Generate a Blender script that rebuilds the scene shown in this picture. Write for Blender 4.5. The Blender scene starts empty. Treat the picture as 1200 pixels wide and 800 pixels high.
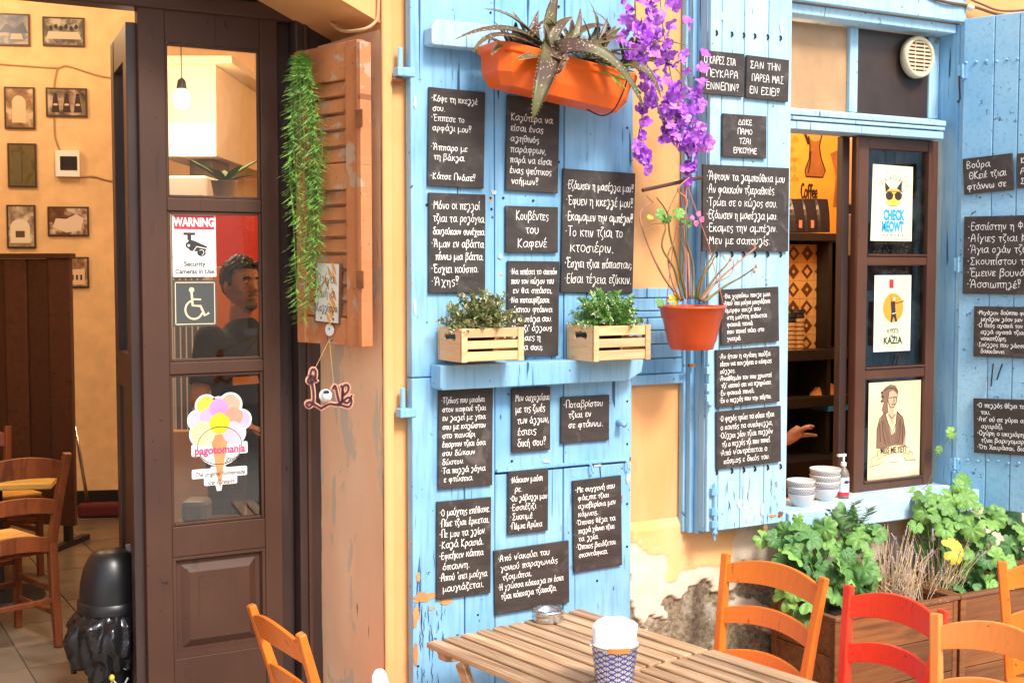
import bpy, bmesh, math, random
from mathutils import Vector, Matrix, noise
random.seed(7)
R = math.radians
S = bpy.context.scene
COL = S.collection
# ---------------------------------------------------------------- camera
F = 1500.0                                   # focal length in pixels of the 1200 px wide photograph
TH = math.atan(1500/2650)                    # the wall runs away to the right at this angle
HY = 312.0                                   # horizon row
Z0 = 4.70
cs, sn = math.cos(TH), math.sin(TH)
CAM = Vector((-Z0*sn, -Z0*cs, 2.0))
RIGHT = Vector((cs, -sn, 0)); FWD = Vector((sn, cs, 0)); UP = Vector((0, 0, 1))
PITCH = math.atan((400-HY)/F)
cF = FWD*math.cos(PITCH) - UP*math.sin(PITCH); cU = UP*math.cos(PITCH) + FWD*math.sin(PITCH)
cam = bpy.data.cameras.new('camera'); camo = bpy.data.objects.new('camera', cam); COL.objects.link(camo)
cam.sensor_width = 36; cam.lens = F/1200*36; cam.clip_start = 0.05; cam.clip_end = 500
mw = Matrix((RIGHT, cU, -cF)).transposed().to_4x4(); mw.translation = CAM
camo.matrix_world = mw; S.camera = camo
# ---------------------------------------------------------------- light
W = bpy.data.worlds.new('World'); S.world = W; W.use_nodes = True
nt = W.node_tree; bg = nt.nodes['Background']
sky = nt.nodes.new('ShaderNodeTexSky'); sky.sky_type = 'NISHITA'; sky.sun_disc = False
SUN_EL, SUN_DIR = R(46), Vector((0.10, -0.99, 0)).normalized()
sky.sun_elevation = SUN_EL; sky.sun_rotation = math.atan2(SUN_DIR.x, SUN_DIR.y)
sky.dust_density = 3.0; sky.air_density = 1.2
nt.links.new(sky.outputs[0], bg.inputs[0]); bg.inputs[1].default_value = 0.15
sl = bpy.data.lights.new('sun', 'SUN'); sl.energy = 2.1; sl.angle = R(13); sl.color = (1.0, 0.95, 0.87)
so = bpy.data.objects.new('sun', sl); COL.objects.link(so)
sd = Vector((SUN_DIR.x*math.cos(SUN_EL), SUN_DIR.y*math.cos(SUN_EL), math.sin(SUN_EL)))
so.rotation_euler = sd.to_track_quat('Z', 'Y').to_euler(); so.location = (2, -6, 8)
S.view_settings.view_transform = 'Standard'; S.view_settings.look = 'None'
S.view_settings.gamma = 1; S.view_settings.use_curve_mapping = False
S.view_settings.exposure = 0.80
S.cycles.max_bounces = 6; S.cycles.transparent_max_bounces = 8; S.cycles.diffuse_bounces = 4
S.cycles.caustics_reflective = False; S.cycles.caustics_refractive = False

# ---------------------------------------------------------------- measuring helpers (1200x800 photo pixels -> world)
def ray(px, py): return RIGHT*(px-600) + cU*(400-py) + cF*F
def P(px, py, v=0.0):                        # on the plane parallel to the facade, v metres in front of it
    d = ray(px, py); return CAM + d*((-v-CAM.y)/d.y)
def PX(px, py, x):
    d = ray(px, py); return CAM + d*((x-CAM.x)/d.x)
def PZ(px, py, z):
    d = ray(px, py); return CAM + d*((z-CAM.z)/d.z)
def PD(px, py, dist):                        # at horizontal distance dist along the view axis
    d = ray(px, py); return CAM + d*(dist/d.dot(FWD))
def pplane(px, py, o, n):
    d = ray(px, py); return CAM + d*((o-CAM).dot(n)/d.dot(n))

# ---------------------------------------------------------------- objects
def thing(name, label, cat, loc=(0, 0, 0), M=None, group=None):
    o = bpy.data.objects.new(name, None); COL.objects.link(o); o.empty_display_size = .1
    o.matrix_world = M if M is not None else Matrix.Translation(Vector(loc))
    o['label'] = label; o['category'] = cat
    if group: o['group'] = group
    return o
def tag(o, label=None, cat=None, group=None, kind=None):
    for k, v in (('label', label), ('category', cat), ('group', group), ('kind', kind)):
        if v: o[k] = v
    return o
def rootmat(o):
    while o.parent: o = o.parent
    return o.matrix_basis.copy()
class MB:
    def __init__(s): s.v = []; s.f = []; s.m = []; s.mi = 0
    def add(s, vs, fs, M=None):
        b = len(s.v)
        s.v += [(M @ Vector(v)) if M is not None else Vector(v) for v in vs]
        s.f += [tuple(b+i for i in f) for f in fs]; s.m += [s.mi]*len(fs); return s
    def box(s, x0, x1, y0, y1, z0, z1, M=None):
        x0, x1 = min(x0, x1), max(x0, x1); y0, y1 = min(y0, y1), max(y0, y1); z0, z1 = min(z0, z1), max(z0, z1)
        vs = [(x, y, z) for z in (z0, z1) for y in (y0, y1) for x in (x0, x1)]
        return s.add(vs, [(0, 2, 3, 1), (4, 5, 7, 6), (0, 1, 5, 4), (2, 6, 7, 3), (0, 4, 6, 2), (1, 3, 7, 5)], M)
    def prism(s, pts, z0, z1, M=None):       # outline in x,y extruded in z
        n = len(pts)
        a = sum(pts[i][0]*pts[(i+1) % n][1]-pts[(i+1) % n][0]*pts[i][1] for i in range(n))
        if a < 0: pts = pts[::-1]
        vs = [(p[0], p[1], z0) for p in pts] + [(p[0], p[1], z1) for p in pts]
        fs = [tuple(range(n-1, -1, -1)), tuple(range(n, 2*n))] + [(i, (i+1) % n, n+(i+1) % n, n+i) for i in range(n)]
        return s.add(vs, fs, M)
    def flat(s, pts, z=0, M=None):
        n = len(pts)
        a = sum(pts[i][0]*pts[(i+1) % n][1]-pts[(i+1) % n][0]*pts[i][1] for i in range(n))
        if a < 0: pts = pts[::-1]
        return s.add([(p[0], p[1], z) for p in pts], [tuple(range(n))], M)
    def disc(s, cx, cy, rx, ry=None, z=0, n=24, M=None, a0=0, a1=2*math.pi):
        ry = ry or rx
        return s.flat([(cx+rx*math.cos(a0+(a1-a0)*i/n), cy+ry*math.sin(a0+(a1-a0)*i/n)) for i in range(n)], z, M)
    def lathe(s, prof, n=24, M=None, cap=True):   # prof = [(r,z)]
        vs = []; fs = []
        for r, z in prof:
            for i in range(n):
                a = 2*math.pi*i/n; vs.append((r*math.cos(a), r*math.sin(a), z))
        for k in range(len(prof)-1):
            for i in range(n):
                j = (i+1) % n; fs.append((k*n+i, k*n+j, (k+1)*n+j, (k+1)*n+i))
        if cap:
            fs.append(tuple(range(n-1, -1, -1))); fs.append(tuple((len(prof)-1)*n+i for i in range(n)))
        return s.add(vs, fs, M)
    def tube(s, pts, r, n=8, M=None, flatz=1.0):
        pts = [Vector(p) for p in pts]; k = len(pts)
        rs = r if isinstance(r, (list, tuple)) else [r]*k
        vs = []; fs = []; prev = None
        for i, p in enumerate(pts):
            t = (pts[min(i+1, k-1)]-pts[max(i-1, 0)])
            t = t.normalized() if t.length > 1e-9 else Vector((0, 0, 1))
            if prev is None: nrm = t.orthogonal().normalized()
            else:
                nrm = prev - t*prev.dot(t); nrm = nrm.normalized() if nrm.length > 1e-6 else t.orthogonal().normalized()
            prev = nrm; b = t.cross(nrm)
            for j in range(n):
                a = 2*math.pi*j/n; vs.append(p + (nrm*math.cos(a) + b*math.sin(a)*flatz)*rs[i])
        for i in range(k-1):
            for j in range(n):
                q = (j+1) % n; fs.append((i*n+j, i*n+q, (i+1)*n+q, (i+1)*n+j))
        fs.append(tuple(range(n-1, -1, -1))); fs.append(tuple((k-1)*n+j for j in range(n)))
        return s.add(vs, fs, M)
    def sweep(s, pts, secs, xdir=Vector((1, 0, 0)), M=None):   # rectangular section (w along xdir, d across)
        pts = [Vector(p) for p in pts]; k = len(pts); vs = []; fs = []
        for i, p in enumerate(pts):
            t = (pts[min(i+1, k-1)]-pts[max(i-1, 0)]).normalized()
            b = t.cross(xdir).normalized(); x = b.cross(t)
            w, d = secs[i] if isinstance(secs, list) else secs
            for sx, sy in ((-1, -1), (1, -1), (1, 1), (-1, 1)): vs.append(p + x*(sx*w/2) + b*(sy*d/2))
        for i in range(k-1):
            for j in range(4):
                q = (j+1) % 4; fs.append((i*4+j, i*4+q, (i+1)*4+q, (i+1)*4+j))
        fs.append((3, 2, 1, 0)); fs.append(tuple((k-1)*4+j for j in range(4)))
        return s.add(vs, fs, M)
    def ball(s, c, r, n=12, m=8, M=None, sc=(1, 1, 1)):
        vs = [(c[0], c[1], c[2]-r*sc[2])]
        for i in range(1, m):
            ph = math.pi*i/m
            for j in range(n):
                a = 2*math.pi*j/n
                vs.append((c[0]+r*sc[0]*math.sin(ph)*math.cos(a), c[1]+r*sc[1]*math.sin(ph)*math.sin(a), c[2]-r*sc[2]*math.cos(ph)))
        vs.append((c[0], c[1], c[2]+r*sc[2])); fs = []
        for j in range(n): fs.append((0, 1+(j+1) % n, 1+j))
        for i in range(m-2):
            for j in range(n):
                q = (j+1) % n; fs.append((1+i*n+j, 1+i*n+q, 1+(i+1)*n+q, 1+(i+1)*n+j))
        L = len(vs)-1
        for j in range(n): fs.append((1+(m-2)*n+j, 1+(m-2)*n+(j+1) % n, L))
        return s.add(vs, fs, M)
    def ribbon(s, pts, w, z=0.0, M=None):
        k = len(pts)
        if k < 2: return s
        vs = []; fs = []
        for i in range(k):
            a = pts[max(i-1, 0)]; b = pts[min(i+1, k-1)]
            dx, dy = b[0]-a[0], b[1]-a[1]; L = math.hypot(dx, dy) or 1e-9
            ww = (w[i] if isinstance(w, list) else w)/2; nx, ny = -dy/L*ww, dx/L*ww
            ex, ey = (0, 0)
            if i == 0: ex, ey = -dx/L*ww*.7, -dy/L*ww*.7
            if i == k-1: ex, ey = dx/L*ww*.7, dy/L*ww*.7
            x, y = pts[i][0]+ex, pts[i][1]+ey
            vs += [(x+nx, y+ny, z), (x-nx, y-ny, z)]
        for i in range(k-1): fs.append((2*i, 2*i+1, 2*i+3, 2*i+2))
        return s.add(vs, fs, M)
    def mesh(s, name, mats, inv=None):
        me = bpy.data.meshes.new(name)
        me.from_pydata([(inv @ v) if inv is not None else v for v in s.v], [], s.f)
        mats = mats if isinstance(mats, (list, tuple)) else [mats]
        for m in mats: me.materials.append(m)
        if len(mats) > 1: me.polygons.foreach_set('material_index', s.m)
        return me
    def build(s, name, mats, parent=None, world=False, smooth=False, bevel=0, seg=2, sub=0, solid=0):
        """world=True: the coordinates are world ones and are brought into the thing's own frame."""
        inv = None; org = None
        if parent is not None:
            if world: inv = rootmat(parent).inverted()
        else:
            xs = [v.x for v in s.v]; ys = [v.y for v in s.v]; zs = [v.z for v in s.v]
            org = Vector(((min(xs)+max(xs))/2, (min(ys)+max(ys))/2, min(zs))); inv = Matrix.Translation(-org)
        me = s.mesh(name, mats, inv)
        if smooth:
            me.shade_smooth()
        o = bpy.data.objects.new(name, me); COL.objects.link(o)
        if parent is not None: o.parent = parent
        else: o.location = org
        fin(o, bevel, seg, sub, solid, smooth)
        return o
def fin(o, bevel=0, seg=2, sub=0, solid=0, smooth=False):
    if solid:
        m = o.modifiers.new('solid', 'SOLIDIFY'); m.thickness = solid; m.offset = 0
    if bevel:
        m = o.modifiers.new('bevel', 'BEVEL'); m.width = bevel; m.segments = seg; m.limit_method = 'ANGLE'; m.angle_limit = R(40)
    if sub:
        m = o.modifiers.new('sub', 'SUBSURF'); m.levels = sub; m.render_levels = sub
def inst(me, name, parent=None, M=None):
    o = bpy.data.objects.new(name, me); COL.objects.link(o)
    if parent is not None: o.parent = parent
    if M is not None: o.matrix_basis = M
    return o
def copy_tree(o, parent=None):
    c = o.copy(); COL.objects.link(c); c.parent = parent
    for ch in list(o.children): copy_tree(ch, c)
    return c
def frame(o, s, t=None):                     # local x = s (right), y = up, z = out of the surface
    s = Vector(s).normalized(); t = Vector(t).normalized() if t else Vector((0, 0, 1))
    t = (t - s*t.dot(s)).normalized(); n = s.cross(t)
    M = Matrix((s, t, n)).transposed().to_4x4(); M.translation = Vector(o); return M
def quadframe(tl, tr, br, bl):
    """best rectangle through four points of one plane: frame at its centre, width, height"""
    c = (tl+tr+br+bl)/4; s = ((tr-tl)+(br-bl)).normalized()
    w = ((tr-tl).length+(br-bl).length)/2; h = ((tl-bl).length+(tr-br).length)/2
    return frame(c, s), w, h

# ---------------------------------------------------------------- materials
MATS = {}
def lin(c):
    if isinstance(c, str):
        c = [int(c[i:i+2], 16)/255 for i in (0, 2, 4)]
        return tuple((x/12.92 if x <= .04045 else ((x+.055)/1.055)**2.4) for x in c)
    return tuple(c)
class NT:
    def __init__(s, name):
        s.m = bpy.data.materials.new(name); s.m.use_nodes = True; s.t = s.m.node_tree; s.b = s.t.nodes['Principled BSDF']
        s.tc = None
    def n(s, typ, **kw):
        x = s.t.nodes.new('ShaderNode'+typ)
        for k, v in kw.items():
            if k in x.inputs: x.inputs[k].default_value = v
            else: setattr(x, k, v)
        return x
    def l(s, a, b): s.t.links.new(a, b)
    def coord(s, scale=(1, 1, 1), kind='Object', loc=(0, 0, 0), rnd=True):
        tc = s.n('TexCoord'); mp = s.n('Mapping'); s.l(tc.outputs[kind], mp.inputs[0]); mp.inputs['Scale'].default_value = scale
        if rnd:
            oi = s.n('ObjectInfo'); ml = s.n('Math', operation='MULTIPLY'); ml.inputs[1].default_value = 37.0
            s.l(oi.outputs['Random'], ml.inputs[0]); cb = s.n('CombineXYZ'); 
            for i in range(3): s.l(ml.outputs[0], cb.inputs[i])
            s.l(cb.outputs[0], mp.inputs['Location'])
        return mp.outputs[0]
    def noise(s, co, scale, detail=4, rough=.55, dist=0):
        x = s.n('TexNoise'); x.inputs['Scale'].default_value = scale; x.inputs['Detail'].default_value = detail
        x.inputs['Roughness'].default_value = rough; x.inputs['Distortion'].default_value = dist; s.l(co, x.inputs['Vector']); return x.outputs['Fac']
    def ramp(s, fac, stops):
        x = s.n('ValToRGB'); e = x.color_ramp.elements
        while len(e) < len(stops): e.new(.5)
        for i, (p, c) in enumerate(stops):
            e[i].position = p; c = lin(c) if not isinstance(c, (int, float)) else (c, c, c); e[i].color = (*c, 1)
        s.l(fac, x.inputs[0]); return x.outputs[0]
    def mix(s, fac, a, b, typ='MIX'):
        x = s.n('Mix', data_type='RGBA', blend_type=typ)
        for k, val in ((0, fac), (6, a), (7, b)):
            if hasattr(val, 'is_linked') or hasattr(val, 'links'): s.l(val, x.inputs[k])
            elif k == 0: x.inputs[0].default_value = val
            else: x.inputs[k].default_value = (*lin(val), 1)
        return x.outputs[2]
    def bump(s, h, strength=.3, dist=.002, prev=None):
        x = s.n('Bump'); x.inputs['Strength'].default_value = strength; x.inputs['Distance'].default_value = dist
        s.l(h, x.inputs['Height'])
        if prev: s.l(prev, x.inputs['Normal'])
        return x.outputs[0]
    def done(s, col=None, rough=.6, nrm=None, **kw):
        b = s.b
        if col is not None:
            if hasattr(col, 'links'): s.l(col, b.inputs['Base Color'])
            else: b.inputs['Base Color'].default_value = (*lin(col), 1)
        if hasattr(rough, 'links'): s.l(rough, b.inputs['Roughness'])
        else: b.inputs['Roughness'].default_value = rough
        if nrm: s.l(nrm, b.inputs['Normal'])
        for k, v in kw.items(): b.inputs[k.replace('_', ' ')].default_value = v
        return s.m
def plain(name, col, rough=.6, var=.0, bump=.0, bscale=60, **kw):
    t = NT(name); co = t.coord(); c = lin(col); nrm = None; out = c
    if var:
        f = t.noise(co, 9, 5); out = t.mix(t.ramp(f, [(.3, 0.0), (.7, 1.0)]), tuple(x*(1-var) for x in c), tuple(min(1, x*(1+var*.7)) for x in c))
    if bump: nrm = t.bump(t.noise(co, bscale, 4), bump, .002)
    return t.done(out, rough, nrm, **kw)
def paint(name, col, col2, under, chip=.62, rough=.5, grain=(60, 60, 4), dirt='3a4a55', crack=.5, bump=.35, gr=.14):
    """weathered paint on timber: streaky tone, chips down to the wood, fine vertical cracks and dark specks"""
    t = NT(name); co = t.coord(); cg = t.coord(grain)
    base = t.mix(t.ramp(t.noise(co, 3.0, 4), [(.3, 0.0), (.7, 1.0)]), col, col2)
    g = t.noise(cg, 1.0, 6, .65)
    base = t.mix(t.ramp(g, [(.30, gr), (.50, 0.0)]), base, dirt, 'MIX')
    ck = t.noise(t.coord((38, 38, 2.2)), 1.0, 3, .5, .6)
    ckm = t.ramp(ck, [(.67, 0.0), (.69, 1.0)])
    fk = t.n('Math', operation='MULTIPLY'); t.l(ckm, fk.inputs[0]); fk.inputs[1].default_value = crack
    base = t.mix(fk.outputs[0], base, dirt)
    sp = t.ramp(t.noise(co, 38, 3, .5), [(.715, 0.0), (.73, .85)])
    base = t.mix(sp, base, dirt)
    ch = t.noise(co, 7.5, 8, .62, .3); chm = t.ramp(ch, [(chip, 0.0), (chip+.012, 1.0)])
    base = t.mix(chm, base, under)
    n1 = t.bump(g, bump, .0015); n2 = t.bump(chm, -.5, .0012, n1); n3 = t.bump(ckm, -.5, .0015, n2)
    return t.done(base, rough, n3)
def wood(name, a, b, dark, grain=(3, 40, 40), rough=.5, bump=.3, bands=True, **kw):
    t = NT(name); cg = t.coord(grain); g = t.noise(cg, 1.0, 7, .6, .8)
    base = t.mix(t.ramp(g, [(.35, 0.0), (.65, 1.0)]), a, b)
    k = t.noise(t.coord(tuple(x*.4 for x in grain)), 1.0, 3, .5, 1.5)
    base = t.mix(t.ramp(k, [(.56, 0.0), (.68, .7)]), base, dark)
    oi = t.n('ObjectInfo'); hs = t.n('HueSaturation'); mr = t.n('MapRange'); mr.inputs[3].default_value = .72; mr.inputs[4].default_value = 1.18
    t.l(oi.outputs['Random'], mr.inputs[0]); t.l(mr.outputs[0], hs.inputs['Value']); t.l(base, hs.inputs['Color'])
    return t.done(hs.outputs[0], rough, t.bump(g, bump, .001), **kw)
def leafmat(name, a, b, vein=None, rough=.5, trans=.25):
    t = NT(name); co = t.coord(); oi = t.n('ObjectInfo')
    c = t.mix(oi.outputs['Random'], a, b)
    c2 = t.mix(t.ramp(t.noise(co, 45, 3), [(.35, 0.0), (.7, .55)]), c, b)
    return t.done(c2, rough, t.bump(t.noise(co, 120, 3), .25, .001), Subsurface_Weight=0.0, Transmission_Weight=0.0, Sheen_Weight=trans*.4)
def glass(name, refl=1.0, tint=(1, 1, 1), dirty=0.0):
    t = NT(name); out = t.t.nodes['Material Output']; t.t.nodes.remove(t.b)
    tr = t.n('BsdfTransparent'); tr.inputs[0].default_value = (*tint, 1); gl = t.n('BsdfGlossy'); gl.inputs['Roughness'].default_value = .015
    fr = t.n('Fresnel'); fr.inputs[0].default_value = 1.5; ml = t.n('Math', operation='MULTIPLY'); ml.inputs[1].default_value = refl; ml.use_clamp = True
    t.l(fr.outputs[0], ml.inputs[0]); mx = t.n('MixShader'); t.l(ml.outputs[0], mx.inputs[0]); t.l(tr.outputs[0], mx.inputs[1]); t.l(gl.outputs[0], mx.inputs[2])
    res = mx.outputs[0]
    if dirty:
        df = t.n('BsdfDiffuse'); df.inputs[0].default_value = (.6, .57, .5, 1); m2 = t.n('MixShader')
        f = t.ramp(t.noise(t.coord(), 14, 6, .7), [(.45, 0.0), (.8, dirty)]); t.l(f, m2.inputs[0]); t.l(res, m2.inputs[1]); t.l(df.outputs[0], m2.inputs[2]); res = m2.outputs[0]
    t.l(res, out.inputs[0]); return t.m

BLUE = paint('blue_paint', (.19, .46, .74), (.34, .62, .83), (.46, .52, .54), chip=.665, dirt='1f4a6e', crack=.9, gr=.3)
BLUED = paint('blue_paint_door', (.18, .44, .73), (.33, .61, .83), (.58, .33, .16), chip=.69, dirt='1c4060', crack=.9, gr=.3)
BLUEL = paint('blue_paint_light', (.36, .62, .82), (.48, .72, .86), (.28, .32, .30), chip=.665, gr=.3, dirt='3c5a66', grain=(50, 50, 5), crack=.8)
BLUEH = paint('blue_paint_sill', (.34, .60, .82), (.55, .76, .88), (.60, .62, .58), chip=.60, dirt='35607c', grain=(4, 60, 60), crack=.3, bump=.6)
BLUER = paint('blue_paint_shutter', (.24, .53, .79), (.38, .66, .85), (.5, .62, .7), chip=.69, dirt='1f4468', crack=.8, gr=.25)
BROWN = paint('brown_door_paint', (.052, .019, .009), (.075, .029, .014), (.26, .15, .09), chip=.775, rough=.62, dirt='150c09', crack=.4, bump=.2)
BROWNJ = paint('brown_jamb_paint', (.035, .020, .018), (.055, .030, .026), (.33, .20, .10), chip=.77, rough=.42, dirt='0c0706', crack=.3, bump=.15)
CASEM = paint('brown_casement_paint', (.085, .034, .020), (.12, .050, .030), (.35, .26, .18), chip=.755, rough=.35, dirt='1c0d09', crack=.3, bump=.15)
SHUT = paint('worn_brown_shutter_paint', (.55, .185, .065), (.62, .235, .09), (.52, .33, .21), chip=.56, rough=.6, dirt='5a2a16', grain=(40, 40, 3), crack=.6, bump=.5)
def chalkmat():
    t = NT('chalkboard_surface'); co = t.coord(); co2 = t.coord((2, 6, 2))
    c = t.mix(t.ramp(t.noise(co2, 3.5, 5, .6, .6), [(.35, 0.0), (.75, 1.0)]), (.034, .025, .022), (.066, .051, .045))
    sm = t.ramp(t.noise(co, 8, 5, .7, 1.5), [(.56, 0.0), (.80, .42)])
    return t.done(t.mix(sm, c, (.30, .27, .25)), .55, t.bump(t.noise(co, 200, 2), .1, .0005))
BOARD = chalkmat()
BOARDE = plain('chalkboard_edge', (.035, .026, .030), .6, .2)
CHALK = plain('white_chalk_ink', (.93, .90, .84), .8)
ORANGEC = paint('orange_chair_paint', (.78, .17, .015), (.86, .23, .02), (.9, .5, .2), chip=.715, rough=.36, dirt='8a2a05', crack=.5, bump=.12, grain=(50, 50, 5))
ORANGEL = paint('light_orange_chair_paint', (.86, .26, .05), (.90, .33, .08), (.92, .6, .3), chip=.715, rough=.36, dirt='9a3a10', crack=.5, bump=.12, grain=(50, 50, 5))
REDC = paint('red_chair_paint', (.80, .035, .012), (.88, .06, .02), (.9, .4, .3), chip=.73, rough=.36, dirt='7a0d05', crack=.4, bump=.1, grain=(50, 50, 5))
OLDWOOD = wood('old_chair_wood', (.15, .040, .014), (.23, .062, .020), (.08, .022, .010), (30, 30, 3), .4, .2)
RUSH = wood('woven_rush_seat', (.62, .33, .07), (.78, .44, .12), (.40, .18, .04), (8, 120, 40), .7, .8)
TEAK = wood('weathered_table_wood', (.42, .23, .11), (.68, .46, .27), (.16, .075, .035), (40, 2.2, 40), .5, .35)
PINE = wood('pale_crate_wood', (.80, .47, .22), (.88, .56, .29), (.66, .34, .14), (4, 4, 60), .6, .2)
PLANT = wood('varnished_planter_wood', (.20, .065, .018), (.33, .12, .035), (.09, .028, .010), (3, 40, 40), .35, .25)
PITCH_M = plain('black_plastic', (.012, .012, .014), .35, .2)
METAL = plain('brushed_steel', (.70, .68, .66), .22, .1, Metallic=1.0)
IRON = plain('dark_iron', (.03, .028, .03), .5, .3, Metallic=.6)
RUST = plain('rusty_iron', (.32, .11, .035), .8, .5, .4)
WHITE = plain('white_paint', (.82, .81, .79), .45, .04)
SOIL = plain('dark_potting_soil', (.035, .022, .015), .95, .5, 1.0, 90)
# ---------------------------------------------------------------- hand lettering (single-stroke Greek alphabet)
G = {}
def g(ch, w, s):
    G[ch] = (w, [[tuple(map(float, p.split(','))) for p in st.split()] for st in s.split('|') if st.strip()])
g('α', .95, '.75,.95 .45,1 .12,.6 .25,.08 .55,.15 .75,.6 .78,1 | .78,1 .76,.3 .95,.02')
g('β', .85, '.1,-.5 .12,.6 .2,1.4 .5,1.6 .7,1.3 .45,.95 .3,.9 .6,.85 .75,.45 .5,.02 .2,.1')
g('γ', .8, '.05,.95 .25,.8 .4,.1 .3,-.4 .2,-.5 .25,-.1 .75,1')
g('δ', .8, '.7,1.5 .4,1.6 .2,1.35 .5,1 .7,.6 .6,.1 .3,0 .1,.4 .3,.85 .5,.9')
g('ε', .65, '.6,.9 .3,1 .12,.78 .3,.55 .45,.53 .3,.5 .08,.28 .25,.02 .6,.12')
g('ζ', .65, '.1,1.5 .6,1.5 .2,1 .1,.4 .45,.1 .5,-.2 .3,-.4')
g('η', .8, '.05,.9 .2,.95 .2,0 | .2,.7 .45,1 .65,.8 .65,.2 .68,-.45')
g('θ', .75, '.4,1.5 .12,1.1 .12,.4 .35,0 .6,.35 .65,1.1 .4,1.5 | .12,.75 .62,.78')
g('ι', .35, '.15,1 .15,.2 .3,.02')
g('κ', .8, '.15,1 .15,0 | .65,1 .3,.6 .15,.5 .35,.5 .7,0')
g('λ', .85, '.15,1.0 .45,1.1 .6,.7 .55,.1 .3,-.5 .1,-.45 .3,-.1 .8,.3')
g('μ', .85, '.12,-.5 .15,1 | .15,.3 .35,.02 .6,.3 .65,1 .66,.2 .82,.02')
g('ν', .7, '.08,1 .3,.02 .5,.4 .6,1')
g('ξ', .7, '.2,1.5 .55,1.5 .2,1.3 .2,1 .5,.9 .15,.7 .1,.3 .5,.05 .5,-.25 .3,-.4')
g('ο', .75, '.4,1 .12,.75 .12,.25 .38,0 .62,.3 .62,.75 .4,1')
g('π', .85, '.05,.95 .82,.98 | .25,.95 .22,0 | .62,.95 .6,.2 .75,0')
g('ρ', .75, '.12,-.55 .15,.6 .38,1 .65,.75 .55,.2 .3,.05 .15,.2')
g('σ', .85, '.85,.95 .4,.98 .1,.6 .25,.05 .55,.1 .65,.55 .42,.95')
g('ς', .65, '.6,.9 .35,1 .12,.7 .35,.45 .55,.2 .4,-.15 .2,-.2')
g('τ', .65, '.05,.95 .6,.98 | .33,.95 .3,.2 .45,0')
g('υ', .75, '.08,1 .1,.3 .35,0 .6,.35 .6,1')
g('φ', .95, '.35,.95 .1,.7 .2,.2 .5,.1 .8,.4 .75,.85 .5,.95 .48,.3 .45,-.55')
g('χ', .8, '.05,1 .25,.9 .5,-.35 .7,-.45 | .7,1 .1,-.5')
g('ψ', .95, '.08,1 .12,.35 .45,.1 .8,.4 .82,1 | .48,1.2 .45,-.5')
g('ω', 1.05, '.15,1 .1,.3 .3,0 .5,.3 .5,.8 .52,.3 .75,0 .92,.4 .88,1')
for a, b in (('ά', 'α'), ('έ', 'ε'), ('ή', 'η'), ('ί', 'ι'), ('ό', 'ο'), ('ύ', 'υ'), ('ώ', 'ω'), ('ΐ', 'ι')):
    w_, st_ = G[b]; G[a] = (w_, st_ + [[(w_*.42, 1.22), (w_*.42+.16, 1.62)]])
g('Α', 1.0, '.05,0 .2,1.2 .4,1.65 .6,1.5 .7,.9 .78,0 | .15,.65 .75,.7')
g('Β', .9, '.15,0 .15,1.6 .55,1.6 .7,1.2 .2,.85 .7,.6 .65,.1 .15,0')
g('Γ', .75, '.15,0 .15,1.6 .7,1.6')
g('Δ', .95, '.05,.02 .45,1.6 .85,.02 .05,.02')
g('Ε', .75, '.68,1.55 .18,1.6 .15,.85 .15,0 .7,.05 | .15,.85 .58,.88')
g('Ζ', .8, '.08,1.6 .72,1.6 .1,0 .75,.03')
g('Η', .9, '.12,1.6 .14,0 | .14,.8 .72,.82 | .72,1.6 .74,0')
g('Θ', .95, '.45,1.6 .12,1.1 .15,.35 .45,0 .78,.4 .78,1.2 .45,1.6 | .3,.8 .6,.8')
g('Ι', .35, '.17,1.6 .17,0')
g('Κ', .85, '.15,1.6 .15,0 | .7,1.6 .18,.75 .75,0')
g('Λ', .9, '.05,0 .42,1.6 .8,0')
g('Μ', 1.05, '.08,0 .2,1.6 .5,.7 .8,1.6 .92,0')
g('Ν', .95, '.12,0 .15,1.6 .7,.05 .75,1.6')
g('Ξ', .85, '.1,1.55 .72,1.55 | .2,.8 .62,.8 | .1,.03 .75,.03')
g('Ο', .95, '.45,1.6 .1,1.2 .12,.4 .45,0 .78,.4 .78,1.2 .45,1.6')
g('Π', .9, '.12,0 .15,1.58 .75,1.6 .77,0')
g('Ρ', .8, '.15,0 .15,1.6 .6,1.55 .65,1.05 .18,.75')
g('Σ', .85, '.72,1.55 .12,1.6 .45,.85 .1,.05 .75,.03')
g('Τ', .85, '.05,1.58 .8,1.6 | .42,1.58 .42,0')
g('Υ', .85, '.05,1.6 .4,.8 | .78,1.6 .4,.8 .4,0')
g('Φ', .95, '.45,1.6 .45,0 | .45,1.3 .12,1.1 .12,.6 .45,.4 .78,.6 .78,1.1 .45,1.3')
g('Χ', .85, '.08,1.6 .75,0 | .75,1.6 .08,0')
g('Ψ', .95, '.08,1.5 .12,.8 .45,.6 .78,.8 .82,1.5 | .45,1.6 .45,0')
g('Ω', .95, '.08,.03 .3,.05 .12,.7 .2,1.4 .45,1.6 .72,1.4 .8,.7 .6,.05 .85,.03')
for a, b in (('Ά', 'Α'), ('Έ', 'Ε'), ('Ό', 'Ο'), ('Ί', 'Ι')):
    w_, st_ = G[b]; G[a] = (w_+.12, [[(x+.12, y) for x, y in s_] for s_ in st_] + [[(.0, 1.35), (.1, 1.7)]])
g('·', .45, '.1,.78 .2,.84 .16,.74 .1,.78'); g('.', .35, '.1,.05 .18,.1 .15,.02 .1,.05'); g(',', .35, '.18,.1 .15,-.1 .05,-.25')
g(';', .4, '.18,.75 .2,.65 | .2,.2 .18,-.1 .05,-.25'); g('΄', .25, '.15,1.2 .2,1.55')
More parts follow.
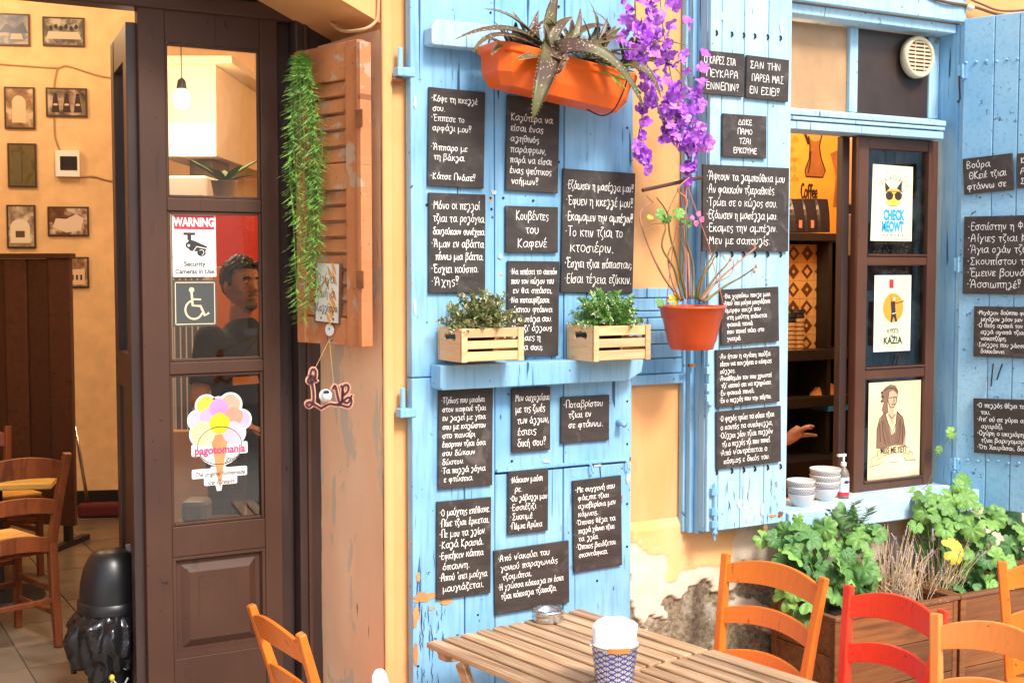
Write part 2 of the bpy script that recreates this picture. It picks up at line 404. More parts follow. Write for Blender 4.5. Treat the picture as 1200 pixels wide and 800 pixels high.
g('!', .55, '.08,1.6 .5,1.58 .28,.65 .08,1.6 | .26,.2 .3,.1'); g('?', .6, '.1,1.3 .35,1.6 .55,1.25 .3,.8 .3,.5 | .3,.1 .32,.02')
g('C', .9, '.75,1.4 .4,1.6 .1,.9 .35,0 .8,.2'); g('f', .6, '.6,1.45 .4,1.6 .25,1.2 .22,-.4 | .05,.8 .5,.85'); g('e', .7, '.1,.5 .6,.6 .4,1 .12,.7 .2,.1 .62,.15')
g('o', .75, '.4,1 .12,.75 .12,.25 .38,0 .62,.3 .62,.75 .4,1')
def smooth(pts, k=3):
    if len(pts) < 3: return pts
    out = []; P_ = [pts[0]] + pts + [pts[-1]]
    for i in range(1, len(P_)-2):
        a, b, c, d = P_[i-1:i+3]
        for j in range(k):
            t = j/k
            out.append(tuple(.5*(2*b[q]+(c[q]-a[q])*t+(2*a[q]-5*b[q]+4*c[q]-d[q])*t*t+(3*b[q]-a[q]-3*c[q]+d[q])*t**3) for q in (0, 1)))
    out.append(pts[-1]); return out
def linewidth(s): return sum(G[c][0] if c in G else .55 for c in s)
def handline(mb, s, x, y, u, sx=1.0, pen=.0022, z=.0008, rng=random, slope=0.0):
    for c in s:
        if c not in G: x += .55*u*sx; continue
        w, st = G[c]; jy = rng.uniform(-.06, .06)*u; k = rng.uniform(.93, 1.07)
        for pts in st:
            q = smooth([(x+(px+rng.uniform(-.03, .03))*u*sx*k, y+jy+(py+rng.uniform(-.03, .03))*u*k+slope*(x)) for px, py in pts], 3)
            pw = pen*rng.uniform(.85, 1.15)
            mb.ribbon(q, [pw*(1+.18*math.sin(i*1.3)) for i in range(len(q))], z+rng.uniform(0, .00005))
        x += w*u*sx*1.04
    return x
def chalk(parent, lines, w, h, z, pen=.0022, pad=.04, seed=0, align='l', top=.06, bot=.05, crop=None, name='chalk_lettering', mat=None, umax=None):
    rng = random.Random(seed); mb = MB(); n = len(lines); pitch = h*(1-top-bot)/n; u = pitch/2.45
    if umax: u = min(u, umax)
    for i, s in enumerate(lines):
        ind = 0
        if not s.strip(): continue
        while s and s[0] == ' ': s = s[1:]; ind += 1
        x0 = -w/2 + w*pad + (ind*.5 + (0 if s[:1] == '·' else .35))*u
        caps = s.isupper() and len(s) > 2; uu = u
        if caps: u = u*.84
        lw = linewidth(s)*u*1.04; avail = w/2 - x0 - w*.02
        sx = 1.0
        if crop is None and lw > avail: sx = avail/lw
        elif lw < avail*.8 and align == 'l': sx = min(1.5 if caps else 1.3, avail*.88/lw)
        if align == 'c': sx = min(1.5, avail*.6/lw) if caps else min(1.25, max(1, avail*.7/lw))
        if align == 'c': x0 = -lw*sx/2
        y = h/2 - h*top - pitch*(i+.78)
        handline(mb, s, x0, y, u*min(1, .35+sx*.65), sx/min(1, .35+sx*.65), pen, z, rng); u = uu
    return mb.build(name, mat or CHALK, parent)
def ftext(body, size, mat, parent, x, y, z, bold=0.0, align='CENTER', shear=0.0, sx=1.0, name='lettering', ext=0.0, space=1.0, rot=0.0):
    cu = bpy.data.curves.new('lettering', 'FONT'); cu.body = body; cu.size = size; cu.offset = bold; cu.align_x = align; cu.shear = shear
    cu.extrude = ext; cu.space_character = space; cu.resolution_u = 3
    to = bpy.data.objects.new('tmp', cu); COL.objects.link(to); bpy.context.view_layer.update()
    me = bpy.data.meshes.new_from_object(to, depsgraph=bpy.context.evaluated_depsgraph_get()); bpy.data.objects.remove(to)
    me.transform(Matrix.Translation((x, y, z)) @ Matrix.Rotation(rot, 4, 'Z') @ Matrix.Diagonal((sx, 1, 1, 1)))
    me.materials.clear(); me.materials.append(mat); me.name = name
    return inst(me, name, parent)

# ================================================================ THE SETTING
ZI = 0.39                                    # café floor above the street
DV = -0.46                                   # plane of the brown door (behind the wall face)
def wallmat():
    t = NT('orange_plaster'); co = t.coord(rnd=False)
    base = t.mix(t.ramp(t.noise(co, 1.4, 5, .6), [(.3, 0.0), (.7, 1.0)]), (.80, .37, .13), (.86, .47, .20))
    base = t.mix(t.ramp(t.noise(t.coord((6, 6, 1.2), rnd=False), 1, 5, .6, .4), [(.55, 0.0), (.75, .35)]), base, (.88, .60, .36))
    base = t.mix(t.ramp(t.noise(co, 16, 7, .7), [(.70, 0.0), (.72, .8)]), base, (.45, .30, .18))
    b1 = t.bump(t.noise(co, 26, 6, .7), .35, .004); b2 = t.bump(t.noise(co, 4, 3), .4, .01, b1)
    return t.done(base, .85, b2)
PLASTER = wallmat()
def peelmat():
    """peeled plaster low on the wall: painted skin, white render, grey rubble; masks are mesh attributes made with the relief"""
    t = NT('peeling_plaster'); co = t.coord(rnd=False); at = t.n('Attribute', attribute_name='peel', attribute_type='GEOMETRY')
    paint_ = t.mix(t.ramp(t.noise(co, 3, 6, .6), [(.3, 0.0), (.7, 1.0)]), (.86, .44, .12), (.90, .60, .30))
    white = t.mix(t.ramp(t.noise(co, 22, 6, .7), [(.35, 0.0), (.65, 1.0)]), (.78, .62, .43), (.84, .75, .62))
    rub = t.mix(t.ramp(t.noise(co, 55, 8, .75), [(.35, 0.0), (.65, 1.0)]), (.10, .075, .045), (.40, .32, .21))
    rub = t.mix(t.ramp(t.noise(co, 9, 5, .7), [(.55, 0.0), (.65, .7)]), rub, (.55, .50, .40))
    c = t.mix(t.ramp(at.outputs['Fac'], [(.30, 0.0), (.34, 1.0)]), paint_, white)
    c = t.mix(t.ramp(at.outputs['Fac'], [(.64, 0.0), (.68, 1.0)]), c, rub)
    hf = t.bump(t.noise(co, 70, 8, .75), .6, .004)
    return t.done(c, .9, hf)
PEEL = peelmat()
def revealmat():
    t = NT('peach_reveal_paint'); co = t.coord(rnd=False)
    base = t.mix(t.ramp(t.noise(t.coord((3, 3, 1), rnd=False), 1.5, 5, .6), [(.3, 0.0), (.7, 1.0)]), (.90, .52, .29), (.95, .64, .40))
    pl = t.ramp(t.noise(t.coord((5, 5, 1.6), rnd=False), 1.2, 7, .65, .4), [(.575, 0.0), (.59, 1.0)])
    base = t.mix(pl, base, (.66, .52, .38))
    ck = t.ramp(t.noise(t.coord((22, 22, 3), rnd=False), 1, 4, .6, .5), [(.71, 0.0), (.72, 1.0)])
    base = t.mix(ck, base, (.22, .14, .08))
    b = t.bump(pl, -.6, .003); b = t.bump(t.noise(co, 30, 6, .7), .3, .003, b)
    return t.done(base, .8, b)
REVEAL = revealmat()

def wx(px, v=0, py=400): return P(px, py, v).x
def wz(px, py, v=0): return P(px, py, v).z
XD1 = wx(449)                                # right corner of the door opening
XD0 = XD1 - 2.05                             # left corner, outside the frame
XW0, XW1 = wx(905), wx(1095, -.095)+.03                 # window opening
ZS, ZT = wz(1000, 605), wz(1000, 12)         # sill underside / head
ZDT = wz(449, 28)                            # where the arch of the door opening starts
fac = thing('facade_wall', 'orange plastered street wall of the cafe around its door and window', 'wall', (0, 0, 0))
XA = wx(395, 0, 5); ZA = wz(395, -3)         # the arch rises to here
m = MB()
m.prism([(XD0-2.2, 0), (XD0, 0), (XD0, 4.6), (XD0-2.2, 4.6)], -.5, 0, Matrix(((1, 0, 0, 0), (0, 0, -1, 0), (0, 1, 0, 0), (0, 0, 0, 1))))
WM = Matrix(((1, 0, 0, 0), (0, 0, -1, 0), (0, 1, 0, 0), (0, 0, 0, 1)))   # (x, z, -y)
TX, TZ = XD1+(XA-XD1)*8, ZDT+(ZA-ZDT)*8
m.prism([(XD0, TZ+.05), (TX, TZ), (XD1, ZDT), (XD1, 4.6), (XD0, 4.6)], -.5, 0, WM)
m.prism([(XD1, 0), (XW0, 0), (XW0, 4.6), (XD1, 4.6)], -.5, 0, WM)
m.prism([(XW0, ZT), (XW1, ZT), (XW1, 4.6), (XW0, 4.6)], -.5, 0, WM)
m.prism([(XW0, 0), (XW1, 0), (XW1, ZS), (XW0, ZS)], -.5, 0, WM)
m.prism([(XW1, 0), (7.5, 0), (7.5, 4.6), (XW1, 4.6)], -.5, 0, WM)
m.build('wall', PLASTER, fac)
# reveal skin of the door opening, uneven, 3 mm proud of the masonry
m = MB(); n_, k_ = 10, 60; vs = []
for i in range(n_+1):
    for k in range(k_+1):
        y = -.001 + i/n_*.50; z = k/k_*(ZDT-.02)
        vs.append((XD1-.004 - .006*noise.noise(Vector((y*3, 0, z*2))) - .003*noise.noise(Vector((y*14, 3, z*14))) - .075*max(0, y)/.5, y, z))
fs = [(i*(k_+1)+k, (i+1)*(k_+1)+k, (i+1)*(k_+1)+k+1, i*(k_+1)+k+1) for i in range(n_) for k in range(k_)]
m.add(vs, fs); m.build('reveal', REVEAL, fac, smooth=True)
# raised corner band (plaster pilaster) beside the opening
XB = wx(437, .03)
m = MB(); m.box(XD1-.005, XD1+.035, -.018, 0, 0, 4.5); m.build('corner_band', PLASTER, fac, bevel=.008)
# low wall: peeling relief sheet, 4 mm+ in front of the masonry
XP0, XP1, ZP1 = wx(736, .01), wx(1100, .01)+1.2, wz(860, 598, .01)
nx, nz = 300, 150
zp = [ZP1*k/nz for k in range(nz+1)]
vs = []; att = []
for k in range(nz+1):
    for i in range(nx+1):
        x = XP0+(XP1-XP0)*i/nx; z = zp[k]; q = Vector((x*3.2, 7.7, z*3.2))
        f = noise.fractal(q, .9, 2.1, 5)*.5 + noise.fractal(Vector((x*9, 1.2, z*9)), .9, 2.1, 4)*.12
        a = .17 + (ZP1-z)/ZP1*1.45 + f*.85
        a += -.15*max(0, 1-(ZP1-z)/.06)
        a = min(max(a, 0), 1); att.append(a)
        d = 0
        if a > .32: d += .004
        if a > .66: d += .010 + .010*abs(noise.fractal(Vector((x*22, 5, z*22)), .8, 2.1, 4))
        y = -.022 + d + .002*noise.noise(Vector((x*6, 2, z*6)))
        edge = min(1, (ZP1-z)/.03, (x-XP0)/.02); y = min(y*edge + (-.003)*(1-edge), -.002)
        vs.append((x, y, z))
fs = [(k*(nx+1)+i, k*(nx+1)+i+1, (k+1)*(nx+1)+i+1, (k+1)*(nx+1)+i) for k in range(nz) for i in range(nx)]
m = MB(); m.add(vs, fs); pw_ = m.build('peeling_plaster', PEEL, fac, smooth=True)
a_ = pw_.data.attributes.new('peel', 'FLOAT', 'POINT'); a_.data.foreach_set('value', att)

# street
def streetmat():
    t = NT('street_paving'); co = t.coord(rnd=False)
    return t.done(t.mix(t.ramp(t.noise(co, 5, 8, .7), [(.3, 0.0), (.7, 1.0)]), (.34, .31, .26), (.48, .44, .38)), .85, t.bump(t.noise(co, 60, 6, .7), .5, .004))
m = MB(); m.box(-40, 40, -40, -.0, -.2, 0); m.build('street', streetmat()).__setitem__('kind', 'structure')
# rooms behind the facade
CREAM = plain('cream_room_paint', (.74, .50, .27), .8, .12, .2, 12)
CEIL = plain('ceiling_paint', (.6, .5, .38), .9, .05)
TILE = wood('beige_floor_tile', (.13, .10, .075), (.18, .14, .10), (.10, .075, .05), (5, 5, 5), .3, .05)
GROUT = plain('floor_grout', (.10, .075, .05), .9)
BK0 = PZ(-260, 603, ZI); BK1 = PZ(150, 590, ZI); bdir = (BK1-BK0).normalized(); bn = Vector((bdir.y, -bdir.x, 0))  # faces the street
m = MB(); m.box(-4.6, 7.5, .5, 9, ZI-.15, ZI-.006); fl = m.build('room_floor', GROUT); fl['kind'] = 'structure'
tm = MB(); tm.box(-.163, .163, -.163, .163, -.006, 0); tme = tm.mesh('floor_tile', TILE)
inv = fl.matrix_basis.inverted(); flv = Vector(fl.location)
for i in range(9):
    for j in range(12):
        x = -2.35+i*.333; y = .78+j*.333
        inst(tme, 'floor_tile', fl, Matrix.Translation(Vector((x, y, ZI+random.uniform(-.0008, .0008)))-flv))
m = MB()
for (a, b) in ((-4.6, -2.9), (.65, 7.5)): m.box(a, b, .62, 9, ZI-.0055, ZI-.001)
m.box(-2.9, .65, 4.7, 9, ZI-.0055, ZI-.001); m.box(-2.9, .65, .5, .6, ZI-.0055, ZI-.001)
m.build('outer_floor', TILE).__setitem__('kind', 'structure')
m = MB(); mm = frame(BK0-bdir*3, bdir)
m.box(0, 11, 0, 4.4, -.2, 0, mm); m.build('back_wall', CREAM).__setitem__('kind', 'structure')
m = MB(); m.box(0, 6.3, 0, .10, .001, .014, mm); m.build('baseboard', plain('black_skirting', (.012, .010, .010), .4)).__setitem__('kind', 'structure')
m = MB(); m.box(-4.6, 7.5, .5, 9, 4.7, 4.85); m.build('ceiling', CEIL).__setitem__('kind', 'structure')
m = MB(); m.box(-4.8, -4.6, .5, 9, ZI-.15, 4.85); m.box(7.5, 7.7, 0, 9, 0, 4.85); m.build('side_wall', CREAM).__setitem__('kind', 'structure')

# ---------------------------------------------------------------- brown door
DM = frame(P(168, 400, DV), (1, 0, 0))       # only for x axis; local coordinates: x along wall, y up, z out
def dx(px, v=DV): return P(px, 430, v).x
def dz(py, px=250, v=DV): return P(px, py, v).z
L0, L1 = dx(168), dx(329)
gx0, gx1 = dx(199), dx(309)
GLASS = glass('door_glass', 2.2, (.94, .92, .88), .0)
door = thing('wooden_door', 'dark brown half-glazed cafe door with stickers on its three panes', 'door', (L0, -DV, ZI))
def wbox(mb, x0, x1, z0, z1, v0, v1): mb.box(x0, x1, -v1, -v0, z0, z1); return mb
zt = dz(16, 250); zb = ZI+.015
rows = [(dz(233), dz(54)), (dz(423), dz(248)), (dz(613), dz(437))]
T0, T1 = DV-.045, DV
for a, b in ((L0, gx0), (gx1, L1)):
    wbox(MB(), a, b, zb, zt, T0, T1).build('stile', BROWN, door, True, bevel=.003)
zz = [zt] + [q for r in rows for q in (r[1], r[0])] + [dz(648)]
for i in range(0, 8, 2):
    wbox(MB(), gx0+.0005, gx1-.0005, zz[i+1], zz[i], T0+.002, T1-.002).build('rail', BROWN, door, True, bevel=.003)
wbox(MB(), gx0+.0005, gx1-.0005, zb, zb+.18, T0+.002, T1-.002).build('rail', BROWN, door, True, bevel=.003)
for (z0, z1) in rows:
    wbox(MB(), gx0+.001, gx1-.001, z0+.001, z1-.001, DV-.026, DV-.022).build('pane', GLASS, door, True)
    mb = MB()                                 # glazing beads
    for (a, b, c, d) in ((gx0, gx0+.012, z0, z1), (gx1-.012, gx1, z0, z1)): wbox(mb, a+.001, b-.001, c+.001, d-.001, DV-.02, DV-.008)
    for (a, b, c, d) in ((gx0+.012, gx1-.012, z0, z0+.012), (gx0+.012, gx1-.012, z1-.012, z1)): wbox(mb, a, b, c+.001, d-.001, DV-.02, DV-.0085)
    mb.build('glazing_bead', BROWN, door, True, bevel=.002)
pz1, pz0 = dz(648)-.0, zb+.18
def raised(x0, x1, z0, z1, v, mat, parent):
    mb = MB(); a = [(x0+.001, z0+.001), (x1-.001, z0+.001), (x1-.001, z1-.001), (x0+.001, z1-.001)]
    def rg(d, vv): return [(x0+d, -vv, z0+d), (x1-d, -vv, z0+d), (x1-d, -vv, z1-d), (x0+d, -vv, z1-d)]
    rings = [rg(.001, v-.004), rg(.012, v-.004), rg(.018, v-.022), rg(.034, v-.022), rg(.062, v-.006)]
    vs = [p for r in rings for p in r]; fs = []
    for k in range(len(rings)-1):
        for i in range(4): j = (i+1) % 4; fs.append((k*4+i, k*4+j, (k+1)*4+j, (k+1)*4+i))
    fs.append(tuple(range(16, 20))); mb.add(vs, fs); return mb.build('panel', mat, parent, True)
raised(gx0, gx1, pz0, pz1, DV, BROWN, door)
wbox(MB(), gx0+.001, gx1-.001, pz0, pz1, T0+.002, T0+.012).build('back_panel', BROWN, door, True)
mb = MB(); mb.tube([(L0+.03, -DV-.0, 1.35), (L0+.03, -DV-.04, 1.36), (L0+.03, -DV-.045, 1.45), (L0+.03, -DV-.04, 1.54), (L0+.03, -DV, 1.55)], .006, 8)
# folded second leaf, standing into the room
d2 = thing('folded_door_leaf', 'narrow dark second door leaf folded back edge-on beside the glazed door', 'door', (L0, -DV+.05, ZI))
e0 = P(165, 400, DV-.03)
tgt = pplane(146, 400, Vector((0, 1.0, 0)), Vector((0, 1, 0)))
dd = Vector((tgt.x-e0.x, tgt.y-e0.y, 0)).normalized()
M2 = frame(Vector((e0.x-.012, e0.y+.01, 0)), dd)
for a, b in ((0, .1), (.42, .52)): MB().box(a, b, zb, zt-.05, -.02, .02, M2).build('stile', BROWNJ, d2, True, bevel=.003)
for a, b in ((zt-.17, zt-.05), (1.55, 1.68), (zb, zb+.2)): MB().box(.1, .42, a, b, -.018, .018, M2).build('rail', BROWNJ, d2, True)
MB().box(.1, .42, 1.68, zt-.17, -.002, .002, M2).build('pane', GLASS, d2, True)
MB().box(.1, .42, zb+.2, 1.55, -.008, .008, M2).build('panel', BROWNJ, d2, True)
for zc in (dz(60, 160), dz(700, 160), dz(350, 160)):
    mb = MB(); mb.box(-.014, .006, zc-.04, zc+.04, .0205, .027, M2); mb.build('hinge', IRON, d2, True)
# door frame: right post, head
fr = thing('door_frame', 'dark brown wooden frame around the cafe doorway', 'door frame', (L1, -DV, ZI))
jx0, jx1 = L1+.006, XD1-.012
pj = dx(350, DV+.03)
wbox(MB(), jx0, pj, ZI, zt+.02, DV-.09, DV-.035).build('jamb', BROWNJ, fr, True, bevel=.004)
wbox(MB(), pj, jx1, ZI, zt+.02, DV-.09, DV+.03).build('post', BROWNJ, fr, True, bevel=.006)
wbox(MB(), pj+.03, pj+.045, ZI, zt+.018, DV+.03, DV+.042).build('bead', BROWN, fr, True, bevel=.004)
for i, (a, b, v1) in enumerate(((zt-.004, zt+.06, DV+.012), (zt+.06, zt+.11, DV+.05), (zt+.11, zt+1.5, DV+.03))):
    wbox(MB(), XD0+.01, jx1, a, b, DV-.09, v1).build('head', BROWN if i != 1 else BROWNJ, fr, True, bevel=.008)
wbox(MB(), XD0+.01, XD0+.10, ZI, zt+.02, DV-.09, DV+.03).build('post', BROWNJ, fr, True, bevel=.006)
m = MB(); m.box(XD0, XD1, .0, .62, 0, ZI); m.build('threshold', plain('stone_threshold', (.30, .26, .21), .7, .2, .4)).__setitem__('kind', 'structure')

# ---------------------------------------------------------------- worn louvred shutter folded on the reveal
hp = P(436, 300, .03); sdir = Vector((-.246, .966, 0)).normalized()
far = None
sn_ = Vector((-sdir.y, sdir.x, 0))           # normal; choose the one facing the camera
if sn_.dot(CAM-hp) < 0: sn_ = -sn_
def onsh(px, py): return pplane(px, py, hp, sn_)
q_ = onsh(356, 225); SM = frame(Vector((q_.x, q_.y, 0)), Vector((hp.x-q_.x, hp.y-q_.y, 0)))
w_sh = (Vector((hp.x, hp.y, 0))-Vector((SM.translation.x, SM.translation.y, 0))).length
zt_s, zb_s = onsh(400, 53).z, onsh(395, 403).z
lsh = thing('louvred_shutter', 'worn reddish brown louvred shutter folded into the doorway reveal', 'shutter', M=SM @ Matrix.Translation((0, zb_s, 0)))
h_s = zt_s-zb_s
def sbox(x0, x1, y0, y1, z0, z1, name, mat=SHUT, bev=.003): return MB().box(x0, x1, y0, y1, z0, z1).build(name, mat, lsh, bevel=bev)
st = .10
def syy(py, px=400): return onsh(px, py).z - zb_s
sbox(0, .05, 0, h_s, 0, .035, 'stile'); sbox(w_sh-st, w_sh-.03, 0, h_s, 0, .035, 'stile')
sbox(w_sh-.028, w_sh-.004, 0, h_s-.01, -.005, .042, 'edge_strip')
yr = [(syy(96), h_s), (syy(223), syy(193)), (0, syy(372))]
for a, b in yr: sbox(.0505, w_sh-st-.0005, a, b, .002, .032, 'rail')
lm = MB(); lw = w_sh-st-.052
lm.prism([(-.022, -.014), (-.016, -.018), (.022, .012), (.016, .018)], -lw/2, lw/2, Matrix(((0, 0, 1, 0), (0, 1, 0, 0), (1, 0, 0, 0), (0, 0, 0, 1))) @ Matrix.Rotation(R(64), 4, 'Z') @ Matrix.Diagonal((1.25, 1, 1, 1)))
lme = lm.mesh('slat', SHUT)
for (lo, hi, n) in ((yr[1][1], yr[0][0], 5), (yr[2][1], yr[1][0], 8)):
    p_ = (hi-lo)/n
    for k in range(n):
        inst(lme, 'slat', lsh, Matrix.Translation((.051+lw/2, lo+p_*(k+.5), .017)) @ Matrix.Rotation(random.uniform(-.05, .05), 4, 'X') @ Matrix.Diagonal((1, p_/.073, 1, 1)))
for a_ in (.2, h_s-.3): MB().box(w_sh-.03, w_sh+.01, a_, a_+.06, .0425, .046).build('hinge', RUST, lsh)
# ================================================================ BLUE PLANK DOOR
BV = .055                                    # face of the blue door in front of the wall
bdr = thing('blue_plank_door', 'tall light blue plank door covered in chalkboards beside the brown shutter', 'door', (wx(481, BV), -BV, 0))
bx = [wx(482, BV), wx(580, BV), wx(661, BV), wx(741, BV)]
zs_ = wz(660, 547, BV); z7 = wz(544, 440, BV); ztop = 3.15
def plank(x0, x1, z0, z1, v0, v1, parent, mat, name='plank', bev=.004, g_=.0019):
    return wbox(MB(), x0+g_, x1-g_, z0+g_, z1-g_, v0, v1).build(name, mat, parent, True, bevel=bev)
plank(bx[0], bx[1], z7, ztop, .012, BV, bdr, BLUED)
xm = wx(544, BV)
plank(bx[0], xm, .1, z7, .012, BV, bdr, BLUED); plank(xm, bx[1], .1, z7, .012, BV+.0015, bdr, BLUED)
plank(bx[1], bx[2], zs_, ztop, .012, BV-.001, bdr, BLUED); plank(bx[2], bx[3], zs_, ztop, .012, BV+.001, bdr, BLUED)
plank(bx[1], bx[2], .1, zs_-.004, .012, BV-.002, bdr, BLUED); plank(bx[2], bx[3], .1, zs_-.004, .012, BV-.0005, bdr, BLUED)
mb = MB(); wbox(mb, bx[1]+.004, bx[3]-.006, zs_+.002, zs_+.016, BV, BV+.008); mb.build('weather_strip', BLUE, bdr, True, bevel=.003)
for px, py in ((690, 549), (732, 545)):      # little hooks under the joint
    p = P(px, py, BV); mb = MB(); mb.tube([p+Vector((0, .0, .02)), p+Vector((0, -.018, .015)), p+Vector((.005, -.02, -.01)), p+Vector((.012, -.012, -.014))], .004, 6)
    mb.build('hook', BLUE, bdr, True)
p = P(724, 495, BV); mb = MB(); mb.lathe([(.012, 0), (.010, .02), (.014, .045), (.0, .048)], 10, Matrix.Translation(p) @ Matrix.Rotation(R(90), 4, 'X')); mb.build('peg', BLUE, bdr, True, smooth=True)
# flaked patches and drying cracks that the old paint shows
FLAKE = plain('bare_orange_wood', (.66, .30, .10), .8, .3, .3, 80); UNDER = plain('old_pale_paint', (.52, .58, .58), .8, .2)
CRK = plain('open_crack', (.02, .045, .075), .9)
def patch(px, py, rx, ry, v, mat, parent, seed, name='flaked_patch'):
    r_ = random.Random(seed); c_ = P(px, py, v); k = (P(px+20, py, v)-c_).length/20*1.05; kz = (P(px, py, v)-P(px, py+20, v)).z/20; pts = []
    for i in range(18):
        a = i*2*math.pi/18; f = 1+.55*noise.noise(Vector((math.cos(a)*1.6, math.sin(a)*1.6, seed*3.3)))+r_.uniform(-.12, .12); pts.append((c_.x+rx*k*f*math.cos(a), c_.z+ry*kz*f*math.sin(a)))
    mb = MB(); mb.flat(pts, 0, Matrix(((1, 0, 0, 0), (0, 0, -1, -v-.0028), (0, 1, 0, 0), (0, 0, 0, 1)))); return mb.build(name, mat, parent, True)
for i, q in enumerate(((495, 699, 12, 6), (522, 704, 7, 3.5), (487, 722, 3, 12), (490, 676, 2.5, 5), (487, 765, 2.5, 14), (505, 712, 3, 2))): patch(*q, BV, FLAKE, bdr, 50+i)
for i, q in enumerate(((486, 360, 2, 9), (578, 225, 3, 3), (655, 122, 2, 4), (738, 300, 2, 6), (586, 300, 2.5, 3), (570, 640, 2, 4), (736, 560, 2.5, 6), (486, 120, 2, 8), (640, 540, 4, 2), (700, 545, 5, 1.5))): patch(*q, BV, UNDER, bdr, 80+i)
mb = MB(); r_ = random.Random(9)
for k in range(70):
    px, py = r_.uniform(487, 738), (r_.uniform(560, 800) if k % 2 else r_.uniform(0, 540)); L_ = r_.uniform(4, 26); c_ = P(px, py, BV+.0022)
    n_ = 5; kz = .0031; pts = [(c_.x+r_.gauss(0, .0012), c_.z-L_*kz*j/n_) for j in range(n_+1)]
    mb.ribbon(pts, [.0004+.0011*math.sin(math.pi*j/n_) for j in range(n_+1)], 0, Matrix(((1, 0, 0, 0), (0, 0, -1, -BV-.0029), (0, 1, 0, 0), (0, 0, 0, 1))))
for k in range(26):
    px, py = r_.uniform(488, 520), r_.uniform(700, 800); L_ = r_.uniform(6, 40); c_ = P(px, py, BV); n_ = 6; pts = [(c_.x+r_.gauss(0, .0015), c_.z-L_*.0031*j/n_) for j in range(n_+1)]
    mb.ribbon(pts, [.0006+.002*math.sin(math.pi*j/n_) for j in range(n_+1)], 0, Matrix(((1, 0, 0, 0), (0, 0, -1, -BV-.0031), (0, 1, 0, 0), (0, 0, 0, 1))))
mb.build('paint_cracks', CRK, bdr, True)['kind'] = 'stuff'
# nail heads
mb = MB()
for px, py in ((575, 15), (500, 240), (575, 232), (576, 245), (655, 190), (655, 8), (732, 60), (590, 232), (640, 225), (625, 235), (600, 540), (650, 640), (700, 680), (735, 590), (735, 640), (560, 720), (490, 780), (735, 150), (736, 250), (735, 470), (735, 520)):
    p = P(px, py, BV+.0015); mb.lathe([(.0045, -.002), (.0045, .001), (.003, .0025)], 7, Matrix.Translation(p) @ Matrix.Rotation(R(90), 4, 'X'))
mb.build('nail_heads', IRON, bdr, True)['kind'] = 'stuff'
for px, py in ((469, 82), (472, 480)):       # pintle hinges on the wall side
    p = P(px, py, .03); h_ = thing('pintle_hinge', 'blue painted pintle hinge at the %s left edge of the blue plank door' % ('upper' if py < 200 else 'lower'), 'hinge', p)
    MB().lathe([(.009, -.005), (.009, .075)], 10).build('pin', BLUE, h_, bevel=.001)
    mb = MB(); mb.box(-.022, wx(484, .03)-p.x, -.03, .015, -.025, .006); mb.build('strap', BLUE, h_, bevel=.004)
    if py < 200: mb = MB(); mb.ball((-.01, .0, -.035), .016, 8, 6, sc=(1.4, 1, .7)); mb.build('rust_crust', RUST, h_)
# top batten and the shelf
def zx(px, py, v): q = P(px, py, v); return q.x, q.z
a = zx(506, 22, .12); b = zx(506, 52, .12)
bt = thing('wall_batten', 'short light blue batten behind the orange flower trough', 'batten', (a[0], -.055, b[1]))
mb = MB(); mb.prism([(a[0], b[1]+.004), (a[0]+.012, b[1]), (wx(738, .12), b[1]), (wx(738, .12), a[1]), (a[0]+.02, a[1]), (a[0], a[1]-.03)], .057, .12, WM)
mb.build('board', BLUEL, bt, True, bevel=.003)
SV = .135
zs1, zs0 = wz(620, 424, SV), wz(620, 452, SV)
shf = thing('blue_shelf', 'narrow light blue shelf across the blue plank door holding two planted crates', 'shelf', (wx(517, SV), -.057, zs0))
mb = MB(); X0s, X1s = wx(516, SV), wx(755, SV)
mb.prism([(X0s, zs0+.008), (X0s+.01, zs0), (X1s-.07, zs0), (X1s-.01, zs0+.03), (X1s, zs1), (X0s, zs1)], .058, SV, WM)
mb.build('board', BLUE, shf, True, bevel=.004)

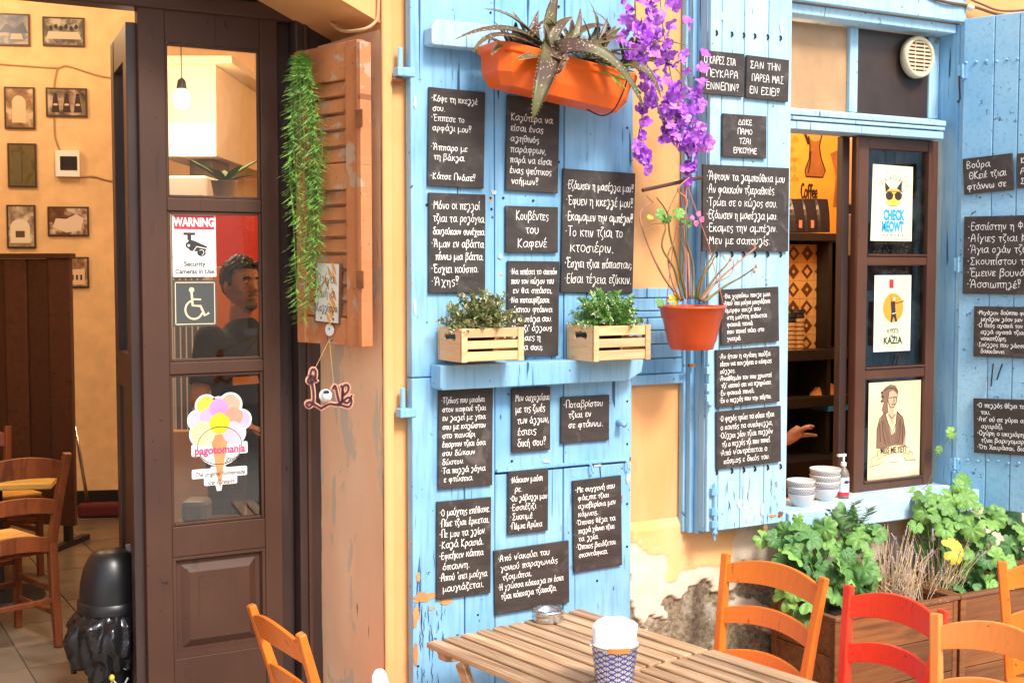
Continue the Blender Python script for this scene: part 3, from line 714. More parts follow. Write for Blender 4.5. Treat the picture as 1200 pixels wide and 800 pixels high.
# ---------------------------------------------------------------- chalkboards
BOARDS = [
 # tl, tr, br, bl pixels, lines, label, v
 ((500,102),(566,109),(566,221),(501,218), "·Κόψε τη κκελλέ|σου.|·Έππεσε το|αρφάλι μου!||·Άππαρο με| τη βάκλα.||·Κάτσε Πνάσε!", 'tall chalkboard at the top left of the blue door, first line Κόψε τη κκελλέ'),
 ((592,112),(653,118),(653,227),(592,223), "|Καλύτερα να|είσαι ένας|αληθινός|παράφρων,|παρά να είσαι|ένας ψεύτικος| νοήμων!", 'tall chalkboard partly covered by the orange trough, text ending νοήμων'),
 ((500,226),(567,228),(567,343),(502,343), "·Μόνο οι πελλοί|τζιαι τα ρολόγια|δουλεύκουν συνέχεια|·Άμαν εν αβάττα| πίννω μια βάττα.|·Έσχιει κούσπο.|·Άχης!", 'tall chalkboard left of the Καφενέ sign, first line Μόνο οι πελλοί'),
 ((591,241),(652,243),(652,296),(591,296), "C|Κουβέντες|του|Καφενέ", 'small square chalkboard with large words Κουβέντες του Καφενέ'),
 ((593,306),(653,306),(653,417),(593,418), "·Να ππέσει το αππόν|που τον κώλον του| εν θα σπάσει.|·Να ποταυρίζεσαι| ώσπου φτάννει| η κουτάλα σου.|·Με τζι΄ άλλους| έπκιαες η| μάνα σου;", 'tall chalkboard standing behind the left planted crate, lines of fine writing'),
 ((657,197),(741,204),(741,343),(657,343), "·Εζάωσεν η μασέλλα μου!|·Έφυεν η κκελλέ μου!|·Εκαμαμεν την αμπέλιν!|·Το κτιν τζιαι το| κτοσιέριν.|·Έσχιει τζιαι πόπασταν;|·Είσαι τέλεια εζίκκιν.", 'largest chalkboard on the blue door, above the right planted crate'),
 ((512,457),(575,455),(576,567),(513,573), "·Τζείνος που μπαίνει|στον καφενέ τζιαι|εν λαλεί με γεια|σου με καλώστον|στο παναΐρι|έπαρτον τζιαι όσα|σου δώκουν|δώστον.|·Τα πολλά λόγια| ε φτώσεια.", 'tall chalkboard with ten lines directly under the left end of the blue shelf'),
 ((598,455),(643,453),(643,526),(599,530), "Μεν ασχολείσαι|με τις ζωές| των άλλων,| έσιεις| δική σου!", 'small upright chalkboard under the shelf, text ending δική σου'),
 ((656,465),(712,462),(712,515),(656,519), "·Ποταβρίστου|  τζιαι εν|  σε φτάννω.|", 'small square chalkboard under the right crate, starting Ποταβρίστου'),
 ((594,552),(640,549),(641,620),(594,626), "·Νάκκον μούσι|  ρε.|·Ου λάβαλλι μου|·Εσσιέζιζι|·Σικκιμέ|·Πάμνε Αρώτα", 'small chalkboard listing six short lines, starting Νάκκον μούσι'),
 ((511,587),(574,582),(573,693),(510,702), "·Ο μούχτης επέθανε.|·Πίνε τζιαι έρκεται.|·Πε μου τα λλίον.|·Καλά Κρασιά.|·Εφκήκεν κάππα| όπαννη.|·Απού ΄σιει μούγια| μουγιάζεται.", 'lowest left chalkboard on the blue door above the peeling orange paint'),
 ((577,644),(665,633),(665,704),(579,720), "·Από ν΄ακούει του| γονιού παραγωνιάς|  τζοιμάται.|·Η γλώσσα κόκκαλα εν έσιει| τζιαι κόκκαλα τζακκίζει.|", 'wide tilted chalkboard just above the table top and ashtray'),
 ((670,563),(726,556),(727,661),(671,670), "·Με συγγενή σου| φάε,πιε τζιαι| αλισβερίσια μεν| κάμνεις.|·Όποιος θέλει τα| πολλά χάννει τζιαι| τα λλία.|·Όποιος βκιάζεται| σκοντάφκει.|", 'tall chalkboard at the lower right of the blue door, starting Με συγγενή σου'),
]
LSV = .145                                   # face of the left window shutter
SBOARDS = [
 ((819,59),(870,64),(870,114),(819,110), "Ο ΚΑΡΕΣ ΣΤΑ| ΠΕΥΚΑΡΑ| ΕΝΝΕΠΙΝ!", 'small chalkboard in capitals at the top left of the window shutter, reading ΠΕΥΚΑΡΑ'),
 ((872,65),(922,71),(922,120),(873,115), "ΣΑΝ ΤΗΝ| ΠΑΡΕΑ ΜΑΣ|ΕΝ ΕΣΙΕΙ!", 'small chalkboard in capitals beside the upper window pane, reading ΠΑΡΕΑ ΜΑΣ'),
 ((845,133),(896,137),(896,186),(845,184), "C|ΔΩΚΕ|ΠΑΜΟ|ΤΖΑΙ|ΕΡΚΟΥΜΕ", 'small square chalkboard with four short capital words, ending ΕΡΚΟΥΜΕ'),
 ((821,193),(922,197),(922,295),(822,294), "·Άψτουν τα λαμπούθκια μου|·Αν φακκούν τζιεραθκιές.|·Τρώει σε ο κώλος σου.|·Εζάωσεν η μασέλλα μου.|·Εκαμες την αμπέλιν.|·Μεν με σαπουλίς.", 'largest chalkboard on the window shutter, behind the dry geranium stems'),
 ((843,340),(910,335),(911,400),(843,404), "·Θα χορεύκω πουλε μου.|·Απού ΄σιει μούγια μουγιάζεται|·όμορφο πουλί που|  στη μούττη πιάνεται|  φακκά πενιά|  που πονεί πάει στο|  γιατρό.", 'chalkboard half hidden behind the hanging terracotta pot'),
 ((837,410),(911,405),(912,470),(838,477), "·Αν ήταν η αγάπη πούζα|είσεν να πουλήσει ο κόσμος|ούλλος.|·Αναθθεμάν τον που χρωστεί| τζι΄ αππού σει να πληρώσει.|·Εν φακκά πενιά.|·Εν ο πελλός που την πόρτα.", 'wide chalkboard on the shutter just below the terracotta pot, second from the bottom'),
 ((837,482),(912,475),(914,540),(839,549), "·Ο ψηλός τρώει τα σύκα τζιαι|ο κοντός τα συκόφυλλα.|·Ούλλοι λίον τζιαι πολλύν| τζι ο πελλός τζι που πονεί.|·Από ν΄αντρέπεται ο|  κόσμος ε δικός του.", 'lowest chalkboard on the left window shutter above its bolt'),
]
def chalkboard(q, text, label, M, w, h, seed, group, crop=None, th=.012):
    t = thing('chalkboard', label, 'chalkboard', M=M, group=group)
    MB().box(-w/2, w/2, -h/2, h/2, .0005, th).build('panel', [BOARD], t, bevel=.0012, seg=1)
    mb = MB()
    for (x, y) in ((0, h*.46), (0, -h*.46)):
        mb.disc(x+random.uniform(-.01, .01), y, .0028, z=th+.0009, n=8)
    mb.build('nail_heads', BOARDE, t)['kind'] = 'stuff'
    lines = text.split('|'); al = 'l'
    if lines[0] == 'C': al = 'c'; lines = lines[1:]
    chalk(t, lines, w, h, th+.0006, pen=.0026 if h/len(lines) > .03 else .0021, seed=seed, align=al, crop=crop)
    return t
for i, (tl, tr, br, bl, tx, lb) in enumerate(BOARDS):
    v = BV+.002
    M, w, h = quadframe(P(*tl, v), P(*tr, v), P(*br, v), P(*bl, v))
    chalkboard(None, tx, lb, M, w, h, 10+i, 'chalkboards on the blue plank door')

# ================================================================ wall strip between door and window: blue planking
bp = thing('blue_wall_planking', 'short run of horizontal light blue boards behind the hanging pot', 'planking', (wx(743, .02), -.002, wz(770, 450, .02)))
ys = [337, 349, 364, 372, 387, 403, 420, 438]
for a_, b_ in zip(ys[:-1], ys[1:]): plank(wx(739, .02), wx(830, .02), wz(770, b_, .02), wz(770, a_, .02), .002, .02+random.uniform(-.001, .001), bp, BLUE, 'plank', .003)
plank(wx(739, .03), wx(830, .03), wz(770, 451, .03), wz(770, 438, .03), .002, .032, bp, BLUE, 'bottom_rail', .004)

# ================================================================ left window shutter (folded leaves)
zb1, zt1 = wz(800, 623, .03), 3.2
lsx = thing('window_shutter', 'light blue folded plank shutter left of the cafe window, hung with chalkboards', 'shutter', (wx(798, .04), -.003, wz(860, 617, LSV)))
steps = [(798, 806, .004, .035), (806, 816, .036, .065), (816, 826, .066, .095)]
for a_, b_, v0, v1 in steps:                 # the folded leaves seen from their edges
    wbox(MB(), wx(a_, v1-.02), wx(905, v1), zb1+.005*v1, zt1, v0, v1).build('folded_leaf', BLUE, lsx, True, bevel=.004)
sx_ = [wx(p, LSV) for p in (836, 843, 869, 897, 924)]
zb2 = wz(880, 617, LSV)
wbox(MB(), sx_[0]-.03, sx_[4], zb2, zt1, .097, LSV-.016).build('backing_board', BLUE, lsx, True)
for a_, b_ in zip(sx_[1:-1], sx_[2:]): plank(a_, b_, zb2, zt1, LSV-.016, LSV, lsx, BLUEL, 'plank', .004, .0015)
plank(sx_[0]-.028, sx_[1], zb2, zt1, LSV-.016, LSV+.001, lsx, BLUEL, 'stile', .004)
mb = MB()
for py in (42, 298, 549):
    for px in (839, 857, 871, 884, 899, 914):
        p = P(px, py - (px-880)*(.09 if py > 400 else (-.08 if py < 100 else 0)), LSV)
        mb.tube([p+Vector((0, .001, .008)), p+Vector((.001, -.006, .004)), p+Vector((.003, -.006, -.006)), p+Vector((0, -.001, -.010))], .0035, 6)
mb.build('screw_heads', IRON, lsx, True)['kind'] = 'stuff'
for i, q in enumerate(((914, 602, 3, 3), (836, 612, 4, 5), (905, 604, 5, 1.5))): patch(*q, LSV, FLAKE if i else RUST, lsx, 120+i)
for i, q in enumerate(((850, 300, 3, 3), (900, 325, 3, 2), (866, 590, 2, 5), (893, 598, 2, 7), (846, 20, 2, 5), (915, 30, 2, 6))): patch(*q, LSV, UNDER, lsx, 130+i)
mb = MB(); r_ = random.Random(19)
for k in range(45):
    px, py = r_.uniform(838, 921), (r_.uniform(555, 612) if k % 3 else r_.uniform(0, 340)); L_ = r_.uniform(4, 22); c_ = P(px, py, LSV); n_ = 5
    if c_.z-L_*.0034 < zb2+.005: L_ = max(2, (c_.z-zb2-.006)/.0034)
    pts = [(c_.x+r_.gauss(0, .0012), c_.z-L_*.0034*j/n_) for j in range(n_+1)]
    mb.ribbon(pts, [.0004+.0014*math.sin(math.pi*j/n_) for j in range(n_+1)], 0, Matrix(((1, 0, 0, 0), (0, 0, -1, -LSV-.0016), (0, 1, 0, 0), (0, 0, 0, 1))))
mb.build('paint_cracks', CRK, lsx, True)['kind'] = 'stuff'
for nm, px, y0, y1 in (('latch', 829, 425, 482), ('bolt', 835, 565, 632)):
    mb = MB(); a_ = P(px, y0, LSV); b_ = P(px, y1, LSV)
    mb.tube([a_+Vector((0, -.012, 0)), b_+Vector((0, -.012, 0))], .0045, 8)
    for k in (.15, .5, .72): c_ = a_.lerp(b_, k); mb.box(c_.x-.016, c_.x+.016, c_.y-.019, c_.y-.0012, c_.z-.014, c_.z+.014)
    mb.ball((b_.x, b_.y-.014, b_.z+.03), .011, 8, 6)
    mb.build(nm, BLUE, lsx, True, bevel=.001)
p = P(808, 428, .075); mb = MB(); mb.box(p.x-.01, p.x+.02, p.y-.015, p.y+.0, p.z-.005, p.z+.006); mb.build('wedge', RUST, lsx, True)
for i, (tl, tr, br, bl, tx, lb) in enumerate(SBOARDS):
    v = LSV+.003
    M, w, h = quadframe(P(*tl, v), P(*tr, v), P(*br, v), P(*bl, v))
    chalkboard(None, tx, lb, M, w, h, 40+i, 'chalkboards on the left window shutter')

# ================================================================ window
win = thing('window_frame', 'light blue painted window frame with transom light above a brown casement', 'window', (XW0, -.0, ZS))
RV = -.095                                   # plane of the sashes
jx = wx(1095, RV)                            # right jamb inner face
plank(jx, XW1-.0, ZS-.0, ZT, -.16, .012, win, BLUE, 'jamb', .006)
plank(jx+.012, wx(1123, .03), ZS-.02, ZT+.12, .0125, .034, win, BLUEL, 'trim', .004)
plank(XW0-.04, wx(1124, .03), ZT-.0, ZT+.10, .002, .036, win, BLUEL, 'head_trim', .004)
plank(XW0-.02, jx, wz(1000, 30, RV)-.005, ZT, -.16, .0, win, BLUEL, 'head', .004)
zt_a, zt_b = wz(1000, 32, RV), wz(1000, 132, RV)   # transom glass
tx0, txm0, txm1, tx1 = XW0, wx(991, RV), wx(1001, RV), wx(1083, RV)
plank(txm0, txm1, zt_b, zt_a, RV-.05, RV, win, BLUEL, 'mullion', .004)
plank(tx1, jx, zt_b, zt_a, RV-.05, RV, win, BLUEL, 'transom_stile', .004)
zmo1, zmo0 = wz(1010, 134, .0), wz(1010, 157, .0)
for k, (a_, b_, v1) in enumerate(((0, .32, .012), (.32, .55, .006), (.55, 1, -.002))):
    plank(XW0-.02, wx(1102, .0)+.0*k, zmo1-(zmo1-zmo0)*b_, zmo1-(zmo1-zmo0)*a_, -.15, v1, win, BLUEL, 'moulding', .004)
plank(XW0-.02, jx, zmo1, zt_b, -.15, RV+.01, win, BLUEL, 'transom_rail', .004)
TAN = plain('frosted_tan_pane', (.50, .29, .14), .25, .12)
DARKP = plain('dark_brown_panel', (.050, .030, .024), .35, .2)
MB().box(XW0, txm0-.001, -RV+.02, -RV+.026, zt_b+.001, zt_a-.001).build('pane', TAN, win, True)
MB().box(txm1+.001, tx1-.001, -RV+.008, -RV+.016, zt_b+.001, zt_a-.001).build('panel', DARKP, win, True)
# sill
szt = wz(1000, 588, .10); szf = wz(1000, 617, .15)
XS0, XS1 = wx(915, .15), wx(1090, .15)
sill = thing('window_sill', 'thick light blue weathered timber sill under the cafe window', 'sill', (XS0, -.0, szf))
mb = MB(); mb.box(XW0-.03, XW1+.03, -.15, .10, szf, szt); mb.build('board', BLUEH, sill, True, bevel=.008, seg=3)
# round vent
vp = P(1072, 68, RV+.01)
ven = thing('round_vent', 'round cream plastic vent with horizontal louvres on the dark transom panel', 'vent', M=frame(vp, (1, 0, 0)))
rv = .5*(P(1072, 44, RV).z-P(1072, 93, RV).z)
CREAMP = plain('cream_plastic', (.80, .66, .45), .4, .05); VENTI = plain('vent_inside', (.35, .16, .03), .6)
MB().lathe([(rv*.80, .022), (rv*.80, .032), (rv*.88, .038), (rv*.97, .034), (rv, .02), (rv, .0), (rv*.8, .0)], 40, cap=False).build('ring', CREAMP, ven, smooth=True)
mb = MB(); mb.disc(0, 0, rv*.82, z=.008, n=32); mb.build('backing', VENTI, ven)
lm = MB()
for k in range(9):
    y = -rv*.72+k*rv*.18; hw = math.sqrt(max(0, (rv*.80)**2-y*y))-.001
    MB().box(-hw, hw, y-.004, y+.004, .014, .028, Matrix.Rotation(0, 4, 'X')).build('louvre', CREAMP, ven)
mb = MB()
for x in (-rv*.3, rv*.3): mb.box(x-.002, x+.002, -rv*.74, rv*.74, .0285, .031)
mb.build('crossbar', CREAMP, ven)

# brown casement leaf
CV = -.06
cx0, cx1 = wx(1003, CV), wx(1096, CV)
cz1, cz0 = wz(1050, 162, CV), wz(1050, 582, CV)
cas = thing('window_casement', 'brown wooden window casement with three panes carrying posters', 'window', (cx0, -CV, cz0))
ix0, ix1 = wx(1015, CV), wx(1085, CV)
pr = [(wz(1050, 300, CV), wz(1050, 176, CV)), (wz(1050, 431, CV), wz(1050, 311, CV)), (wz(1050, 562, CV), wz(1050, 443, CV))]
for a_, b_ in ((cx0, ix0), (ix1, cx1-.002)): plank(a_, b_, cz0, cz1, CV-.045, CV, cas, CASEM, 'stile', .004, 0)
zz = [cz1] + [q for r in pr for q in (r[1], r[0])] + [cz0]
for i in range(0, 8, 2): plank(ix0, ix1, zz[i+1], zz[i], CV-.043, CV-.003, cas, CASEM, 'rail', .004, .0004)
WGLASS = glass('window_glass', 2.6, (.93, .92, .90), .04)
for z0, z1 in pr: MB().box(ix0, ix1, -CV+.022, -CV+.026, z0, z1).build('pane', WGLASS, cas, True)
plank(wx(985, CV-.05), cx0-.001, cz0, cz1, CV-.09, CV-.052, cas, BROWNJ, 'meeting_post', .004, 0)
for z0, z1 in pr: wbox(MB(), ix0+.001, ix1-.001, z0-.0, z0+.008, CV-.021, CV+.004).build('glazing_ledge', CASEM, cas, True, bevel=.002)

# ================================================================ right shutter (standing open towards the street)
RD = Vector((.36, -.933, 0)).normalized()
ro = P(1124, 300, .045)
RN = Vector((RD.y, -RD.x, 0));  RN = RN if RN.dot(CAM-ro) > 0 else -RN
def onr(px, py, k=0): return pplane(px, py, ro+RN*k, RN)
rzt, rzb = onr(1124, 23).z, onr(1124, 592).z
RM = frame(Vector((ro.x, ro.y, rzb)), RD)
if RM.to_3x3().col[2].dot(CAM-ro) < 0: raise SystemExit('shutter faces away')
rsh = thing('open_window_shutter', 'bright blue plank shutter swung open to the right of the cafe window', 'shutter', M=RM)
def rl(px, py): q = RM.inverted() @ onr(px, py); return q.x, q.y
xe = [0] + [rl(p, 300)[0] for p in (1160, 1189)]
pw = xe[2]-xe[1]; xe += [xe[2]+pw*k for k in (.95, 1.9, 2.85)]
hh = rzt-rzb
for i, (a_, b_) in enumerate(zip(xe[:-1], xe[1:])):
    MB().box(a_+.001, b_-.001, 0, hh, -.028, random.uniform(-.001, .001)).build('plank', BLUER, rsh, bevel=.004)
mb = MB()
for py in (72, 540):
    x, y = rl(1160, py)
    for k in range(7): mb.ball((.015+k*.045, y+random.uniform(-.006, .006), .003), .0065, 8, 6)
mb.build('screw_heads', BLUER, rsh)['kind'] = 'stuff'
x, y = rl(1124, 95)
mb = MB(); mb.tube([(-.012, y+.02, .012), (-.008, y-.03, .016), (-.004, y-.08, .016), (-.012, y-.10, .014), (-.018, y-.09, .014)], .004, 6); mb.build('hook', IRON, rsh)
mb = MB(); x, y = rl(1180, 440); mb.tube([(x-.06, y+.05, .004), (x-.06, y+.0, .016), (x-.065, y-.05, .01)], .003, 6); mb.tube([(x-.02, y+.05, .004), (x-.03, y+.01, .016), (x-.04, y-.02, .01)], .003, 6); mb.build('wire_hook', IRON, rsh)
for py in (85, 310, 545):
    q = onr(1124, py); mb = MB(); mb.box(-.02, .02, rl(1124, py)[1]-.03, rl(1124, py)[1]+.03, .001, .006); mb.tube([(-.0, rl(1124, py)[1]-.035, .006), (-.0, rl(1124, py)[1]+.035, .006)], .006, 8); mb.build('hinge', BLUE, rsh)
RB = [
 ((1130,186),(1188,180),(1188,222),(1130,229), "Βούρα| ΘΚειέ τζιαι|φτάννω σε", 'small chalkboard reading Βούρα at the top of the open right shutter', 0),
 ((1193,180),(1252,176),(1252,217),(1193,221), "ΚΑΛΗ|ΑΡΚΗ|ΣΕ ΣΕ", 'chalkboard cut by the right edge of the photo beside the Βούρα one', 0),
 ((1130,254),(1262,251),(1262,346),(1130,344), "·Εσσιίστην η Φανού μου|·Αίγιες τζιαι Κούππες|·Άγια ολάν τζιαι πάμεν|·Σκουπίστου τζιαι έλα|·Έμεινε βουνάρι.|·Άσσιωπηλέ! Αβρα", 'large chalkboard with six lines on the open right shutter, starting Εσσιίστην', 0),
 ((1142,358),(1255,361),(1255,421),(1142,418), "·Μιγάλον δούππο φέρει|  μιγάλον λόον μεν|·Ο Θεός αγαπά τον κλέφτη|  αλλά αγαπά τζιαι|  νοικοτζύρη.|·Σούλλος που λάσσει|  δακκάννει", 'chalkboard second from the bottom on the open right shutter', 0),
 ((1142,467),(1255,469),(1255,537),(1142,529), "·Ο πελλός θέλει τον καλό|  του.|·Απ΄ ού σε γύρει ακρο|  αγαράζι.|·Ογύρη ο υκιλιάρης|  τζιαι βαρυγομαρκά|·Ότι Χουράσαι, δια", 'lowest chalkboard on the open right shutter', 0),
]
for i, (tl, tr, br, bl, tx, lb, _) in enumerate(RB):
    q = [pplane(*c, ro+RN*.003, RN) for c in (tl, tr, br, bl)]
    M, w, h = quadframe(*q)
    chalkboard(None, tx, lb, M, w, h, 70+i, 'chalkboards on the open right shutter')
# ================================================================ stickers, posters, small hanging things
RNG = random.Random(3)
def onpane(x0, y0, x1, y1, v):
    """sticker rectangle given by photo pixels, on the plane v"""
    tl, tr, br, bl = P(x0, y0, v), P(x1, y0, v), P(x1, y1, v), P(x0, y1, v)
    c = (tl+br)/2; return frame(c, (1, 0, 0)), tr.x-tl.x, ((tl.z-bl.z)+(tr.z-br.z))/2
def pm(name, c, rough=.5, **k): return plain(name, c, rough, **k)
WHT = pm('sticker_white', (.88, .86, .82)); REDP = pm('sticker_red', (.80, .03, .05)); DKP = pm('sticker_dark', (.035, .033, .033)); GREYP = pm('sticker_grey', (.07, .075, .075))
CRM = pm('sticker_cream', (.82, .66, .42)); PINK = pm('print_pink', (.85, .06, .20)); CYAN = pm('print_cyan', (.02, .38, .72)); YEL = pm('print_yellow', (.88, .62, .08))
GV = DV-.0205
# WARNING sticker
M, w, h = onpane(202, 250, 253, 324, GV)
t = thing('warning_sticker', 'white and red WARNING Security Cameras in Use sticker on the door glass', 'sticker', M=M)
MB().box(-w/2, w/2, -h/2, h/2, 0, .0006).build('sheet', WHT, t)
mb = MB(); mb.flat([(-w*.46, h*.47), (w*.46, h*.47), (w*.46, h*.25), (-w*.46, h*.25)], .0008); mb.build('red_band', REDP, t)
ftext('WARNING', h*.19, WHT, t, 0, h*.30, .0012, .0016, sx=.70)
ftext('Security', h*.105, DKP, t, 0, -h*.33, .0012, .0006); ftext('Cameras in Use', h*.105, DKP, t, 0, -h*.45, .0012, .0006, sx=.92)
mb = MB(); q = h
mb.flat([(-.25*w, .20*q), (.02*w, .20*q), (.02*w, .16*q), (-.25*w, .16*q)], .001)
mb.flat([(-.16*w, .16*q), (-.07*w, .16*q), (-.07*w, .08*q), (-.16*w, .08*q)], .001)
mb.flat([(-.19*w, .0), (-.12*w, .09*q), (.0, .07*q), (.30*w, -.02*q), (.26*w, -.09*q), (.12*w, -.10*q), (-.10*w, -.09*q)], .0011)
mb.disc(-.13*w, -.0*q, .075*w, z=.001); mb.disc(.16*w, -.12*q, .10*w, .06*w*1.3, z=.001)
mb.build('camera_print', DKP, t)
mb = MB(); mb.ribbon([(-.02*w, -.09*q), (.05*w, -.02*q), (.30*w, -.055*q)], .003, .0013); mb.disc(-.13*w, -.005*q, .03*w, z=.0013); mb.ribbon([(.16*w+.055*w*math.cos(a/3), -.11*q+.04*w*math.sin(a/3)*1.4) for a in range(-4, 8)], .002, .0013); mb.build('camera_print_light', WHT, t)
# wheelchair sticker
M, w, h = onpane(203, 328, 254, 382, GV)
t = thing('wheelchair_sticker', 'dark square sticker with gold wheelchair symbol below the warning sticker', 'sticker', M=M)
MB().box(-w/2, w/2, -h/2, h/2, 0, .0006).build('sheet', GREYP, t)
mb = MB(); e = .45
pts = [(-w*e, -h*e), (w*e, -h*e), (w*e, h*e), (-w*e, h*e), (-w*e, -h*e)]
for a_, b_ in zip(pts[:-1], pts[1:]): mb.ribbon([a_, b_], .003, .0009)
mb.disc(-.08*w, .29*h, .06*w, .06*w, z=.001)
mb.ribbon([(-.08*w, .22*h), (-.06*w, -.05*h), (.12*w, -.06*h), (.22*w, -.27*h), (.30*w, -.22*h)], .0085, .001)
mb.ribbon([(-.05*w, .09*h), (.12*w, .08*h)], .006, .001)
mb.ribbon([(-.03*w+.20*w*math.cos(R(a)), -.14*h+.20*h*math.sin(R(a))) for a in range(110, 345, 15)], .007, .0011)
mb.build('symbol_print', CRM, t)
# ice cream sticker
M, w, h = onpane(222, 462, 291, 573, GV)
t = thing('ice_cream_sticker', 'ice cream cone sticker with pastel scoops and pagotomania lettering on the lowest pane', 'sticker', M=M)
def U(px, py): return ((px-256.5)/69*w, (517.5-py)/111*h)
scoops = [((242, 474), 11, (.48, .62, .05)), ((270, 474), 12, (.78, .42, .30)), ((232, 490), 10, (.90, .48, .56)), ((244, 487), 10, (.55, .40, .80)), ((283, 492), 10, (.66, .44, .74)), ((274, 488), 11, (.70, .36, .26)),
          ((256, 477), 11, (.80, .28, .60)), ((238, 506), 14, (.90, .72, .36)), ((273, 507), 13, (.88, .50, .62)), ((257, 495), 12, (.66, .64, .02))]
mb = MB()
for (c, r_, _) in scoops: x, y = U(*c); mb.disc(x, y, (r_+2.5)/69*w, z=.0002+.00001*r_)
x, y = U(257, 522); mb.disc(x, y, 26/69*w, 23/111*h, z=.0004)
for (x0, y0, x1, y1, z) in ((224, 518, 290, 532, .00045), (224, 547, 289, 558, .0005), (238, 556, 277, 567, .00055)):
    (a_, b_), (c_, d_) = U(x0, y0), U(x1, y1); mb.flat([(a_, b_-.004), (a_+.004, b_), (c_-.004, b_), (c_, b_-.004), (c_, d_+.004), (c_-.004, d_), (a_+.004, d_), (a_, d_+.004)], z)
mb.flat([U(246, 545), U(264, 545), U(258, 574), U(253, 574)], .0006)
mb.build('white_backing', WHT, t)
for i, (c, r_, col) in enumerate(scoops):
    x, y = U(*c); mb = MB(); rr = r_/69*w
    mb.flat([(x+rr*(1+.04*math.sin(5*a))*math.cos(a), y+rr*(1+.04*math.cos(4*a))*math.sin(a)) for a in [k*math.pi/12 for k in range(24)]], .0008+.00006*i)
    mb.build('scoop_print', pm('scoop_%d' % i, col, .6, var=.25), t)
mb = MB(); mb.flat([U(246, 508), U(268, 508), U(262, 540), U(257, 572), U(254, 560)], .0011); mb.build('cone_print', pm('cone_print', (.72, .30, .12), .6, var=.3), t)
mb = MB(); mb.ribbon([(x+26/69*w*math.cos(R(a)), y+22/111*h*math.sin(R(a))) for x, y in (U(257, 521),) for a in range(-10, 200, 10)], .0028, .0014)
mb.ribbon([(x+26/69*w*math.cos(R(a)), y+22/111*h*math.sin(R(a))) for x, y in (U(257, 521),) for a in range(205, 340, 10)], .0028, .0014); mb.build('ring_print', DKP, t)
x, y = U(257, 530); ftext('pagotomania', 13/111*h, PINK, t, x, y, .0018, .0013, sx=.90)
x, y = U(274, 540); ftext('gelato', 9/111*h, DKP, t, x, y, .0018, 0, shear=.4)
x, y = U(256.5, 556); ftext('The original homemade', 7.5/111*h, DKP, t, x, y, .0018, 0.0002, shear=.4, sx=.83)
x, y = U(257, 566); ftext('Ice Cream', 7.5/111*h, DKP, t, x, y, .0018, 0.0002, shear=.4)

# posters on the casement
PV = CV-.0205
POST = pm('poster_paper', (.80, .77, .56), .5, var=.05)
M, w, h = onpane(1022, 193, 1069, 282, PV)
t = thing('cat_poster', 'cream poster with sunglasses cat and blue words CHECK MEOWT on the top pane', 'poster', M=M)
def U2(px, py): return ((px-1045.5)/47*w, (237.5-py)/89*h)
MB().prism([(-w/2, h/2), (w/2, h/2-.004), (w/2, -h/2), (-w/2-.008, -h/2)], 0, .001).build('sheet', POST, t)
z = .0014
mb = MB(); mb.flat([U2(1039, 217), U2(1042, 221), U2(1050, 221), U2(1053, 217), U2(1056, 226), U2(1054, 236), U2(1049, 241), U2(1044, 241), U2(1038, 235), U2(1037, 226)], z); mb.build('cat_face_print', YEL, t)
mb = MB()
for a_, b_, c_ in (((1037, 225), (1036, 213), (1042, 220)), ((1050, 220), (1056, 211), (1056, 224))): mb.flat([U2(*a_), U2(*b_), U2(*c_)], z+.0003)
x, y = U2(1041.5, 229); mb.disc(x, y, 4.3/47*w, 5/89*h, z+.0006); x, y = U2(1052, 229); mb.disc(x, y, 4.3/47*w, 5/89*h, z+.0006)
mb.ribbon([U2(1037, 227), U2(1057, 227)], .003, z+.0005); mb.ribbon([U2(1037, 236), U2(1042, 241), U2(1050, 241), U2(1056, 236)], .0022, z+.0004)
for px in (1044, 1046.5, 1049): mb.ribbon([U2(px, 218), U2(px, 223)], .0015, z+.0004)
x, y = U2(1047, 236); mb.disc(x, y, .003, .002, z+.0005)
for k, (px, py) in enumerate(((1039, 201), (1052, 202), (1036, 206), (1060, 206))): x, y = U2(px, py); mb.flat([(x-.003, y-.003), (x+.003, y-.003), (x, y+.004)], z)
mb.build('cat_outline_print', DKP, t)
mb = MB(); mb.ribbon([U2(1037.5, 224), U2(1057, 224)], .004, z+.0002); x, y = U2(1046, 200); mb.flat([(x-.003, y-.003), (x+.003, y-.003), (x, y+.004)], z); mb.build('red_print', REDP, t)
word = 'ΠΡΙΝΙΑΡΟΥΚΑΛΟΣ'
for k, ch_ in enumerate(word):
    a = R(150-120*k/(len(word)-1)); x, y = U2(1047, 226); ftext(ch_, .030, DKP, t, x+.085*math.cos(a), y+.062*math.sin(a)-.004, z, 0, rot=a-math.pi/2, sx=.45)
x, y = U2(1047, 256); ftext('CHECK', .062, CYAN, t, x, y-.004, z, .0035, sx=.62); x, y = U2(1046, 268); ftext('MEOWT', .062, CYAN, t, x, y-.010, z, .0035, sx=.58)
for k in range(6): x, y = U2(1036+k*4.3, 275); mb = MB(); mb.disc(x, y, .004, z=z, n=6); mb.build('dot_print', (DKP, REDP)[k % 2], t)
x, y = U2(1046, 278); ftext('nicosia', .009, GREYP, t, x, y, z, 0)
M, w, h = onpane(1024, 322, 1067, 411, PV)
t = thing('kazia_poster', 'pale green poster with orange circle and words ending KAZ!A on the middle pane', 'poster', M=M)
def U3(px, py): return ((px-1045.5)/43*w, (366.5-py)/89*h)
MB().box(-w/2, w/2, -h/2, h/2, 0, .001).build('sheet', WHT, t)
mb = MB(); mb.flat([(-w*.47, -h*.48), (w*.47, -h*.48), (w*.47, h*.48), (-w*.47, h*.48)], .0013)
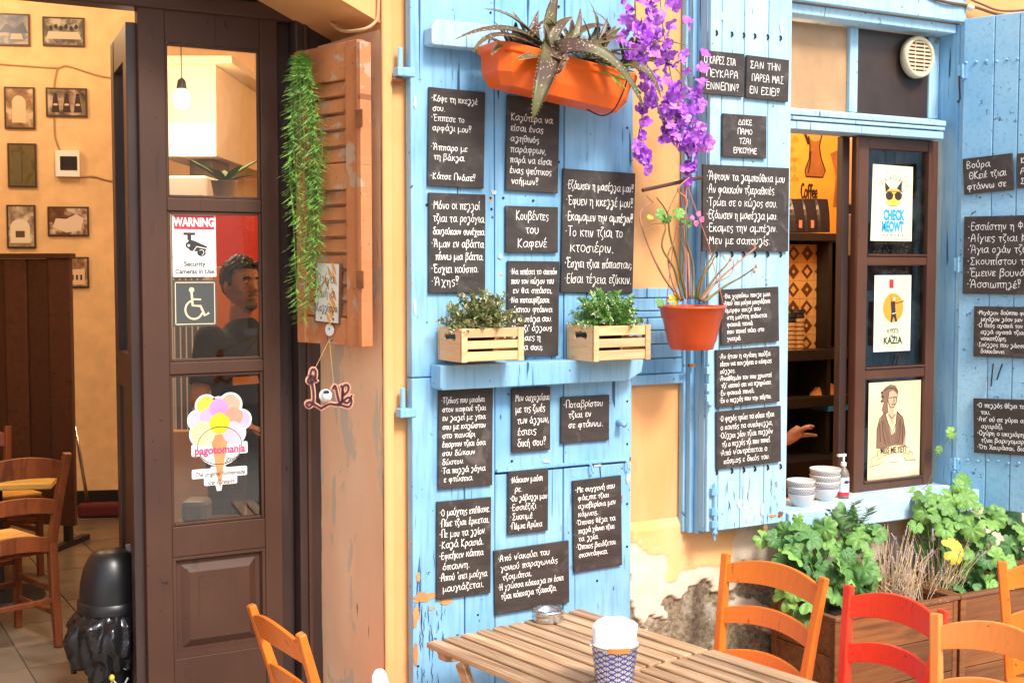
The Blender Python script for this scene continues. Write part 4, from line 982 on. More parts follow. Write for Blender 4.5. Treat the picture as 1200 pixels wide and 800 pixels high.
gm = NT('poster_green'); gm = gm.done(gm.mix(gm.ramp(gm.noise(gm.coord(), 5, 3), [(.35, 0.0), (.65, 1.0)]), (.60, .80, .56), (.84, .82, .50)), .5); mb.build('tinted_print', gm, t)
x, y = U3(1046, 360); mb = MB(); mb.disc(x, y, 12/43*w, 17/89*h, z=.0016, n=36); mb.build('circle_print', pm('print_orange', (.85, .34, .04)), t)
mb = MB(); z = .002
mb.flat([U3(1043, 353), U3(1048, 352), U3(1049, 366), U3(1044, 366)], z); mb.flat([U3(1044, 366), U3(1049, 366), U3(1051, 376), U3(1049, 377), U3(1046.5, 370), U3(1045, 377), U3(1043, 377)], z+.0001)
mb.ribbon([U3(1048, 355), U3(1057, 353)], .004, z+.0002); x, y = U3(1057.5, 352.5); mb.disc(x, y, .004, z=z+.0003, n=8); mb.ribbon([U3(1044, 355), U3(1043, 345)], .003, z); mb.ribbon([U3(1043, 343), U3(1043, 336)], .0015, z); mb.build('figure_print', DKP, t)
mb = MB(); x, y = U3(1047, 350); mb.disc(x, y, .006, .008, z+.0003, n=10); mb.ribbon([U3(1045, 367), U3(1049, 366)], .003, z+.0004); mb.build('figure_light_print', WHT, t)
mb = MB(); mb.flat([U3(1041, 327), U3(1046, 327), U3(1046, 337), U3(1041, 337)], z); mb.build('lantern_print', REDP, t)
x, y = U3(1046, 390); ftext('Η ΝΥΧΤΑ', .030, DKP, t, x, y, z, .0008, sx=.55); x, y = U3(1046, 394); ftext('ΜΕ Α', .012, DKP, t, x, y, z, .0003)
x, y = U3(1046, 402); ftext('KAZ!A', .044, DKP, t, x, y, z, .0015, sx=.9); x, y = U3(1046, 406); ftext('nicosia · cyprus', .010, GREYP, t, x, y, z, 0, sx=.8)
M, w, h = onpane(1017, 446, 1078, 561, PV)
t = thing('woman_poster', 'cream poster with line drawing of a woman above a banner MISS ME YET?', 'poster', M=M)
def U4(px, py): return ((px-1047.5)/61*w, (503.5-py)/115*h)
pp = NT('old_poster_paper'); pp = pp.done(pp.mix(pp.ramp(pp.noise(pp.coord(), 4, 4), [(.35, 0.0), (.7, 1.0)]), (.86, .66, .36), (.88, .80, .55)), .5)
MB().box(-w/2, w/2, -h/2, h/2, 0, .001).build('sheet', pp, t)
INK = pm('print_ink', (.055, .032, .022)); SKINP = pm('print_skin', (.66, .44, .28)); HT = pm('print_brown', (.26, .14, .09))
z = .0014; mb = MB()
mb.flat([U4(*q) for q in ((1036, 452), (1042, 449), (1048, 451), (1051, 457), (1050, 462), (1046, 457), (1041, 460), (1039, 470), (1040, 482), (1035, 484), (1032, 478), (1034, 470), (1031, 462), (1033, 456))], z)
mb.flat([U4(*q) for q in ((1036, 481), (1031, 488), (1027, 500), (1027, 522), (1034, 524), (1045, 520), (1058, 524), (1060, 505), (1057, 490), (1050, 481), (1048, 505), (1044, 508))], z+.0002)
mb.build('figure_print', HT, t)
mb = MB(); mb.flat([U4(*q) for q in ((1040, 458), (1045, 456), (1049, 460), (1049, 470), (1046, 476), (1047, 482), (1046, 500), (1040, 484), (1041, 476), (1039, 468))], z+.0001); mb.build('face_print', SKINP, t)
mb = MB(); I = lambda l, wd=.0034: mb.ribbon([U4(*q) for q in l], wd, z+.0006)
for l in (((1040, 458), (1039, 468), (1042, 476), (1046, 476), (1049, 470), (1050, 460)), ((1041, 465), (1044, 464)), ((1046.5, 464), (1049, 465)), ((1045.5, 464), (1046.5, 469), (1045, 470)), ((1043.5, 472.5), (1047, 472.5)),
          ((1034, 456), (1040, 453), (1047, 454), (1051, 459)), ((1036, 481), (1030, 488), (1027, 500), (1027, 522)), ((1050, 481), (1057, 489), (1060, 505), (1060, 522)), ((1036, 482), (1040, 495), (1045, 506), (1049, 495), (1050, 482)),
          ((1040, 484), (1044, 489), (1048, 484)), ((1033, 492), (1034, 505), (1037, 518)), ((1054, 492), (1054, 506), (1052, 518)), ((1030, 495), (1031, 515)), ((1057, 497), (1057, 518))): I(l, .0042)
for k in range(12): I(((1033+k*.6, 490+k*2.4), (1036+k*.6, 491+k*2.4)), .002); I(((1055-k*.4, 490+k*2.4), (1052-k*.4, 491+k*2.4)), .002)
for c in ((1032, 458), (1033, 463), (1032, 468)): x, y = U4(*c); mb.disc(x, y, .007, z=z+.0005, n=8)
mb.build('line_print', INK, t)
bw = [(1028, 526), (1036, 522), (1047, 520), (1058, 521), (1065, 525), (1065, 533), (1058, 530), (1047, 529), (1036, 531), (1028, 535)]
mb = MB(); mb.flat([U4(*q) for q in bw], z+.0009); mb.flat([U4(*q) for q in ((1028, 530), (1020, 534), (1022, 538), (1019, 543), (1030, 541), (1034, 538), (1034, 533))], z+.0008); mb.flat([U4(*q) for q in ((1063, 529), (1071, 533), (1068, 537), (1073, 540), (1062, 540), (1059, 536), (1059, 531))], z+.0008); mb.build('banner_print', pm('banner_cream', (.82, .62, .34)), t)
mb = MB(); 
for l in (bw+[bw[0]], ((1028, 530), (1020, 534), (1022, 538), (1019, 543), (1030, 541), (1034, 538)), ((1065, 529), (1071, 533), (1068, 537), (1073, 540), (1062, 540), (1059, 536))): mb.ribbon([U4(*q) for q in l], .0022, z+.0011)
mb.build('banner_outline_print', INK, t)
x, y = U4(1046.5, 528.5); ftext('MISS ME YET?', .038, INK, t, x, y-.002, z+.0012, .0010, sx=.74)
x, y = U4(1047, 541); ftext('brananas', .013, INK, t, x, y, z, 0, shear=.4)

# decorated card on the shutter, small round sticker, Love sign
def shfr(x0, y0, x1, y1, k):
    c = (pplane(x0, y0, hp+sn_*k, sn_)+pplane(x1, y1, hp+sn_*k, sn_))/2; a_ = pplane(x0, (y0+y1)/2, hp+sn_*k, sn_); b_ = pplane(x1, (y0+y1)/2, hp+sn_*k, sn_)
    xm_ = (x0+x1)/2; return frame(c, b_-a_) if False else frame(c, Vector((b_.x-a_.x, b_.y-a_.y, 0))), Vector((b_.x-a_.x, b_.y-a_.y, 0)).length, (pplane(xm_, y0, hp+sn_*k, sn_)-pplane(xm_, y1, hp+sn_*k, sn_)).z
M, w, h = shfr(369, 309, 397, 379, .042)
t = thing('painted_card', 'small white card with orange brush strokes and handwriting on the brown shutter', 'card', M=M @ Matrix.Rotation(R(-2), 4, 'Z'))
MB().box(-w/2, w/2, -h/2, h/2, -.012, 0).build('panel', pm('card_edge', (.10, .05, .03)), t); mb = MB(); mb.flat([(-w*.45, -h*.48), (w*.5, -h*.48), (w*.5, h*.5), (-w*.45, h*.5)], .0006); mb.build('sheet', pm('card_paper', (.80, .76, .70), .6, var=.1), t)
mb = MB(); rr = random.Random(5)
for k in range(11): x = rr.uniform(-.3, .35)*w; y = (k/11-.45)*h*.95; mb.ribbon([(x-.012, y+.02), (x, y), (x+.014, y-.022)], [.004, .016, .005], .001+.00002*k)
mb.build('brush_strokes', pm('ochre_wash', (.85, .36, .06), .6, var=.3), t)
chalk(t, ['Ολίγα', 'ζωή α', 'Καλλίτερα'], w, h*.8, .0016, pen=.0025, seed=5, name='handwriting', mat=DKP)
mb = MB(); mb.disc(-w*.22, -h*.42, .0045, z=.0012, n=10); mb.disc(w*.3, -h*.42, .0045, z=.0012, n=10); mb.build('pins', DKP, t)
M, w, h = shfr(382, 380, 391, 393, .038); t = thing('round_sticker', 'tiny round white sticker under the painted card', 'sticker', M=M); mb = MB(); mb.lathe([(w*.55, 0), (w*.55, .002)], 20, Matrix.Diagonal((1, h/w, 1, 1))); mb.build('disc', WHT, t); mb = MB(); mb.flat([(-.004, 0), (.004, 0), (.004, .008), (-.004, .008)], .0026); mb.build('mark', CYAN, t)
# Love: hangs on a string in front of the reveal
lc = PD(385, 458, 4.28); LM = frame(lc, RIGHT*.96+FWD*.28)
k_ = (PD(412, 458, 4.28)-PD(360, 458, 4.28)).length/52
lov = thing('love_sign', 'small cut-out wooden sign reading Love hanging from a string below the brown shutter', 'sign', M=LM)
def LQ(px, py): return ((px-385)*k_, (458-py)*k_)
strokes = [[(371, 446), (366, 440), (361, 444), (363, 448), (369, 444), (370, 434), (366, 432), (364, 440), (367, 455), (367, 470), (362, 476), (359, 472), (363, 470), (370, 474), (376, 478)],
           [(390, 455), (393, 452), (396, 466), (399, 473), (402, 460), (400, 452)], [(403, 463), (408, 458), (408, 452), (403, 452), (401, 460), (402, 470), (408, 472), (412, 464)]]
tail = [[(396, 474), (402, 470), (408, 466), (412, 470), (409, 477), (400, 475), (392, 474)]]
PINKW = wood('pinkish_cut_wood', (.60, .27, .17), (.72, .36, .24), (.4, .15, .1), (30, 30, 30), .6, .1)
mb = MB()
strokes.append([(376, 478), (380, 476), (386, 473), (392, 474)])
for i_, st in enumerate(strokes+tail):
    q = smooth([LQ(*p_) for p_ in st], 4); z_ = .0004*i_
    mb.ribbon(q, .016, z_); mb.ribbon(q[::-1], .016, z_-.008)
    for s_ in (-1, 1):
        ee = []
        for j in range(len(q)):
            a_, b_ = q[max(j-1, 0)], q[min(j+1, len(q)-1)]; L_ = math.hypot(b_[0]-a_[0], b_[1]-a_[1]) or 1; ee.append((q[j][0]-s_*(b_[1]-a_[1])/L_*.008, q[j][1]+s_*(b_[0]-a_[0])/L_*.008))
        mb.add([(x, y, z_) for x, y in ee]+[(x, y, z_-.008) for x, y in ee], [(j, j+1, len(ee)+j+1, len(ee)+j) for j in range(len(ee)-1)])
mb.build('letters', PINKW, lov)
mb = MB()
for st in strokes+tail: mb.ribbon(smooth([LQ(*p_) for p_ in st], 4), .0070, .0040)
mb.build('letter_faces', pm('dark_plum_paint', (.06, .015, .02)), lov)
x, y = LQ(381, 463); mb = MB(); mb.lathe([(.0, -.004), (.020, -.004), (.022, .0), (.020, .004), (.0, .006)], 24, Matrix.Translation((x, y, .006)), cap=False)
mb.build('saucer', WHT, lov, smooth=True); MB().lathe([(.009, -.016), (.013, .0), (.013, .012), (.011, .012)], 16, Matrix.Translation((x, y+.0, .016)) @ Matrix.Rotation(R(-90), 4, 'X') ).build('cup', WHT, lov, smooth=True)
mb = MB(); mb.disc(x, y+.014, .011, .006, .029); mb.build('coffee', pm('coffee_brown', (.05, .02, .01)), lov)
top = LM.inverted() @ pplane(386, 398, hp+sn_*.05, sn_)
mb = MB(); a_ = LQ(368, 434); b_ = LQ(391, 452); mb.tube([(a_[0], a_[1], 0), tuple(top)], .0012, 5); mb.tube([tuple(top), tuple(Vector(top)*.55+Vector((b_[0], b_[1], 0))*.45), (b_[0], b_[1], 0)], .0012, 5)
mb.build('string', pm('twine', (.45, .28, .10), .9), lov)
mb = MB(); mb.tube([tuple(Vector(top)+Vector((-.006, .012, 0))), tuple(Vector(top)+Vector((-.006, -.004, .004))), tuple(Vector(top)+Vector((.004, -.006, .004))), tuple(Vector(top)+Vector((.012, .0, .0)))], .002, 6); mb.build('hook', IRON, lov)

# cables
def cable(pts, r, label, mat):
    mb = MB(); mb.tube(pts, r, 8); return tag(mb.build('cable', mat, smooth=True), label, 'cable')
CABLE = plain('painted_cable', (.62, .36, .18), .7, .15)
def sm3(pts, k=5):
    out = []; Q = [pts[0]]+list(pts)+[pts[-1]]
    for i in range(1, len(Q)-2):
        a, b, c, d = [Vector(x) for x in Q[i-1:i+3]]
        for j in range(k):
            t = j/k; out.append(.5*(2*b+(c-a)*t+(2*a-5*b+4*c-d)*t*t+(3*b-a-3*c+d)*t**3))
    out.append(Vector(pts[-1])); return out
cable(sm3([P(362, 3, -.40), P(370, 14, -.36), P(382, 22, -.30), P(400, 36, -.12), P(424, 35, .004), P(438, 28, .008), P(443, 16, .008), P(443, -20, .008)]), .006, 'peach painted cable looping from the doorway arch up the wall', CABLE)
cable(sm3([P(1085, -4, .04), P(1110, 3, .05), P(1140, 8, .04), P(1170, 17, .03), P(1200, 18, .03), P(1260, 12, .02)]), .007, 'brown cable running across the wall above the right window shutter', plain('brown_cable', (.16, .08, .05), .6))
cable(sm3([P(1125, -6, .04), P(1150, 5, .05), P(1175, 13, .03), P(1215, 10, .03), P(1260, 0, .02)]), .005, 'thin second cable tangled above the right shutter, nearer the wall top', plain('brown_cable_thin', (.20, .10, .06), .6))
p = P(1137, 9, .05); jb = thing('cable_clip', 'small round cream cable clip above the open shutter', 'clip', p); MB().ball((0, 0, 0), .018, 12, 8, sc=(1.2, 1, .9)).build('body', CREAMP, jb, smooth=True)

# ================================================================ furniture
def chair(label, L, Rr, H, mat, cat='chair', group=None, lean=.10, slats=3, seatmat=None, taper=.035, floor=0.0, fl=1):
    """L, Rr: world points of the two back post tops; the seat lies to the side given by fl"""
    mid = (L+Rr)/2; wt = (Rr-L).length; xd = (Rr-L).normalized()
    yd = Vector((-xd.y, xd.x, 0)) * fl        # towards the seat front
    M = Matrix((xd, yd, Vector((0, 0, 1)))).transposed().to_4x4()
    M.translation = Vector((mid.x, mid.y, floor)) + yd*lean
    if fl < 0: pass
    t = thing('wooden_chair', label, cat, M=M, group=group)
    b = wt/2-taper; X = Vector((1, 0, 0)); hs = .44
    for s in (-1, 1):
        MB().sweep([(s*(b-.0), -.05, 0), (s*b, -.02, hs*.5), (s*(b+.002), 0, hs), (s*(b+taper*.5), -lean*.45, hs+(H-hs)*.5), (s*(wt/2), -lean, H)], [(.034, .030), (.036, .038), (.036, .040), (.034, .034), (.036, .026)], X).build('back_leg', mat, t, bevel=.006, seg=3)
        MB().sweep([(s*(b+.012), .36, 0), (s*(b+.012), .355, hs-.02)], [(.030, .030), (.036, .036)], X).build('front_leg', mat, t, bevel=.005)
    def wid(z): return b + (z-hs)/(H-hs)*taper if z > hs else b
    def yat(z): return -lean*max(0, (z-hs)/(H-hs))**1.1
    z1 = H-.025
    for k in range(slats):
        zt_ = z1-k*.165; hh_ = .075 if k else .085; zz0 = zt_-hh_; ww = wid(zt_)-.012; N = 14; vs = []; fs = []
        for i in range(N+1):
            u = -1+2*i/N; cv = 1-u*u; bow = -.030*cv; ar = .040*cv if k == 0 else .032*cv
            x = ww*u; y0 = yat(zt_)+bow; y1_ = yat(zz0)+bow
            zt2, zb2 = zt_-.012+ar, zz0+ar*(.55 if k == 0 else .8)
            vs += [(x, y1_+.009, zb2), (x, y1_-.009, zb2), (x, y0-.008, zt2), (x, y0+.008, zt2)]
        for i in range(N):
            for j in range(4): q = (j+1) % 4; fs.append((i*4+j, (i+1)*4+j, (i+1)*4+q, i*4+q))
        fs += [(0, 1, 2, 3), (N*4+3, N*4+2, N*4+1, N*4)]
        if fl < 0: fs = [f[::-1] for f in fs]
        MB().add(vs, fs).build('back_slat', mat, t, bevel=.003)
    sw = b+.02
    if seatmat:
        MB().box(-sw+.02, sw-.02, .0, .36, hs-.045, hs-.015).build('seat_frame', mat, t, bevel=.008)
        mb = MB(); n = 24; vs = []; fs = []
        for i in range(n+1):
            for j in range(n+1):
                x = -sw+.002+(2*sw-.004)*i/n; y = .005+.375*j/n; e = min(i, j, n-i, n-j)/n
                vs.append((x, y, hs-.012+.022*min(1, e*9)-.012*min(1, e*3)+.0025*((max(abs(i-n/2), abs(j-n/2)) % 2) < 1)))
        fs = [(i*(n+1)+j, (i+1)*(n+1)+j, (i+1)*(n+1)+j+1, i*(n+1)+j+1) for i in range(n) for j in range(n)]
        if fl < 0: fs = [f[::-1] for f in fs]
        mb.add(vs, fs); mb.build('seat', seatmat, t, smooth=True, solid=.02)
    else:
        MB().prism([(-sw, 0), (sw, 0), (sw+.01, .37), (sw-.02, .39), (-sw+.02, .39), (-sw-.01, .37)], hs-.03, hs).build('seat', mat, t, bevel=.006)
    for s in (-1, 1):
        MB().sweep([(s*b, -.03, .24), (s*(b+.01), .36, .24)], (.016, .028), X).build('stretcher', mat, t, bevel=.004)
        MB().sweep([(s*b, -.03, .14), (s*(b+.01), .36, .14)], (.016, .022), X).build('stretcher', mat, t, bevel=.004)
    for y, z in ((.36, .30), (.36, .20), (-.03, .20)): MB().box(-b, b, y-.009, y+.009, z-.012, z+.012).build('stretcher', mat, t, bevel=.004)
    return t
def seatside(L, Rr, towards):
    xd = (Rr-L); yd = Vector((-xd.y, xd.x, 0)); return 1 if yd.dot(towards-(L+Rr)/2) > 0 else -1
def place(label, l, r, H, mat, to, **k):
    L, Q = PZ(*l, H), PZ(*r, H); tw = PZ(*to, .45); f_ = seatside(L, Q, tw)
    if f_ < 0: L, Q = Q, L
    return chair(label, L, Q, H, mat, fl=1, **k)
place('orange ladder-back chair on the far side of the table against the peeling wall', (851, 648), (966, 676), .87, ORANGEC, (700, 900), lean=.07, group='painted taverna chairs outside')
place('bright red ladder-back chair between the orange chairs and the planter box', (995, 685), (1106, 714), .87, REDC, (700, 1000), lean=.06, group='painted taverna chairs outside')
place('light orange chair nearest the camera, overlapping the red chair', (1097, 718), (1243, 748), .92, ORANGEL, (900, 1100), lean=.04, group='painted taverna chairs outside')
place('orange chair at the right edge of the photo beside the geranium leaves', (1174, 657), (1300, 664), .87, ORANGEC, (1200, 900), lean=.05, group='painted taverna chairs outside')
place('orange chair seen from its side in front of the brown door', (294, 708), (352, 742), .87, ORANGEL if False else ORANGEC, (700, 740), lean=.12, slats=3, group='painted taverna chairs outside')

# slatted tables
TA, TB, TC = PZ(498, 752, .75), PZ(681, 712, .75), PZ(838, 759, .75)
ux = (TB-TA).normalized(); uy = Vector((ux.y, -ux.x, 0))
if uy.dot(TC-TB) < 0: uy = -uy
wT = (TB-TA).length; lT = (TC-TB).dot(uy)
TF = Matrix((ux, uy, ux.cross(uy))).transposed().to_4x4()
def table(org, label, n=10):
    M = TF.copy(); M.translation = Vector((org.x, org.y, 0)); sg = 1 if ux.cross(uy).z > 0 else -1
    t = thing('slatted_table', label, 'table', M=M, group='slatted wooden tables')
    Z = .75*sg
    p_ = wT/n
    for i in range(n):
        x0 = i*p_+.004; x1 = (i+1)*p_-.010+(.006 if i == n-1 else 0)
        e = RNG.uniform(-.002, .002)
        MB().prism([(x0, .004+e), (x0+.006, e), (x1-.006, e), (x1, .004+e), (x1, lT-.008), (x0, lT-.008)], Z-.020*sg, Z+RNG.uniform(-.0007, .0007)).build('slat', TEAK, t, bevel=.0035)
    for y0, y1 in ((.035, .075), (lT-.08, lT-.04)):
        mb = MB(); MM = Matrix(((1, 0, 0, 0), (0, 0, 1, 0), (0, sg, 0, 0), (0, 0, 0, 1)))
        mb.prism([(.02, .73), (wT-.02, .73), (wT-.03, .695), (wT-.06, .688), (.06, .688), (.03, .695)], y0, y1, MM)
        mb.build('bearer', TEAK, t, bevel=.003)
    for x0, x1 in ((.30, .335), (wT-.10, wT-.065)): MB().box(x0, x1, .078, lT-.083, Z-.022*sg, Z-.06*sg).build('rail', TEAK, t, bevel=.003)
    for x in (.07, wT-.11):
        for (ya, yb) in ((.08, lT-.12), (lT-.12, .08)):
            MB().sweep([(x+(.02 if ya < yb else 0), ya, Z-.065*sg), (x+(.02 if ya < yb else 0), yb, 0)], (.022, .045), Vector((1, 0, 0))).build('leg', TEAK, t, bevel=.003)
    return t
table(TA, 'slatted wooden folding table under the chalkboards, nearer the wall, with the ashtray')
table(TA+uy*(lT+.004)+ux*.012, 'slatted wooden folding table butted against the first one, running out of the photo')
# ashtray
ap = PZ(642, 726, .752); ash = thing('ashtray', 'round chrome ashtray at the far edge of the slatted table', 'ashtray', ap)
ar = .5*(PZ(661, 726, .76)-PZ(624, 726, .76)).length
MB().lathe([(ar*.95, 0), (ar, .004), (ar, .016), (ar*.97, .018), (ar, .020), (ar*.99, .036), (ar*.93, .041), (ar*.72, .040), (ar*.66, .030), (ar*.60, .012), (.0, .010)], 40, cap=False).build('bowl', METAL, ash, smooth=True)
mb = MB(); 
for k in range(9): a = k*.7; mb.ribbon([(ar*.92*math.cos(a+q*.04), ar*.92*math.sin(a+q*.04)) for q in range(6)], .002, .0418)
mb.build('rim_marks', IRON, ash)['kind'] = 'stuff'; mb = MB(); mb.disc(0, 0, ar*.62, z=.014); mb.build('ash', pm('ash_dark', (.05, .05, .05), .9), ash)
# tissue holder
tp = PZ(720, 806, .752); tis = thing('napkin_bucket', 'blue and white patterned tin bucket full of white paper napkins on the table', 'bucket', tp)
kk = (PZ(746, 790, .752)-PZ(694, 790, .752)).length; rt_ = kk*.50; rb_ = kk*.385; hb = .135
nb = 22; 
TIN = pm('white_enamel', (.80, .80, .80), .25); BLU = pm('cobalt_enamel', (.03, .06, .36), .3)
prof = [(rb_*.98, 0), (rb_, .002), (rt_, hb), (rt_+.0025, hb+.001), (rt_+.0025, hb+.004), (rt_-.001, hb+.004), (rb_-.004, .02), (rb_-.012, .006)]
MB().lathe(prof, 40, cap=False).build('bucket_body', TIN, tis, smooth=True)
mb = MB(); nc = 11; nr = 8; ch_ = (hb-.006)/nr
def cyl(a, z, o=.0006): r_ = rb_+(rt_-rb_)*z/hb+o; return Vector((r_*math.cos(a), r_*math.sin(a), z))
def band(pts, wd):
    vs = []; fs = []; n = len(pts)
    for i, (a, z) in enumerate(pts):
        a0, z0 = pts[max(0, i-1)]; a1, z1_ = pts[min(n-1, i+1)]; da, dz_ = (a1-a0)*rt_, z1_-z0; L = math.hypot(da, dz_); nx_, nz_ = -dz_/L*wd/2/rt_, da/L*wd/2
        vs += [cyl(a+nx_, z+nz_), cyl(a-nx_, z-nz_)]
    fs = [(2*i, 2*i+1, 2*i+3, 2*i+2) for i in range(n-1)]; fs += [f[::-1] for f in fs]; mb.add(vs, fs)
for i in range(nc):
    for s in (-1, 1):
        band([((i+.5+s*(.14+.26*(.5-.5*math.cos(2*math.pi*q/12*1))))*2*math.pi/nc + 0, .003+(hb-.006)*k/(12*nr)) for k in range(12*nr+1) for q in (k % 12,)], .0036)
    for j in range(nr):
        for off in (0, .5):
            a = (i+off)*2*math.pi/nc; z = .003+(hb-.006)*(j+(.5 if off == 0 else 0))/nr
            if z < .006: continue
            band([(a-.10, z), (a+.10, z)], .0026); band([(a, z-.0055), (a, z+.0055)], .0032)
mb.build('pattern_print', BLU, tis)
NAP = pm('napkin_paper', (.92, .92, .92), .8)
mb = MB()
for i in range(7):
    a = -.5+i*.16; c_ = Vector((math.cos(a*6)*.004, (i-3)*.007, 0)); ww = rt_*(.76+.10*math.sin(i*2)); top_ = hb+.060+.006*math.sin(i*3.1); vs = []; fs = []; n = 14
    for r_ in range(7):
        f_ = r_/6
        for q in range(n+1):
            u = -1+2*q/n; wv = ww*(1.0+.14*f_); z = hb*.5+(top_-hb*.5)*f_*1.12 - (.020*abs(u)**3)*f_**2
            vs.append((c_.x+wv*u, c_.y*(1-f_*.3)*(1+f_)+.006*math.sin(u*4+i)*f_, z))
    fs = [(r_*(n+1)+q, r_*(n+1)+q+1, (r_+1)*(n+1)+q+1, (r_+1)*(n+1)+q) for r_ in range(6) for q in range(n)]
    ang = math.atan2(RIGHT.y, RIGHT.x); m2 = MB(); m2.add(vs, fs, Matrix.Rotation(ang, 4, 'Z')); m2.build('napkin', NAP, tis, smooth=True, solid=.003)
ang = math.atan2(-FWD.y, -FWD.x)+.1
mb = MB(); vs = [cyl(ang+(-.5+q/8)*.85, hb-.009+.014*r_, .005) for r_ in (0, 1) for q in range(9)]; mb.add(vs, [(q, q+1, q+10, q+9) for q in range(8)]); mb.build('wooden_grip', pm('grip_wood', (.62, .24, .06), .5), tis, solid=.005)
mb = MB()
for s in (-1, 1):
    a = ang+s*1.5; c0 = cyl(a, hb-.004, .004); mb.tube([c0+Vector((math.cos(a+q/3)*.006, math.sin(a+q/3)*.006, .006*math.sin(q/1.6))) for q in range(10)], .0013, 5)
mb.tube([cyl(ang-1.5+3.0*q/16, hb-.004-.012*math.sin(math.pi*q/16)*0, .0055) for q in range(17)], .0012, 5)
mb.build('wire_handle', METAL, tis)
# rounded white top at the lower left: back of a white plastic chair
wp = PD(447, 800, 3.7)
wc = thing('white_plastic_chair', 'corner of a white plastic chair back rising from the bottom edge of the photo', 'chair', (wp.x, wp.y, 0))
kx = 3.7/1500; fr_ = frame((0, 0, 0), RIGHT); zt_w = PD(447, 783, 3.7).z
mb = MB(); mb.prism([(-.03, .45), (-.028, zt_w-.02), (-.018, zt_w-.002), (.0, zt_w), (.012, zt_w-.008), (.024, zt_w-.05), (.03, .45)], -.012, .012, fr_); mb.build('back_post', WHITE, wc, bevel=.008, seg=3)
mb = MB(); mb.prism([(-.03, .40), (-.03, .45), (-.40, .45), (-.40, .40)], -.42, -.0, fr_) if False else mb.box(-.35, .03, -.40, .012, .41, .44, fr_.inverted() if False else Matrix.Rotation(math.atan2(RIGHT.y, RIGHT.x), 4, 'Z')); mb.build('seat', WHITE, wc, bevel=.01)
for x, y in ((.0, 0), (-.32, 0), (-.32, -.38), (.0, -.38)):
    mb = MB(); mb.tube([(x, y, .41), (x*1.05+.01, y*1.05, 0)], [.02, .014], 8, Matrix.Rotation(math.atan2(RIGHT.y, RIGHT.x), 4, 'Z')); mb.build('leg', WHITE, wc, smooth=True)
# ================================================================ plants
LEAFG = leafmat('geranium_leaf', (.055, .17, .03), (.22, .43, .08)); LEAFD = leafmat('darker_leaf', (.05, .15, .04), (.10, .26, .06)); LEAFY = leafmat('yellowing_leaf', (.70, .42, .04), (.50, .48, .05))
ALOE = None
def aloemat():
    t = NT('speckled_aloe'); co = t.coord(); co2 = t.coord((1, 1, 1))
    c = t.mix(t.ramp(t.noise(co, 6, 4), [(.40, 0.0), (.62, 1.0)]), (.085, .042, .028), (.13, .125, .04))
    v = t.n('TexVoronoi'); v.inputs['Scale'].default_value = 95; t.l(co2, v.inputs['Vector'])
    sp = t.ramp(v.outputs['Distance'], [(.20, .85), (.30, 0.0)]); k = t.ramp(t.noise(co, 25, 3), [(.45, 0.0), (.55, 1.0)])
    ml = t.n('Math', operation='MULTIPLY'); t.l(sp, ml.inputs[0]); t.l(k, ml.inputs[1])
    return t.done(t.mix(ml.outputs[0], c, (.66, .52, .36)), .42, t.bump(sp, .3, .001))
ALOE = aloemat()
TEETH = pm('pale_teeth', (.55, .36, .22)); GREENS = leafmat('young_green_leaf', (.18, .36, .03), (.34, .52, .08))
ORPL = plain('orange_plastic', (.86, .135, .008), .38, .06, .08, 30); TERR = plain('terracotta_plastic', (.70, .095, .018), .36, .12, .1, 40)
def curvepts(a, b, c, n=10): return [a*(1-t)**2+b*2*t*(1-t)+c*t*t for t in [i/(n-1) for i in range(n)]]
def aloe_leaf(mb, mt, a, b, c, w, th, curl=0, n=12, teeth=True, upv=None):
    pts = curvepts(a, b, c, n); m = 8; vs = []; fs = []
    for i, p in enumerate(pts):
        t = i/(n-1); T = (pts[min(i+1, n-1)]-pts[max(i-1, 0)]).normalized()
        u = upv or Vector((0, -.4, 1)); side = T.cross(u); side = side.normalized() if side.length > .1 else T.orthogonal().normalized(); u2 = side.cross(T)
        ww = w*(1-t)**.70*(1-.25*(1-t)**3)+.0008; hh = th*(1-t)**.9+.0005
        sec = [(-1, 0.25), (-.6, -.35), (0, -.75), (.6, -.35), (1, .25), (.5, .12), (0, .02), (-.5, .12)]
        for x, y in sec: vs.append(p+side*x*ww/2+u2*y*hh)
        if teeth and 0 < i < n-1:
            for s in (-1, 1):
                for q in (0, .5):
                    bp_ = (p+side*s*ww/2+u2*.25*hh).lerp((pts[i+1]+side*s*(w*(1-(i+1)/(n-1))**.75)/2+u2*.25*hh), q)
                    mt.add([bp_-T*.0018, bp_+T*.0018, bp_+side*s*.0042+T*.001, bp_+u2*.0015], [(0, 1, 2), (0, 2, 3), (1, 3, 2), (0, 3, 1)])
    for i in range(n-1):
        for j in range(m): q = (j+1) % m; fs.append((i*m+j, i*m+q, (i+1)*m+q, (i+1)*m+j))
    fs.append(tuple(range(m-1, -1, -1))); fs.append(tuple((n-1)*m+j for j in range(m)))
    mb.add(vs, fs)
